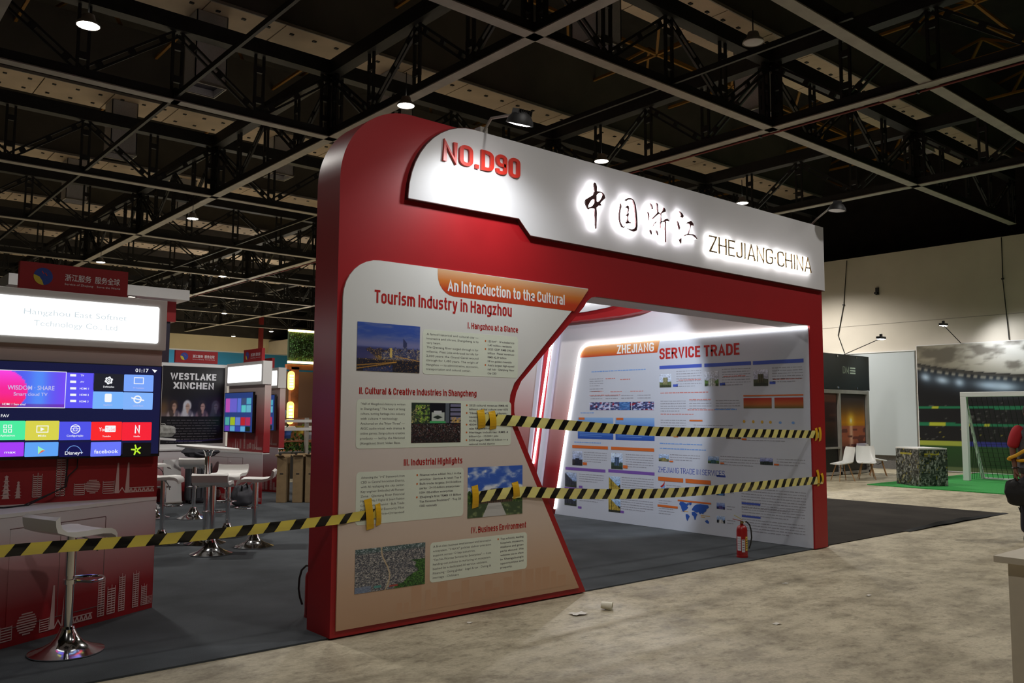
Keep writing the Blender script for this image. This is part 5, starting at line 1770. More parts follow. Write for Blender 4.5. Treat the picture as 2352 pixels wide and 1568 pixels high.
def make_stool():
    """white gas-lift bar stool, origin at the base centre, the sitter looks along +x"""
    r = thing('bar_stool')
    MB().lathe([(.001, .0), (.225, .0), (.232, .004), (.232, .01), (.2, .02), (.15, .038), (.1, .066), (.07, .1), (.05, .14), (.045, .15), (.001, .15)], 40).build('base', M_chrome, r, smooth=True)
    MB().lathe([(.001, .148), (.042, .148), (.046, .155), (.042, .168), (.03, .17), (.001, .17)], 24).build('collar', M_chrome, r, smooth=True)
    MB().cyl((0, 0, .168), (0, 0, .50), .029, 20).build('column', M_chrome, r, smooth=True)
    MB().cyl((0, 0, .50), (0, 0, .79), .0345, 20).build('sleeve', M_chrome, r, smooth=True)
    mb = MB()
    pts = [(.03 + .0, .028, .46)] + [(.03 + .20 * math.sin(t), .13 * math.cos(t), .46) for t in np.linspace(.25, math.pi - .25, 13)] + [(.03, -.028, .46)]
    mb.tube(pts, .0095, 8)
    mb.build('footrest', M_chrome, r, smooth=True)
    MB().cyl((0, 0, .445), (0, 0, .475), .04, 20).build('footrest_clamp', M_chrome, r, smooth=True)
    # seat: curved shell, low upturned back, waterfall front
    prof = [(.205, .765), (.19, .79), (.16, .806), (.10, .812), (0, .808), (-.09, .806), (-.15, .812), (-.185, .836), (-.198, .872), (-.203, .915)]
    n = len(prof)
    top = []; bot = []
    nw = 9
    for (x, z) in prof:
        for j in range(nw):
            y = -.195 + .39 * j / (nw - 1)
            e = abs(y) / .195
            top.append((x, y, z + .008 * e ** 4 - .004)); bot.append((x - (.028 if x < -.15 else 0), y, z - .032 if x > -.15 else z - .02))
    V = top + bot
    m = n * nw
    Fc = []
    for i in range(n - 1):
        for j in range(nw - 1):
            a = i * nw + j
            Fc += [(a, a + 1, a + nw + 1, a + nw), (m + a + nw, m + a + nw + 1, m + a + 1, m + a)]
    for i in range(n - 1):
        for j in (0, nw - 1):
            a = i * nw + j
            Fc.append((a, a + nw, m + a + nw, m + a))
    for j in range(nw - 1):
        for i in (0, n - 1):
            a = i * nw + j
            Fc.append((a, a + 1, m + a + 1, m + a))
    sm = MB().add(V, Fc)
    seat = sm.build('seat', M_seat, r, smooth=True)
    MB().box(-.08, .08, -.07, .07, .772, .782).build('mount_plate', M_steel_dark, r)
    MB().tube([(.0, -.05, .775), (.06, -.10, .74), (.09, -.13, .70), (.10, -.14, .66)], .006, 6).build('lever', M_chrome, r, smooth=True)
    return r


def face_dir(px_from, px_to, z=.8):
    pass


stool = make_stool()
tag(stool, cat='bar stool', group='white bar stools on the carpet')
ST = [((-1.51, .81), 18, 'white bar stool in front of the near kiosk, largest in view'), ((.73, 4.12), 58, 'white bar stool seen from behind, nearest the bar table stem'),
      ((1.33, 4.34), 150, 'white bar stool standing alone nearest the red wing'), ((1.42, 5.38), 232, 'white bar stool with its back to the cabinets behind the bar table'),
      ((1.76, 7.53), 60, 'white bar stool in front of the grey suitcase'), ((1.30, 7.92), 350, 'white bar stool partly hidden behind the near kiosk, farther one'),
      ((.55, 5.25), 330, 'white bar stool mostly hidden behind the near kiosk, nearer one')]
for i, ((x, y), a, lab) in enumerate(ST):
    o = stool if i == 0 else copy_tree(stool)
    o.location = (x, y, CZ)
    o.rotation_euler = (0, 0, math.radians(a))
    tag(o, lab, 'bar stool', 'white bar stools on the carpet')


def bar_table(z, sx, sy, label):
    r = thing('bar_table', label, 'table', (sx, sy, CZ), group='white bar tables')
    tl = Matrix.Rotation(math.radians(4.4), 3, Vector((.65, .76, 0))) @ Matrix.Rotation(math.radians(-1.9), 3, Vector((.76, -.65, 0)))
    MB(lambda q: tuple(tl @ Vector(q) + Vector((sx, sy, z)))).lathe([(.001, -.028), (.365, -.028), (.37, -.02), (.37, -.004), (.365, 0), (.001, 0)], 48).build('table_top', M_white, r, smooth=True)
    MB().cyl((sx, sy, .15), (sx, sy, z - .03), .036, 20).build('stem', M_chrome, r, smooth=True)
    MB().lathe([(.001, .0), (.24, .0), (.245, .006), (.2, .025), (.12, .06), (.07, .11), (.04, .15), (.001, .155)], 36, (sx, sy, CZ)).build('base', M_chrome, r, smooth=True)
    MB().lathe([(.036, z - .12), (.06, z - .06), (.1, z - .032), (.036, z - .031)], 20, (sx, sy, 0)).build('flange', M_chrome, r, smooth=True)
    return r


bar_table(1.19, .98, 4.97, 'round white bar table on a chrome stem among the stools')
_t2 = at(351, 1004, 'z', 1.19)
bar_table(1.19, _t2[0], _t2[1], 'farther white bar table carrying a grey bag')


def lump(name, label, cat, c, size, material, seed=0, squash=.35, parent_parts=None):
    """soft irregular body such as a bag"""
    r = thing(name, label, cat, (c[0], c[1], c[2]))
    nu, nv = 20, 12
    V = []
    rr = np.random.default_rng(seed)
    ph = rr.random(6) * 6
    for j in range(nv + 1):
        t = math.pi * j / nv
        for i in range(nu):
            p = 2 * math.pi * i / nu
            k = 1 + .10 * math.sin(3 * p + ph[0]) * math.sin(t) + .08 * math.sin(5 * p + 3 * t + ph[1]) + .05 * math.sin(7 * t + ph[2])
            e = .7
            sx = math.copysign(abs(math.cos(p)) ** e, math.cos(p)); sy = math.copysign(abs(math.sin(p)) ** e, math.sin(p))
            V.append((c[0] + size[0] / 2 * k * sx * math.sin(t) ** .7, c[1] + size[1] / 2 * k * sy * math.sin(t) ** .7, c[2] + size[2] / 2 * (1 - math.cos(t) * (1 if j in (0,) else k if j > nv / 2 else 1))))
    F_ = [(j * nu + i, j * nu + (i + 1) % nu, (j + 1) * nu + (i + 1) % nu, (j + 1) * nu + i) for j in range(nv) for i in range(nu)]
    MB().add(V, F_).build('body', material, r, smooth=True)
    return r


M_bag_grey = mat('bag_grey', rgb(136, 136, 132), .8, noise=.35, nscale=18)
M_bag_dark = mat('bag_dark', rgb(62, 62, 68), .8, noise=.2, nscale=12)
b_ = lump('tote_bag', 'crumpled grey bag on the farther bar table', 'bag', (_t2[0] + .13, _t2[1] - .1, 1.19), (.38, .34, .2), M_bag_grey, 2)
MB().tube([(_t2[0] + .05, _t2[1] - .1, 1.37), (_t2[0] + .08, _t2[1] - .1, 1.42), (_t2[0] + .15, _t2[1] - .1, 1.42), (_t2[0] + .18, _t2[1] - .1, 1.37)], .012, 6).build('handle', M_bag_grey, b_, smooth=True)
# suitcase with a jacket on top, a white board leaning, a small rucksack
sc_ = thing('suitcase', 'grey wheeled suitcase standing before the poster cabinet', 'suitcase', (2.62, 9.7, CZ))
MB().box(2.42, 2.84, 9.58, 9.84, .06, .72).build('shell', M_bag_dark, sc_, bevel=.05)
for a in (2.47, 2.79):
    for b in (9.62, 9.8):
        MB().cyl((a - .012, b, CZ + .026), (a + .012, b, CZ + .026), .026, 12).build('wheel', M_rubber, sc_, smooth=True)
MB().tube([(2.55, 9.71, .71), (2.55, 9.71, .80), (2.71, 9.71, .80), (2.71, 9.71, .71)], .01, 6).build('handle', M_steel_grey, sc_)
mb = MB()
for k in range(5):
    mb.box(2.46 + .085 * k, 2.475 + .085 * k, 9.572, 9.582, .12, .66)
mb.build('ribs', M_black, sc_)
jk = lump('jacket', 'dark grey jacket heaped on top of the suitcase', 'jacket', (2.66, 9.7, .81), (.62, .3, .2), M_bag_dark, 5)
MB().tube([(2.5, 9.58, .9), (2.6, 9.55, .86), (2.75, 9.55, .84), (2.86, 9.58, .88)], .025, 6).build('sleeve', M_bag_dark, jk, smooth=True)
wp = thing('leaning_board', 'white board leaning beside the suitcase', 'board', (2.2, 9.75, CZ))
mb = MB(); mb.bar((2.2, 9.72, CZ + .01), (2.2, 9.86, .78), .30, .03, up=(0, 1, 0)); mb.build('board', M_white, wp)
MB().bar((2.2, 9.70, CZ + .02), (2.2, 9.71, .05), .31, .035, up=(0, 1, 0)).build('foot_rail', M_steel_grey, wp)
rk = lump('rucksack', 'small dark grey rucksack on the floor by the kiosk cabinet', 'rucksack', (2.98, 8.62, CZ), (.36, .3, .36), M_bag_dark, 8)
MB().tube([(2.92, 8.5, .3), (2.9, 8.44, .38), (2.98, 8.46, .42), (3.04, 8.52, .34)], .016, 6).build('strap', M_black, rk, smooth=True)
lt_ = thing('paper_sheet', 'crumpled pink and white paper behind the rucksack', 'paper', (2.95, 8.95, CZ))
mb = MB(); mb.add([(2.9, 8.95, .3), (3.06, 8.93, .32), (3.08, 8.96, .5), (2.96, 8.98, .46), (2.98, 8.92, .40), (2.9, 8.965, .3), (3.06, 8.945, .32), (3.08, 8.975, .5), (2.96, 8.995, .46), (2.98, 8.935, .4)], [(0, 1, 4), (1, 2, 4), (2, 3, 4), (3, 0, 4), (5, 9, 6), (6, 9, 7), (7, 9, 8), (8, 9, 5), (0, 5, 6, 1), (1, 6, 7, 2), (2, 7, 8, 3), (3, 8, 5, 0)])
mb.build('sheet', mat('paper_pink', rgb(214, 180, 184), .7), lt_)
lt_.location.z = CZ - .29 + .0

# tall cardboard boxes
M_card = mat('cardboard', rgb(126, 104, 72), .85, noise=.12, nscale=9)
M_card_in = mat('cardboard_inside', rgb(120, 96, 66), .9)
BX = [((3.80, 8.85), 'leftmost'), ((4.03, 8.68), 'second from the left'), ((4.21, 8.55), 'third from the left'), ((4.46, 8.50), 'rightmost, half hidden by the red wing')]
for i, ((x, y), w_) in enumerate(BX):
    r = thing('cardboard_box', f'tall open cardboard box, {w_} of the row', 'cardboard box', (x, y, CZ), group='tall cardboard boxes beside the kiosks')
    ang = math.radians(-38)
    ca, sa = math.cos(ang), math.sin(ang)
    f = lambda p: (x + p[0] * ca - p[1] * sa, y + p[0] * sa + p[1] * ca, CZ + p[2])
    w2, d2, h = .085, .30, .80 + .01 * i
    mb = MB(f)
    for a in ((-w2, w2, 0, .008), (-w2, w2, d2 - .008, d2), (-w2, -w2 + .008, .008, d2 - .008), (w2 - .008, w2, .008, d2 - .008)):
        mb.box(a[0], a[1], a[2], a[3], 0, h)
    mb.box(-w2, w2, 0, d2, 0, .01)
    mb.build('carton', M_card, r)
    for k, (p, q, wd) in enumerate((((0, 0, h), (-.03 + .04 * (i % 2), -.06, h + .04), w2 * 2), ((0, d2, h), (0, d2 + .06, h + .05), w2 * 2))):
        MB(f).bar(p, q, wd, .006, up=(0, 0, 1)).build('flap', M_card, r)
    MB(f).bar((-w2, d2 / 2, h), (-w2 - .05, d2 / 2, h + .045), d2 * .9, .006).build('flap', M_card, r)
    MB(f).box(-.03, .03, -.0015, .001, .50, .52).build('hand_hole', M_black, r)

# ---- fire extinguishers
M_ext_red = mat('extinguisher_red', rgb(150, 26, 28), .3)
M_ext_label = mat('extinguisher_label', rgb(206, 206, 214), .45)
M_ext_yellow = mat('extinguisher_yellow', rgb(206, 180, 70), .45)


def extinguisher(label, loc, rz, s=1.0):
    r = thing('fire_extinguisher', label, 'fire extinguisher', loc, rz, 'fire extinguishers')
    r.scale = (.78, .78, .78)
    ORG[r.name] = (0, 0, 0)
    MB().lathe([(.001, .0), (.07, .0), (.078, .006), (.078, .39), (.07, .425), (.05, .45), (.026, .462), (.024, .48), (.001, .48)], 28).build('cylinder', M_ext_red, r, smooth=True)
    MB().lathe([(.0785, .0), (.081, .002), (.081, .03), (.0785, .032)], 28).build('foot_ring', M_ext_red, r, smooth=True)
    MB().cyl((0, 0, .478), (0, 0, .515), .022, 14).build('valve', mat('brass', rgb(150, 130, 80), .35, .8), r, smooth=True)
    MB().bar((.02, 0, .51), (-.13, 0, .545), .022, .008).build('carry_handle', M_ext_red, r)
    MB().bar((.015, 0, .53), (-.11, 0, .60), .024, .008).build('lever', mat('lever_yellow_black', rgb(190, 170, 50), .4), r)
    MB().lathe([(.001, 0), (.017, 0), (.017, .02), (.001, .02)], 12, (0.03, -.02, .49)).build('gauge', M_chrome, r, smooth=True)
    MB().tube([(.02, 0, .50), (.07, .0, .505), (.115, .0, .46), (.135, 0, .38), (.14, 0, .28), (.125, 0, .19), (.10, 0, .12)], .0105, 8).build('hose', M_rubber, r, smooth=True)
    for a0, a1, m_, nm in ((200, 244, M_ext_label, 'label'), (252, 285, M_ext_label, 'label'), (293, 330, M_ext_yellow, 'label')):
        mb = MB()
        n = 6
        V = []
        z0, z1 = (.10, .30) if a0 != 252 else (.08, .26)
        for k in range(n + 1):
            t = math.radians(a0 + (a1 - a0) * k / n)
            V += [(.0792 * math.cos(t), .0792 * math.sin(t), z0), (.0792 * math.cos(t), .0792 * math.sin(t), z1)]
        mb.add(V, [(2 * k, 2 * k + 2, 2 * k + 3, 2 * k + 1) for k in range(n)])
        lb = mb.build(nm, m_, r)
        mb = MB()
        for q in range(5):
            t0, t1 = math.radians(a0 + 6), math.radians(a1 - 6)
            z = z0 + .03 + .033 * q
            tm = (t0 + t1) / 2
            mb.add([(.0797 * math.cos(t), .0797 * math.sin(t), z_) for z_ in (z, z + .012) for t in (t0, tm, t1)], [(0, 1, 4, 3), (1, 2, 5, 4)])
        mb.build('label_print', M_ink_grey if m_ is M_ext_label else M_black, lb, kind='stuff')
    return r


p = at(1705, 1279, 'z', CZ)
extinguisher('red fire extinguisher on the booth carpet before the poster wall', (p[0], p[1], CZ), math.radians(-40))
p = at(717, 1415, 'z', CZ)
extinguisher('red fire extinguisher half hidden behind the left red wing', (p[0], p[1], CZ), math.radians(150))

# ================================================================== RIGHT-HAND SIDE OF THE HALL
tf = thing('artificial_turf', 'bright green artificial turf strip along the stadium mural', 'turf', (19.6, 1.0, 0))
M_turf = mat('turf_green', rgb(44, 140, 62), .95, noise=.25, nscale=40, bump=.6)
MB().prism([(16.45, 4.42), (16.2, -6), (22.98, -6), (22.98, 4.42)], lambda u, v, d: (u, v, d), .0, .02).build('pile', M_turf, tf)


# stadium mural standing just off the wall
def stadium(U, V):
    C = solid(U, (18, 19, 22)); n = fbm(U * 3, V * 2, 9, 4)
    top = V > .80 - .10 * np.sin(np.clip(U * 2.2, 0, 3.14)) * 1.0
    yb = .86 - .17 * (1 - np.exp(-U * 5)) + .02 * U
    sky = V > yb
    C = mixc(C, sky, (120, 112, 92)); C = mixc(C, sky * np.exp(-((U - .33) / .22) ** 2 - ((V - .97) / .25) ** 2) * 1.3, (240, 240, 236)); C = mixc(C, sky * np.clip((.52 - n) * 5, 0, 1) * .55, (64, 58, 50))
    C = mixc(C, np.exp(-((V - yb + .015) / .012) ** 2), (60, 54, 46)); C = mixc(C, (np.exp(-((V - yb + .04) / .012) ** 2)) * ((U * 60) % 1 < .5), (150, 140, 120))
    lampy = yb - .10
    for c, s_ in ((.02, .02), (.06, .03), (.10, .02), (.17, .06), (.2, .05), (.27, .03), (.3, .03), (.36, .06), (.4, .06), (.45, .04), (.49, .03), (.55, .05), (.6, .06), (.66, .05), (.72, .05), (.8, .06), (.88, .05)):
        C = mixc(C, np.exp(-((U - c) / s_ / .5) ** 2 - ((V - lampy) / .028) ** 2), (214, 232, 250)); C = mixc(C, np.exp(-((U - c) / s_) ** 2 - ((V - lampy) / .07) ** 2) * .35, (130, 160, 190))
    sp = vnoise(U, V, 120, 60, 6)
    C = mixc(C, (sp > .88) * (V < .55) * (V > .2) * .6, (110, 110, 104)); C = mixc(C, (sp < .06) * (V < .35) * (V > .2) * .8, (150, 140, 50))
    for yv in (.50, .365):
        m = abs(V - yv + .01 * U) < .012
        C = mixc(C, m, (26, 110, 74)); C = mixc(C, m * (vnoise(U, V, 70, 3, 7) > .78), (170, 176, 50))
    C = mixc(C, abs(V - .215) < .016, (40, 44, 120)); C = mixc(C, (abs(V - .215) < .016) * (vnoise(U, V, 22, 3, 12) > .6), (150, 160, 60))
    C = mixc(C, (V < .20), (34, 70, 30)); C = mixc(C, (V < .2) * np.clip((.2 - V) * 5, 0, 1) * .6, (20, 44, 18)); C = mixc(C, (V < .03), (80, 96, 60))
    return C


mu = thing('stadium_mural', 'large printed wall panel of a floodlit stadium behind the goal', 'mural', (22.95, 2, 0))
MB().box(22.90, 22.985, -6, 6.05, .02, 3.75).build('panel', M_white, mu)
picture('stadium_print', lambda u, v, d: (22.90 - d, 6.05 - u, v), 0.02, 12.0, .04, 3.73, 260, 110, stadium, M_print, mu, d=.004)

# goal with net
gl = thing('football_goal', 'white football goal frame with a dark net on the green turf', 'goal', (20.2, 1.6, .02))
M_goal = mat('goal_white', rgb(224, 224, 224), .4)
gx, gy0, gy1, gh = 19.6, 3.42, -.2, 2.11
for y in (gy0, gy1):
    MB().box(gx - .07, gx + .07, y - .07, y + .07, .02, gh).build('post', M_goal, gl, bevel=.01)
    mb = MB()
    mb.add([(gx + .07, y - .03, gh - .03), (gx + .07, y + .03, gh - .03), (gx + .95, y - .03, .02), (gx + .95, y + .03, .02), (gx + .07, y - .03, .02), (gx + .07, y + .03, .02), (gx + .10, y - .03, gh - .03), (gx + .10, y + .03, gh - .03), (gx + 1.05, y - .03, .02), (gx + 1.05, y + .03, .02)],
           [(6, 7, 9, 8), (0, 2, 3, 1), (0, 6, 8, 2), (1, 3, 9, 7), (0, 1, 7, 6), (2, 8, 9, 3)])
    mb.build('stay', M_goal, gl)
MB().box(gx - .07, gx + .07, gy1 - .07, gy0 + .07, gh, gh + .12).build('crossbar', M_goal, gl, bevel=.01)
MB().box(gx + 1.0, gx + 1.06, gy1, gy0, .02, .06).build('ground_bar', M_goal, gl)
mb = MB()
M_net = mat('net_black', rgb(30, 32, 30), .8)
for k in range(31):
    y = gy1 + (gy0 - gy1) * k / 30
    mb.bar((gx + .12, y, gh), (gx + 1.0, y, .05), .008)
for k in range(1, 19):
    t = k / 19
    mb.bar((gx + .12 + .88 * t, gy1, gh - (gh - .05) * t), (gx + .12 + .88 * t, gy0, gh - (gh - .05) * t), .008)
for y in (gy0, gy1):
    for k in range(1, 8):
        x = gx + .12 + .88 * k / 8
        mb.bar((x, y, .04), (x, y, gh - (gh - .05) * k / 8), .008)
mb.build('net', M_net, gl, kind='stuff', fix=False)

# newsprint-covered cube
cu = thing('plinth', 'dark cube plinth covered in collage print with a white top on the turf', 'plinth', (17.15, 3.7, .02))
P0 = Vector((17.19, 4.06)); P1 = Vector((16.75, 3.33)); 
ex = (P1 - P0); ey = Vector((ex.y, -ex.x)) * -1.0
P2 = P1 + ey * .85; P3 = P0 + ey * .85


def collage2(seed):
    def f(U, V):
        C = solid(U, (60, 62, 60)); a = vnoise(U, V, 16, 26, seed); b = vnoise(U, V, 40, 16, seed + 1)
        C = mixc(C, a > .6, (28, 30, 30)); C = mixc(C, (b > .72), (150, 150, 146)); C = mixc(C, (b < .12), (150, 136, 40)); C = mixc(C, rect(U, V, .2, .7, .84, .9), (170, 160, 50))
        C = mixc(C, (vnoise(U, V, 12, 50, seed + 2) > .75), (110, 112, 108))
        return C
    return f


mb = MB()
mb.prism([tuple(P0), tuple(P1), tuple(P2), tuple(P3)], lambda u, v, d: (u, v, d), .02, .86)
mb.build('box', mat('collage_dark', rgb(46, 48, 46), .6), cu)
mb = MB(); mb.prism([tuple(P0), tuple(P1), tuple(P2), tuple(P3)], lambda u, v, d: (u, v, d), .86, .89); mb.build('top', M_white, cu)
for (A, B, sd) in ((P0, P1, 1), (P1, P2, 5)):
    dirv = (B - A); nrm = Vector((dirv.y, -dirv.x)).normalized()
    if nrm.dot(Vector((-3, -5.5)) - A) < 0:
        nrm = -nrm
    picture('collage_print', lambda u, v, d, A=A, dirv=dirv, nrm=nrm: (A.x + dirv.x * u + nrm.x * d, A.y + dirv.y * u + nrm.y * d, v), 0, 1, .03, .855, 44, 44, collage2(sd), M_print, cu, d=.003)

# black booth with sunset panel, facing the viewer
YB = 6.5


def T6(u, v, d):
    return (u, YB - d, v)


db = thing('display_stand', 'black display stand with a sunset panel and metal frame by the white wall', 'display stand', (19.3, YB, 0))
xr = 20.75
MB().prism([(17.3, 2.35), (xr + .05, 2.35), (xr + .05, 3.33), (17.3, 3.33)], T6, -.25, .02).build('header', mat('stand_black', rgb(34, 38, 36), .35), db)
mb = MB(); head_into(mb, 'DM', T6, 19.30, 2.80, .20, .34, .12, d=.024); mb.build('logo_lettering', mat('logo_grey', rgb(150, 160, 140), .4), db)
mb = MB()
for k in range(3):
    mb.prism([(19.70, 2.94 - .07 * k), (20.0, 2.94 - .07 * k), (20.0, 2.98 - .07 * k), (19.70, 2.98 - .07 * k)], T6, .02, .024)
mb.build('logo_bars', MATS['logo_grey'], db, kind='stuff')
for u in (19.0, 20.05):
    for v in (3.27, 2.40):
        MB().cyl(T6(u, v, .02), T6(u, v, .05), .03, 10).build('stud', M_chrome, db)


def sunset(U, V):
    C = solid(U, (70, 50, 44)); C = mixc(C, np.clip(1 - abs(V - .62) * 3.2, 0, 1), (206, 130, 30)); d = np.sqrt((U - .45) ** 2 * .6 + (V - .645) ** 2)
    C = mixc(C, np.exp(-(d / .10) ** 2), (250, 200, 60)); C = mixc(C, np.exp(-(d / .03) ** 2), (255, 250, 220)); C = mixc(C, np.clip((V - .7) * 3, 0, 1), (60, 50, 48))
    C = mixc(C, (V < .58), (176, 96, 70)); w = vnoise(U, V, 5, 34, 5); C = mixc(C, (V < .58) * (w > .55) * .7, (90, 46, 50)); C = mixc(C, np.clip((.4 - V) * 3.5, 0, 1) * (V < .4), (34, 28, 34))
    C = mixc(C, np.exp(-((U - .45) / (.04 + .1 * (1 - V) * .5)) ** 2) * (V < .58) * (w < .62) * np.clip(V * 2.4, 0, 1) * .9, (240, 190, 160))
    return C


MB().prism([(17.3, .02), (xr, .02), (xr, 2.33), (17.3, 2.33)], T6, -.25, -.05).build('rear_panel', M_black, db)
picture('sunset_print', T6, 19.15, xr - .16, .12, 2.24, 60, 80, sunset, M_print, db, d=-.044)
picture('side_print', T6, 17.35, 19.02, .12, 2.24, 30, 40, lambda U, V: sunset(U * .2, V * .45) * .6, M_print, db, d=-.044)
for (a, b, c, e) in ((17.3, xr, 2.24, 2.34), (19.06, 19.15, .02, 2.24), (xr - .12, xr, .02, 2.24), (17.3, 19.06, .72, .77), (17.3, xr, .02, .09)):
    mb = MB(); mb.prism([(a, c), (b, c), (b, e), (a, e)], T6, -.05, .02); mb.build('frame_bar', M_steel_grey, db)
mb = MB(); mb.prism([(19.95, .45), (20.5, .45), (20.5, .85), (19.95, .85)], T6, .02, .05); mb.build('notice_panel', mat('notice_lilac', rgb(196, 186, 206), .5), db)

# clip spotlights on arms above the mural and the black stand, cables on the wall
for (f_, h_, lab) in (((22.9, 4.75, 3.75), (22.25, 4.95, 4.25), 'small black spotlight on an arm above the stadium mural'), ((19.5, YB + .05, 3.33), (20.1, YB - .75, 3.78), 'small black spotlight on an arm above the black stand')):
    r = thing('arm_spotlight', lab, 'spotlight', f_, group='small arm spotlights')
    MB().tube([f_, h_], .012, 6).build('arm', M_steel_dark, r, smooth=True)
    MB().box(h_[0] - .16, h_[0] + .16, h_[1] - .07, h_[1] + .07, h_[2] - .02, h_[2] + .05).build('head', M_black, r, bevel=.015)
    MB().box(h_[0] - .03, h_[0] + .03, h_[1] - .03, h_[1] + .03, h_[2] + .05, h_[2] + .12).build('knuckle', M_black, r)
    MB().box(h_[0] - .14, h_[0] + .14, h_[1] - .055, h_[1] + .055, h_[2] - .027, h_[2] - .02).build('lens', M_flood, r)
spot('mural_light', (22.0, 3.9, 4.25), (22.9, 3.4, 3.1), 80, 130, 1.0, .1, (.95, .97, 1))
spot('stand_light', (20.1, 5.7, 3.72), (20.6, 6.6, 1.2), 45, 110, .7, .05, (.9, .97, 1))
for (pxs, lab) in ((((1945, 598), (1938, 700), (1925, 770), (1940, 812)), 'thin cable running down the white wall to the black stand'), (((2300, 545), (2303, 640), (2318, 780)), 'thin dark cable running down the white wall to the mural')):
    pts = [tuple(at(a, b, 'x', 22.97)) for a, b in pxs]
    r = thing('wall_cable', lab, 'cable', pts[-1], group='cables on the white wall')
    MB().tube(pts, .012, 6).build('cord', M_rubber, r, smooth=True)
    MB().box(22.94, 22.995, pts[1][1] - .03, pts[1][1] + .03, pts[1][2] - .02, pts[1][2] + .02).build('clip', M_steel_dark, r)
p = at(2015, 668, 'x', 22.98)
wb = thing('wall_bracket', 'small dark rusty bracket left on the white wall', 'bracket', tuple(p))
MB().box(22.95, 23, p[1] - .05, p[1] + .05, p[2] - .12, p[2] + .1).build('plate', M_steel_dark, wb)
MB().box(22.9, 22.96, p[1] - .02, p[1] + .07, p[2] - .1, p[2] - .04).build('lug', M_steel_dark, wb)
# white side panel beside the black stand
sp_ = thing('side_panel', 'plain white panel between the black stand and the stadium mural', 'panel', (22.9, 6.4, 0))
MB().box(22.92, 22.985, 6.12, 8.9, .42, 3.6).build('board', mat('panel_cool_white', rgb(186, 194, 197), .6), sp_)
MB().box(22.90, 22.985, 6.10, 8.9, 3.6, 3.63).build('cap_strip', M_white, sp_)


# ---- white shell chairs with wooden legs
def shell_chair():
    r = thing('shell_chair')
    nv, nu = 16, 15
    top = []
    for i in range(nv):
        t = i / (nv - 1)
        # side profile from front lip to top of the back
        if t < .45:
            q = t / .45
            x = .22 - .40 * q; z = .44 - .015 * math.sin(q * math.pi) - .02 * (1 - q) ** 3 + (.0)
        else:
            q = (t - .45) / .55
            x = -.18 - .06 * math.sin(q * math.pi / 2) - .07 * q; z = .44 + .40 * q ** 1.15
        w_ = .235 - .03 * max(0, (t - .75) / .25) ** 2 - (.05 * (1 - t / .12) ** 2 if t < .12 else 0)
        for j in range(nu):
            s = -1 + 2 * j / (nu - 1)
            lift = .055 * abs(s) ** 3 * math.sin(min(1, t * 1.7) * math.pi / 2) * (1 - .75 * max(0, (t - .5) * 2))
            fwd = .09 * abs(s) ** 2.5 * max(0, min(1, (t - .35) * 2.2)) * (1 - .3 * t)
            top.append((x + fwd, s * w_, z + lift))
    m = len(top)
    bot = [(x - .004, y, z - .014) for x, y, z in top]
    F_ = []
    for i in range(nv - 1):
        for j in range(nu - 1):
            a = i * nu + j
            F_ += [(a, a + 1, a + nu + 1, a + nu), (m + a + nu, m + a + nu + 1, m + a + 1, m + a)]
    for i in range(nv - 1):
        for j in (0, nu - 1):
            a = i * nu + j
            F_.append((a, a + nu, m + a + nu, m + a))
    for j in range(nu - 1):
        for i in (0, nv - 1):
            a = i * nu + j
            F_.append((a, a + 1, m + a + 1, m + a))
    MB().add(top + bot, F_).build('shell', mat('chair_shell_white', rgb(226, 226, 222), .25), r, smooth=True)
    for sx in (-1, 1):
        for sy in (-1, 1):
            MB().cyl((sx * .1 - .01, sy * .1, .425), (sx * .21 - .01, sy * .2, 0), .016, 10, .010).build('leg', mat('beech_wood', rgb(150, 112, 72), .5, noise=.15, nscale=20), r, smooth=True)
    for sx in (-1, 1):
        MB().tube([(sx * .12 - .01, -.13, .36), (-.01, 0, .30), (sx * -.12 - .01, .13, .36)], .005, 6).build('brace', M_steel_dark, r)
    return r


ch0 = shell_chair()
for i, (px, py, a, lab) in enumerate(((1935, 1104, 150, 'white shell chair in side view, nearest the red pillar'), (1991, 1100, 212, 'white shell chair turned to the viewer, middle of three'), (2018, 1092, -60, 'white shell chair mostly hidden behind the middle one'))):
    p = at(px, py, 'z', 0)
    o = ch0 if i == 0 else copy_tree(ch0)
    o.location = (p[0], p[1], 0)
    o.rotation_euler = (0, 0, math.radians(a))
    tag(o, lab, 'chair', 'white shell chairs by the black stand')
p = at(2148, 1100, 'z', .02)
extinguisher('red fire extinguisher behind the collage plinth', (19.75, 4.2, .02), math.radians(120))

# ---- white counter in the right foreground
ct = thing('counter', 'off-white counter corner at the lower right edge', 'counter', (1.6, -4.6, 0))
M_counter = mat('counter_cream', rgb(226, 216, 196), .5, noise=.02)
MB().box(1.075, 2.1, -5.3, -4.06, 0, .972).build('body', M_counter, ct)
MB().box(1.026, 2.15, -5.35, -4.02, .972, 1.0).build('top', M_counter, ct, bevel=.002)

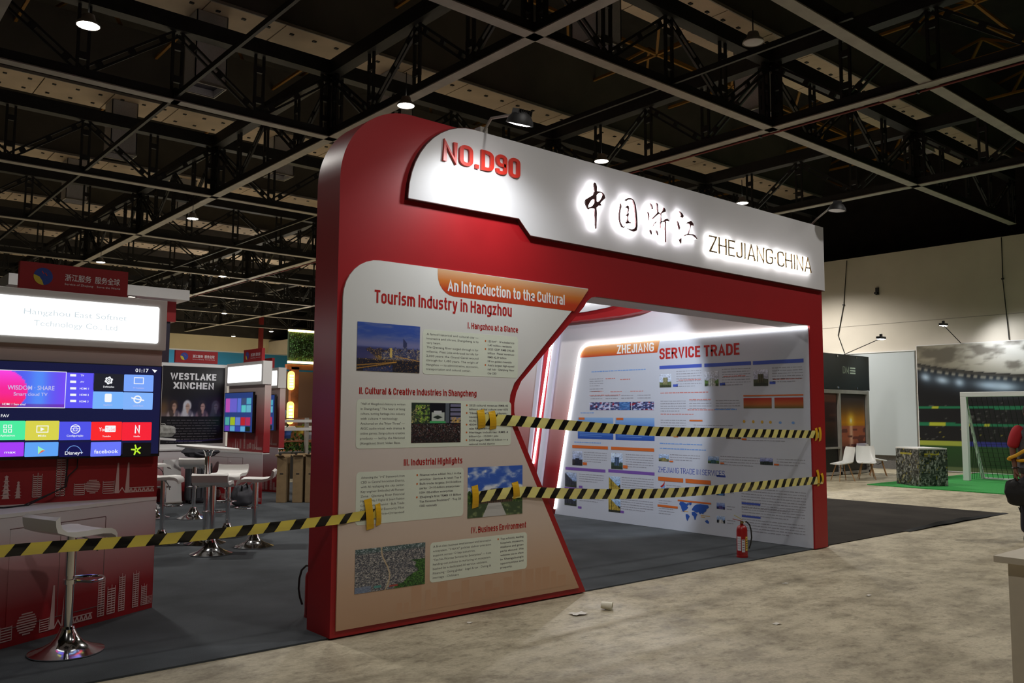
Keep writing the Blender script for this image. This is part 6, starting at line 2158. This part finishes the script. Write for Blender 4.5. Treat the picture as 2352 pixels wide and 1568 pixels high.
# ---- litter on the floor
p = at(1381, 1399, 'z', 0)
cpv = thing('paper_cup', 'white paper cup lying on its side on the concrete before the booth', 'cup', (p[0], p[1], 0), math.radians(-55))
ORG[cpv.name] = (0, 0, 0)
prof = [(.026, 0), (.026, .001), (.037, .088), (.039, .09), (.0385, .0925), (.036, .09), (.025, .004), (.001, .004)]
tilt = Matrix.Rotation(math.radians(90 + 6.5), 3, 'Y')
f = lambda q: tuple(tilt @ Vector(q) + Vector((0, 0, .0375)))
MB(f).lathe([(.001, 0)] + prof, 24).build('cup_body', mat('cup_paper', rgb(232, 226, 206), .6), cpv, smooth=True)
MB(f).lathe([(.0365, .088), (.0395, .0885), (.0395, .0925), (.0365, .0925), (.0365, .088)], 24).build('rim', mat('cup_paper', rgb(232, 226, 206), .6), cpv, smooth=True)
LIT = [(1328, 1411, .09, 'crumpled silver and white wrapper near the paper cup', 'wrapper'), (1804, 1340, .035, 'tiny white paper scrap on the open concrete', 'paper scrap'), (1995, 1368, .04, 'small white paper scrap farther right on the concrete', 'paper scrap'), (1785, 1433, .04, 'small grey paper scrap on a dark floor stain', 'paper scrap'), (1078, 1430, .03, 'tiny white paper scrap before the info board', 'paper scrap')]
for i, (px, py, s_, lab, cat) in enumerate(LIT):
    p = at(px, py, 'z', 0)
    r_ = random.Random(i)
    V = []
    for k in range(4):
        for j in range(4):
            V.append((p[0] + s_ * (k / 3 - .5) * 1.4 + r_.uniform(-.15, .15) * s_, p[1] + s_ * (j / 3 - .5) + r_.uniform(-.15, .15) * s_, .002 + r_.random() * .2 * s_))
    F_ = [(a * 4 + b, a * 4 + b + 1, (a + 1) * 4 + b + 1, (a + 1) * 4 + b) for a in range(3) for b in range(3)]
    o = MB().add(V, F_).build('litter_scrap' if i else 'sweet_wrapper', mat('litter_white', rgb(214, 208, 196), .5), None, loc=(p[0], p[1], 0))
    tag(o, lab, cat, 'litter on the concrete floor')

# ================================================================== BARRIER TAPES
M_tape_y = mat('tape_yellow', rgb(226, 206, 92), .28, coat=.3)
M_tape_backlit = mat('tape_backlit_yellow', rgb(236, 226, 140), .28, coat=.3)  # same yellow tape, light from behind put into the paler colour
M_tape_k = mat('tape_black', rgb(20, 20, 20), .28, coat=.3)
M_gaffer = mat('adhesive_yellow', rgb(222, 172, 26), .45)


def barrier_tape(label, pts, width, period=.165, bulge=.003, ym=None):
    P = [Vector(p) for p in pts]
    # smooth path
    path = []
    for i in range(len(P) - 1):
        a = P[max(0, i - 1)]; b = P[i]; c = P[i + 1]; d = P[min(len(P) - 1, i + 2)]
        for k in range(24):
            t = k / 24
            path.append(.5 * ((2 * b) + (c - a) * t + (2 * a - 5 * b + 4 * c - d) * t * t + (3 * b - a - 3 * c + d) * t ** 3))
    path.append(P[-1])
    S = [0]
    for a, b in zip(path[:-1], path[1:]):
        S.append(S[-1] + (b - a).length)
    L = S[-1]

    def pos(s):
        s = min(max(s, 0), L)
        import bisect
        i = min(len(S) - 2, max(0, bisect.bisect_right(S, s) - 1))
        t = (s - S[i]) / max(1e-9, S[i + 1] - S[i])
        return path[i].lerp(path[i + 1], t)

    r = thing('barrier_tape', label, 'barrier tape', tuple(P[0]), group='black and yellow barrier tapes')
    base = MB(); strp = MB()
    rows = 4

    def pt(s, j, out):
        v = j / rows - .5
        p = pos(s)
        return (p.x, p.y - out - bulge * (1 + math.cos(2 * math.pi * v * 1.5)) * .5 - .002 * math.sin(s * 5 + v * 4), p.z + v * width)
    n = int(L / .03)
    V = [pt(L * i / n, j, 0) for i in range(n + 1) for j in range(rows + 1)]
    F_ = [(i * (rows + 1) + j, i * (rows + 1) + j + 1, (i + 1) * (rows + 1) + j + 1, (i + 1) * (rows + 1) + j) for i in range(n) for j in range(rows)]
    base.add(V, F_)
    bo = base.build('ribbon', ym or M_tape_y, r, smooth=True)
    s = .05
    while s < L - .04:
        V = []; F_ = []
        for j in range(rows + 1):
            sh = width * .75 * (j / rows - .5)
            for q in range(3):
                V.append(pt(s + sh + q * period * .42 / 2, j, .0012))
        for j in range(rows):
            for q in range(2):
                a = j * 3 + q
                F_.append((a, a + 1, a + 4, a + 3))
        m = MB().add(V, F_)
        m.build('stripe', M_tape_k, bo, smooth=True)
        s += period
    return r


def Y0(px, py, d=.03):
    return tuple(at(px, py, 'y', -d))


barrier_tape('striped barrier tape from the left wing past the near bar stool', [(-3.4, .02, .80), (-2.07, .0, .825), Y0(400, 1235, .0), Y0(765, 1194, .018), Y0(800, 1189, .018), Y0(875, 1176, .018)], .068, .19)
barrier_tape('upper striped barrier tape across the booth opening', [Y0(1110, 964, .018), Y0(1180, 966, .018), Y0(1300, 976), Y0(1500, 990), Y0(1700, 994), Y0(1868, 997, .006), Y0(1882, 997, .006)], .092, ym=M_tape_backlit)
barrier_tape('lower striped barrier tape across the booth opening, rising to the right', [Y0(1086, 1143, .018), Y0(1190, 1130, .018), Y0(1300, 1133), Y0(1420, 1134), Y0(1550, 1131), Y0(1680, 1121), Y0(1800, 1109), Y0(1890, 1102, .006)], .092, ym=M_tape_backlit)
TP = [((1105, 941), (1108, 983), .075, 'left strip at the end of the upper tape'), ((1131, 944), (1134, 985), .07, 'second strip at the end of the upper tape'), ((846, 1146), (852, 1215), .062, 'wide strip holding the left barrier tape'), ((869, 1157), (871, 1206), .042, 'narrow strip holding the left barrier tape'),
      ((1092, 1115), (1093, 1166), .065, 'left strip at the end of the lower tape'), ((1184, 1107), (1188, 1144), .07, 'right strip at the end of the lower tape'), ((1876, 983), (1876, 1012), .05, 'left strip on the red pillar, upper tape'), ((1884, 981), (1885, 1013), .05, 'right strip on the red pillar, upper tape'),
      ((1879, 1079), (1882, 1116), .05, 'left strip on the red pillar, lower tape'), ((1889, 1087), (1891, 1110), .05, 'right strip on the red pillar, lower tape')]
for a, b, w_, lab in TP:
    dd = .0275 if a[0] < 1400 else .0155
    p, q = at(*a, 'y', -dd), at(*b, 'y', -dd)
    mb = MB()
    n = 6
    V = []
    base_d = .016 if a[0] < 1400 else .002
    for k in range(n + 1):
        t = k / n
        bump = dd - (dd - base_d) * abs(2 * t - 1) ** 2
        c = p + (q - p) * t
        for s in (-.5, .5):
            for e in (0, .002):
                V.append((c[0] + s * w_, -bump - e, c[2] + .012 * s * (1 if k in (0, n) else 0)))
    F_ = []
    for k in range(n):
        a_ = 4 * k
        F_ += [(a_, a_ + 4, a_ + 6, a_ + 2), (a_ + 1, a_ + 3, a_ + 7, a_ + 5), (a_, a_ + 1, a_ + 5, a_ + 4), (a_ + 2, a_ + 6, a_ + 7, a_ + 3)]
    o = mb.add(V, F_).build('adhesive_strip', M_gaffer, None, loc=(p[0], -.02, float(q[2])))
    tag(o, f'yellow adhesive {lab}', 'adhesive tape', 'yellow adhesive strips holding the tapes')

# ================================================================== FAR END OF THE HALL
# blue-fronted booth
bb = thing('blue_booth', 'far booth with a wide bright blue front behind the kiosks', 'booth', (13, 30, 0))
MB().box(8.2, 17.5, 30, 30.4, 2.84, 4.2).build('fascia', mat('fascia_blue', rgb(52, 150, 196), .5), bb)
for x in (8.3, 11.3, 14.3, 17.3):
    MB().box(x - .1, x + .1, 30.05, 30.35, 0, 2.84).build('post', M_white, bb)
MB().box(8.2, 17.5, 33.9, 34, 0, 2.84).build('rear_wall', mat('dim_panel', rgb(92, 84, 70), .7), bb)
MB().box(8.2, 17.5, 30, 34, 4.2, 4.25).build('roof', M_white, bb)
# coffee stand with living wall and yellow light lines
M_neon = mat('neon_yellow', (1, .72, .22), .5, emit=9)
M_wood = mat('stand_wood', rgb(134, 78, 44), .55, noise=.25, nscale=6)
M_leaf = mat('leaf_green', rgb(54, 92, 34), .7, noise=.4, nscale=3)
M_leaf2 = mat('leaf_light', rgb(104, 140, 50), .7, noise=.3, nscale=3)
cs = thing('coffee_stand', 'wooden stand with a green living wall and yellow light lines', 'stand', (12.6, 25.4, 0))
MB().box(11.56, 14.2, 24.9, 25.0, 3.66, 4.76).build('living_wall_core', mat('hedge_dark', rgb(30, 46, 22), .9), cs)
mb = MB()
rr = random.Random(5)
for k in range(1500):
    x = rr.uniform(11.56, 13.2); z = rr.uniform(3.66, 4.76); y = 24.88 - rr.random() * .06
    a = rr.uniform(0, 6.28); s_ = rr.uniform(.03, .07)
    mb.add([(x, y, z), (x + s_ * math.cos(a), y - .03, z + s_ * math.sin(a)), (x + s_ * math.cos(a + 1.2), y - .01, z + s_ * math.sin(a + 1.2))], [(0, 1, 2)])
mb.build('living_wall', M_leaf, cs, kind='stuff', fix=False)
for z in (4.80, 3.58):
    MB().cyl((11.5, 24.82, z), (14.2, 24.82, z), .045, 8).build('light_line', M_neon, cs, smooth=True)
MB().box(11.5, 14.2, 24.85, 25.05, 3.3, 3.5).build('beam', M_wood, cs)
for x, y in ((11.84, 24.95), (13.9, 24.95), (13.9, 26.3)):
    MB().box(x - .16, x + .16, y - .1, y + .1, 0, 3.4).build('post', M_wood, cs)
MB().box(11.9, 14.0, 26.3, 26.4, .9, 3.3).build('rear_wall', mat('stand_shade', rgb(96, 66, 44), .7), cs)
MB().box(11.4, 14.2, 24.7, 25.3, .0, 1.05).build('counter', M_wood, cs)
MB().box(11.3, 14.3, 24.6, 25.4, 1.05, 1.12).build('counter_top', M_white, cs)
for z0, z1, lab in ((2.5, 3.22, 'upper'), (1.2, 2.06, 'lower')):
    p = 11.63
    mb = MB(); rrect(mb, lambda u, v, d: (u, 24.78 - d, v), p - .13, p + .13, z0, z1, .12, 0, .06)
    nb_ = mb.build('neon_sign', mat('neon_sign_face', (1, .6, .1), .5, emit=3), cs)
    mb = MB()
    for k in range(5):
        mb.box(p - .07, p + .07, 24.71, 24.719, z0 + .1 + k * (z1 - z0 - .2) / 5, z0 + .1 + (k + .55) * (z1 - z0 - .2) / 5)
    mb.build('neon_letters', mat('neon_letter', (1, .95, .6), .5, emit=7), nb_, kind='stuff')
for (a, b, zz, lab) in ((12.0, 12.56, (3.16, 2.84), 'pair of yellow light lines on a pole left of the wooden stand post'), (13.13, 14.6, (3.18,), 'single yellow light line on a pole right of the wooden stand post')):
    pl_ = thing('light_line', lab, 'light line', (a, 27, 0), group='yellow light lines beyond the stand')
    for z in zz:
        MB().cyl((a, 27, z), (b, 27, z), .04, 8).build('tube', M_neon, pl_, smooth=True)
        MB().box(a, b, 27.03, 27.1, z - .03, z + .06).build('channel', M_steel_dark, pl_)
    MB().box(b - .06, b, 27.1, 27.16, 0, zz[0]).build('pole', M_steel_dark, pl_)
rc = thing('wall_column', 'red steel column before the far cream wall', 'column', (21.5, 50, 0))
MB().box(21.4, 21.65, 49.9, 50.15, 0, 8.3).build('shaft', mat('column_red', rgb(120, 30, 28), .5), rc)
MB().box(21.2, 21.85, 49.7, 50.35, 0, .1).build('base_plate', M_steel_dark, rc)
# planted display with boards and tools between the kiosks and the stand
pd = thing('garden_display', 'cluttered garden display with white rails behind the cardboard boxes', 'display', (6.6, 14.3, 0))
for z in (1.42, 1.22):
    MB().box(5.7, 8.2, 13.95, 14.0, z - .035, z + .035).build('rail', M_white, pd)
for x in (5.75, 6.9, 8.1):
    MB().box(x - .04, x + .04, 14.0, 14.08, 0, 1.5).build('post', M_steel_grey, pd)
MB().box(5.7, 8.2, 14.2, 15.4, 0, .62).build('planter', mat('planter_dark', rgb(46, 42, 36), .8), pd)
mb = MB(); m2 = MB()
for k in range(900):
    x = rr.uniform(5.75, 8.15); y = rr.uniform(14.2, 15.3); z = .62 + abs(rr.gauss(0, .22))
    s_ = rr.uniform(.04, .12); a = rr.uniform(0, 6.28)
    (mb if rr.random() < .6 else m2).add([(x, y, z), (x + s_ * math.cos(a), y + s_ * math.sin(a) * .5, z + s_ * .6), (x + s_ * .5 * math.cos(a + 1), y - .02, z + s_)], [(0, 1, 2)])
mb.build('dark_foliage', M_leaf, pd, kind='stuff', fix=False)
m2.build('light_foliage', M_leaf2, pd, kind='stuff', fix=False)
for i, (x, z, c_, nm) in enumerate(((6.25, 1.05, (190, 40, 36), 'red'), (6.55, .98, (60, 100, 180), 'blue'), (6.9, 1.1, (214, 180, 60), 'yellow'), (7.15, .95, (170, 176, 184), 'pale grey'), (6.4, 1.5, (150, 170, 200), 'light blue'))):
    o = thing('storage_tub', f'{nm} tub on the garden display shelf', 'tub', (x, 14.4, z), group='coloured tubs on the garden display')
    mc = mat('tub_' + nm.replace(' ', '_'), rgb(*c_), .5)
    MB().lathe([(.001, 0), (.085, 0), (.11, .18), (.105, .18), (.08, .01), (.001, .01)], 16, (x, 14.4, z)).build('tub', mc, o, smooth=True)
    MB().lathe([(.105, .17), (.118, .172), (.118, .19), (.105, .19), (.105, .17)], 16, (x, 14.4, z)).build('rim', mc, o, smooth=True)
MB().box(5.8, 8.1, 14.15, 14.62, .90, .94).build('shelf', M_wood, pd)
MB().box(6.2, 8.1, 14.3, 14.55, 1.46, 1.49).build('shelf', M_wood, pd)

# ================================================================== THE PERSON at the right edge
def skin_body(name, verts, edges, radii, material, parent, root=0, subd=2):
    me = bpy.data.meshes.new(name)
    me.from_pydata([tuple(v) for v in verts], edges, [])
    ob = bpy.data.objects.new(name, me)
    COL.objects.link(ob)
    ob.parent = parent
    sk = ob.modifiers.new('skin', 'SKIN')
    sk.use_smooth_shade = True
    sk.branch_smoothing = .4
    if not me.skin_vertices:
        bm = bmesh.new(); bm.from_mesh(me); bm.verts.layers.skin.verify(); bm.to_mesh(me); bm.free()
    for i, sv in enumerate(me.skin_vertices[0].data):
        q = radii[i]
        sv.radius = q if isinstance(q, tuple) else (q, q)
        sv.use_root = (i == root)
    ss = ob.modifiers.new('subsurf', 'SUBSURF')
    ss.levels = ss.render_levels = subd
    me.materials.append(material)
    return ob


pc = at(2380, 1243, 'z', 0)
ang = math.atan2(*(np.array([-.6, -1.0])[::-1]))
per = thing('person', 'person in grey top with red sleeves holding a black bag, cut by the right edge', 'person', (float(pc[0]), float(pc[1]), 0), math.radians(136))
ORG[per.name] = (0, 0, 0)
# local frame: +y forward (roughly towards the viewer's left), +x the person's right
M_skin = mat('skin_brown', rgb(112, 72, 54), .5)
V = [(0, 0, .95), (0, 0, 1.08), (0, .0, 1.24), (0, -.01, 1.40), (0, .0, 1.50), (0, .02, 1.60), (0, .03, 1.70), (0, .02, 1.76),
     (.17, 0, 1.43), (.235, -.02, 1.20), (.25, .05, .97), (.255, .07, .90), (.255, .08, .84),
     (-.17, 0, 1.43), (-.235, -.02, 1.20), (-.25, .06, .97), (-.25, .08, .90), (-.25, .09, .84),
     (.09, 0, .90), (.10, .02, .50), (.10, -.02, .10), (.10, .03, .05), (.10, .15, .035),
     (-.09, 0, .90), (-.11, .10, .52), (-.11, .04, .10), (-.11, .09, .05), (-.11, .21, .035)]
Ed = [(0, 1), (1, 2), (2, 3), (3, 4), (4, 5), (5, 6), (6, 7), (3, 8), (8, 9), (9, 10), (10, 11), (11, 12), (3, 13), (13, 14), (14, 15), (15, 16), (16, 17), (0, 18), (18, 19), (19, 20), (20, 21), (21, 22), (0, 23), (23, 24), (24, 25), (25, 26), (26, 27)]
Rr = [(.13, .10), (.12, .09), (.135, .095), (.14, .085), .06, (.075, .09), (.08, .10), (.06, .075), .058, .043, .03, (.036, .022), (.032, .02), .058, .043, .03, (.036, .022), (.032, .02), .085, .06, .042, .045, .035, .085, .06, .042, .045, .035]
# fingers and thumbs rooted in the palms
for sx, w in ((1, 12), (-1, 17)):
    bx, by, bz = V[w]
    for k, (dy, ln) in enumerate(((-.028, .062), (-.01, .072), (.009, .078), (.027, .07))):
        i0 = len(V)
        V += [(bx + sx * .004, by + dy, bz - .03), (bx - sx * .012, by + dy, bz - .03 - ln * .55), (bx - sx * .034, by + dy + .004, bz - .03 - ln * .75)]
        Ed += [(w, i0), (i0, i0 + 1), (i0 + 1, i0 + 2)]
        Rr += [.0095, .0088, .0078]
    i0 = len(V)
    V += [(bx - sx * .012, by + .042, bz + .02), (bx - sx * .026, by + .05, bz - .018)]
    Ed += [(w - 1, i0), (i0, i0 + 1)]
    Rr += [.0105, .009]
body = skin_body('body', V, Ed, Rr, M_skin, per)
shirt = skin_body('grey_top', [(0, 0, .84), (0, 0, .95), (0, 0, 1.10), (0, 0, 1.26), (0, -.01, 1.40), (0, 0, 1.52), (.15, 0, 1.41), (.20, -.005, 1.34), (-.15, 0, 1.41), (-.20, -.005, 1.34)], [(0, 1), (1, 2), (2, 3), (3, 4), (4, 5), (4, 6), (6, 7), (4, 8), (8, 9)],
                  [(.20, .155), (.195, .15), (.185, .138), (.195, .145), (.19, .125), (.09, .09), .085, .07, .085, .07], mat('top_grey', rgb(84, 84, 88), .85, noise=.15, nscale=40), per, root=2)
for s in (1, -1):
    skin_body('red_sleeve', [(s * .10, 0, 1.45), (s * .175, -.002, 1.425), (s * .222, -.012, 1.28), (s * .236, -.018, 1.19)], [(0, 1), (1, 2), (2, 3)], [.09, .092, .078, .074], mat('sleeve_red', rgb(170, 30, 40), .8), per)
skin_body('trousers', [(0, 0, 1.0), (0, 0, .93), (.09, 0, .86), (.10, .02, .50), (.10, -.02, .09), (-.09, 0, .86), (-.11, .10, .52), (-.11, .04, .09)],
          [(0, 1), (1, 2), (2, 3), (3, 4), (1, 5), (5, 6), (6, 7)], [(.185, .14), (.19, .145), .118, .086, .078, .118, .086, .078], mat('trouser_navy', rgb(36, 36, 48), .85), per, root=1)
for s, yy in ((.10, .0), (-.11, .06)):
    mb = MB(lambda p, s=s, yy=yy: (s + p[0] * 1.15, yy + .065 + p[1] * 2.9, p[2] * 1.25))
    mb.lathe([(.001, .002), (.048, .002), (.05, .02), (.046, .05), (.03, .075), (.001, .08)], 18)
    mb.build('shoe', M_black, per, smooth=True)
mb = MB(lambda p: (p[0] * .092, .012 + p[1] * .108, 1.685 + p[2] * .11))
hv = []
for j in range(9):
    t = math.pi * .62 * j / 8
    hv.append((math.sin(t), math.cos(t)))
mb.lathe(list(reversed(hv)), 20)
mb.build('hair', mat('hair_black', rgb(20, 17, 16), .6), per, smooth=True)
for s in (-1, 1):
    MB().lathe([(.001, -.007), (.009, 0), (.001, .007)], 10, (s * .031, .112, 1.655)).build('eye', mat('eye_white', rgb(210, 206, 200), .3), per, smooth=True)
    MB(lambda p, s=s: (s * .082 + p[0] * .4, .02 + p[1], 1.645 + p[2])).lathe([(.001, -.03), (.018, -.01), (.02, .012), (.001, .03)], 10).build('ear', M_skin, per, smooth=True)
MB().add([(-.012, .108, 1.615), (.012, .108, 1.615), (0, .135, 1.612), (0, .112, 1.655)], [(0, 1, 2), (0, 2, 3), (1, 3, 2), (0, 3, 1)]).build('nose', M_skin, per)
MB().box(-.022, .022, .104, .112, 1.585, 1.594).build('mouth', mat('lips', rgb(120, 64, 58), .5), per)
mb = MB(); mb.tube([(.25 + .036 * math.cos(t), .055 + .036 * math.sin(t), .945 + .006 * math.sin(t)) for t in np.linspace(0, 2 * math.pi, 17)[:-1]], .009, 6, closed=True)
mb.build('wristband', M_black, per, smooth=True)
# the bag in the hand, and a yellow strap over the forearm (things of their own)
rz = math.radians(136)


def PW_(p):
    return (float(pc[0]) + p[0] * math.cos(rz) - p[1] * math.sin(rz), float(pc[1]) + p[0] * math.sin(rz) + p[1] * math.cos(rz), p[2])


hb = PW_((.25, .08, .46))
bagp = lump('drawstring_bag', 'black soft bag hanging from the hand of the person', 'bag', hb, (.22, .26, .34), mat('bag_black', rgb(18, 18, 20), .7, noise=.3, nscale=14, bump=.4), 11)
MB().tube([(hb[0], hb[1], .79), PW_((.245, .06, .82)), PW_((.24, .09, .80)), (hb[0] + .01, hb[1], .77)], .012, 6).build('strap', M_black, bagp, smooth=True)
MB().tube([(hb[0] - .02, hb[1] - .03, .50), (hb[0] - .03, hb[1] - .04, .42), (hb[0] + .0, hb[1] - .03, .38), (hb[0] + .03, hb[1], .44)], .007, 6).build('drawstring', M_black, bagp, smooth=True)
ys = thing('yellow_strap', 'yellow strap folded over the forearm of the person', 'strap', PW_((.24, .03, 1.08)))
lp = [PW_(q) for q in ((.10, .13, 1.20), (.18, .12, 1.16), (.25, .10, 1.11), (.31, .05, 1.075), (.30, .0, 1.06), (.25, -.01, 1.05), (.2, .07, 1.04), (.12, .13, 1.05))]
MB().tube(lp, .022, 8).build('webbing', mat('strap_yellow', rgb(226, 170, 26), .6), ys, smooth=True)
MB().tube([PW_(q) for q in ((.10, .135, 1.22), (.08, .14, 1.15), (.10, .135, 1.07))], .03, 8).build('fold', MATS['strap_yellow'], ys, smooth=True)
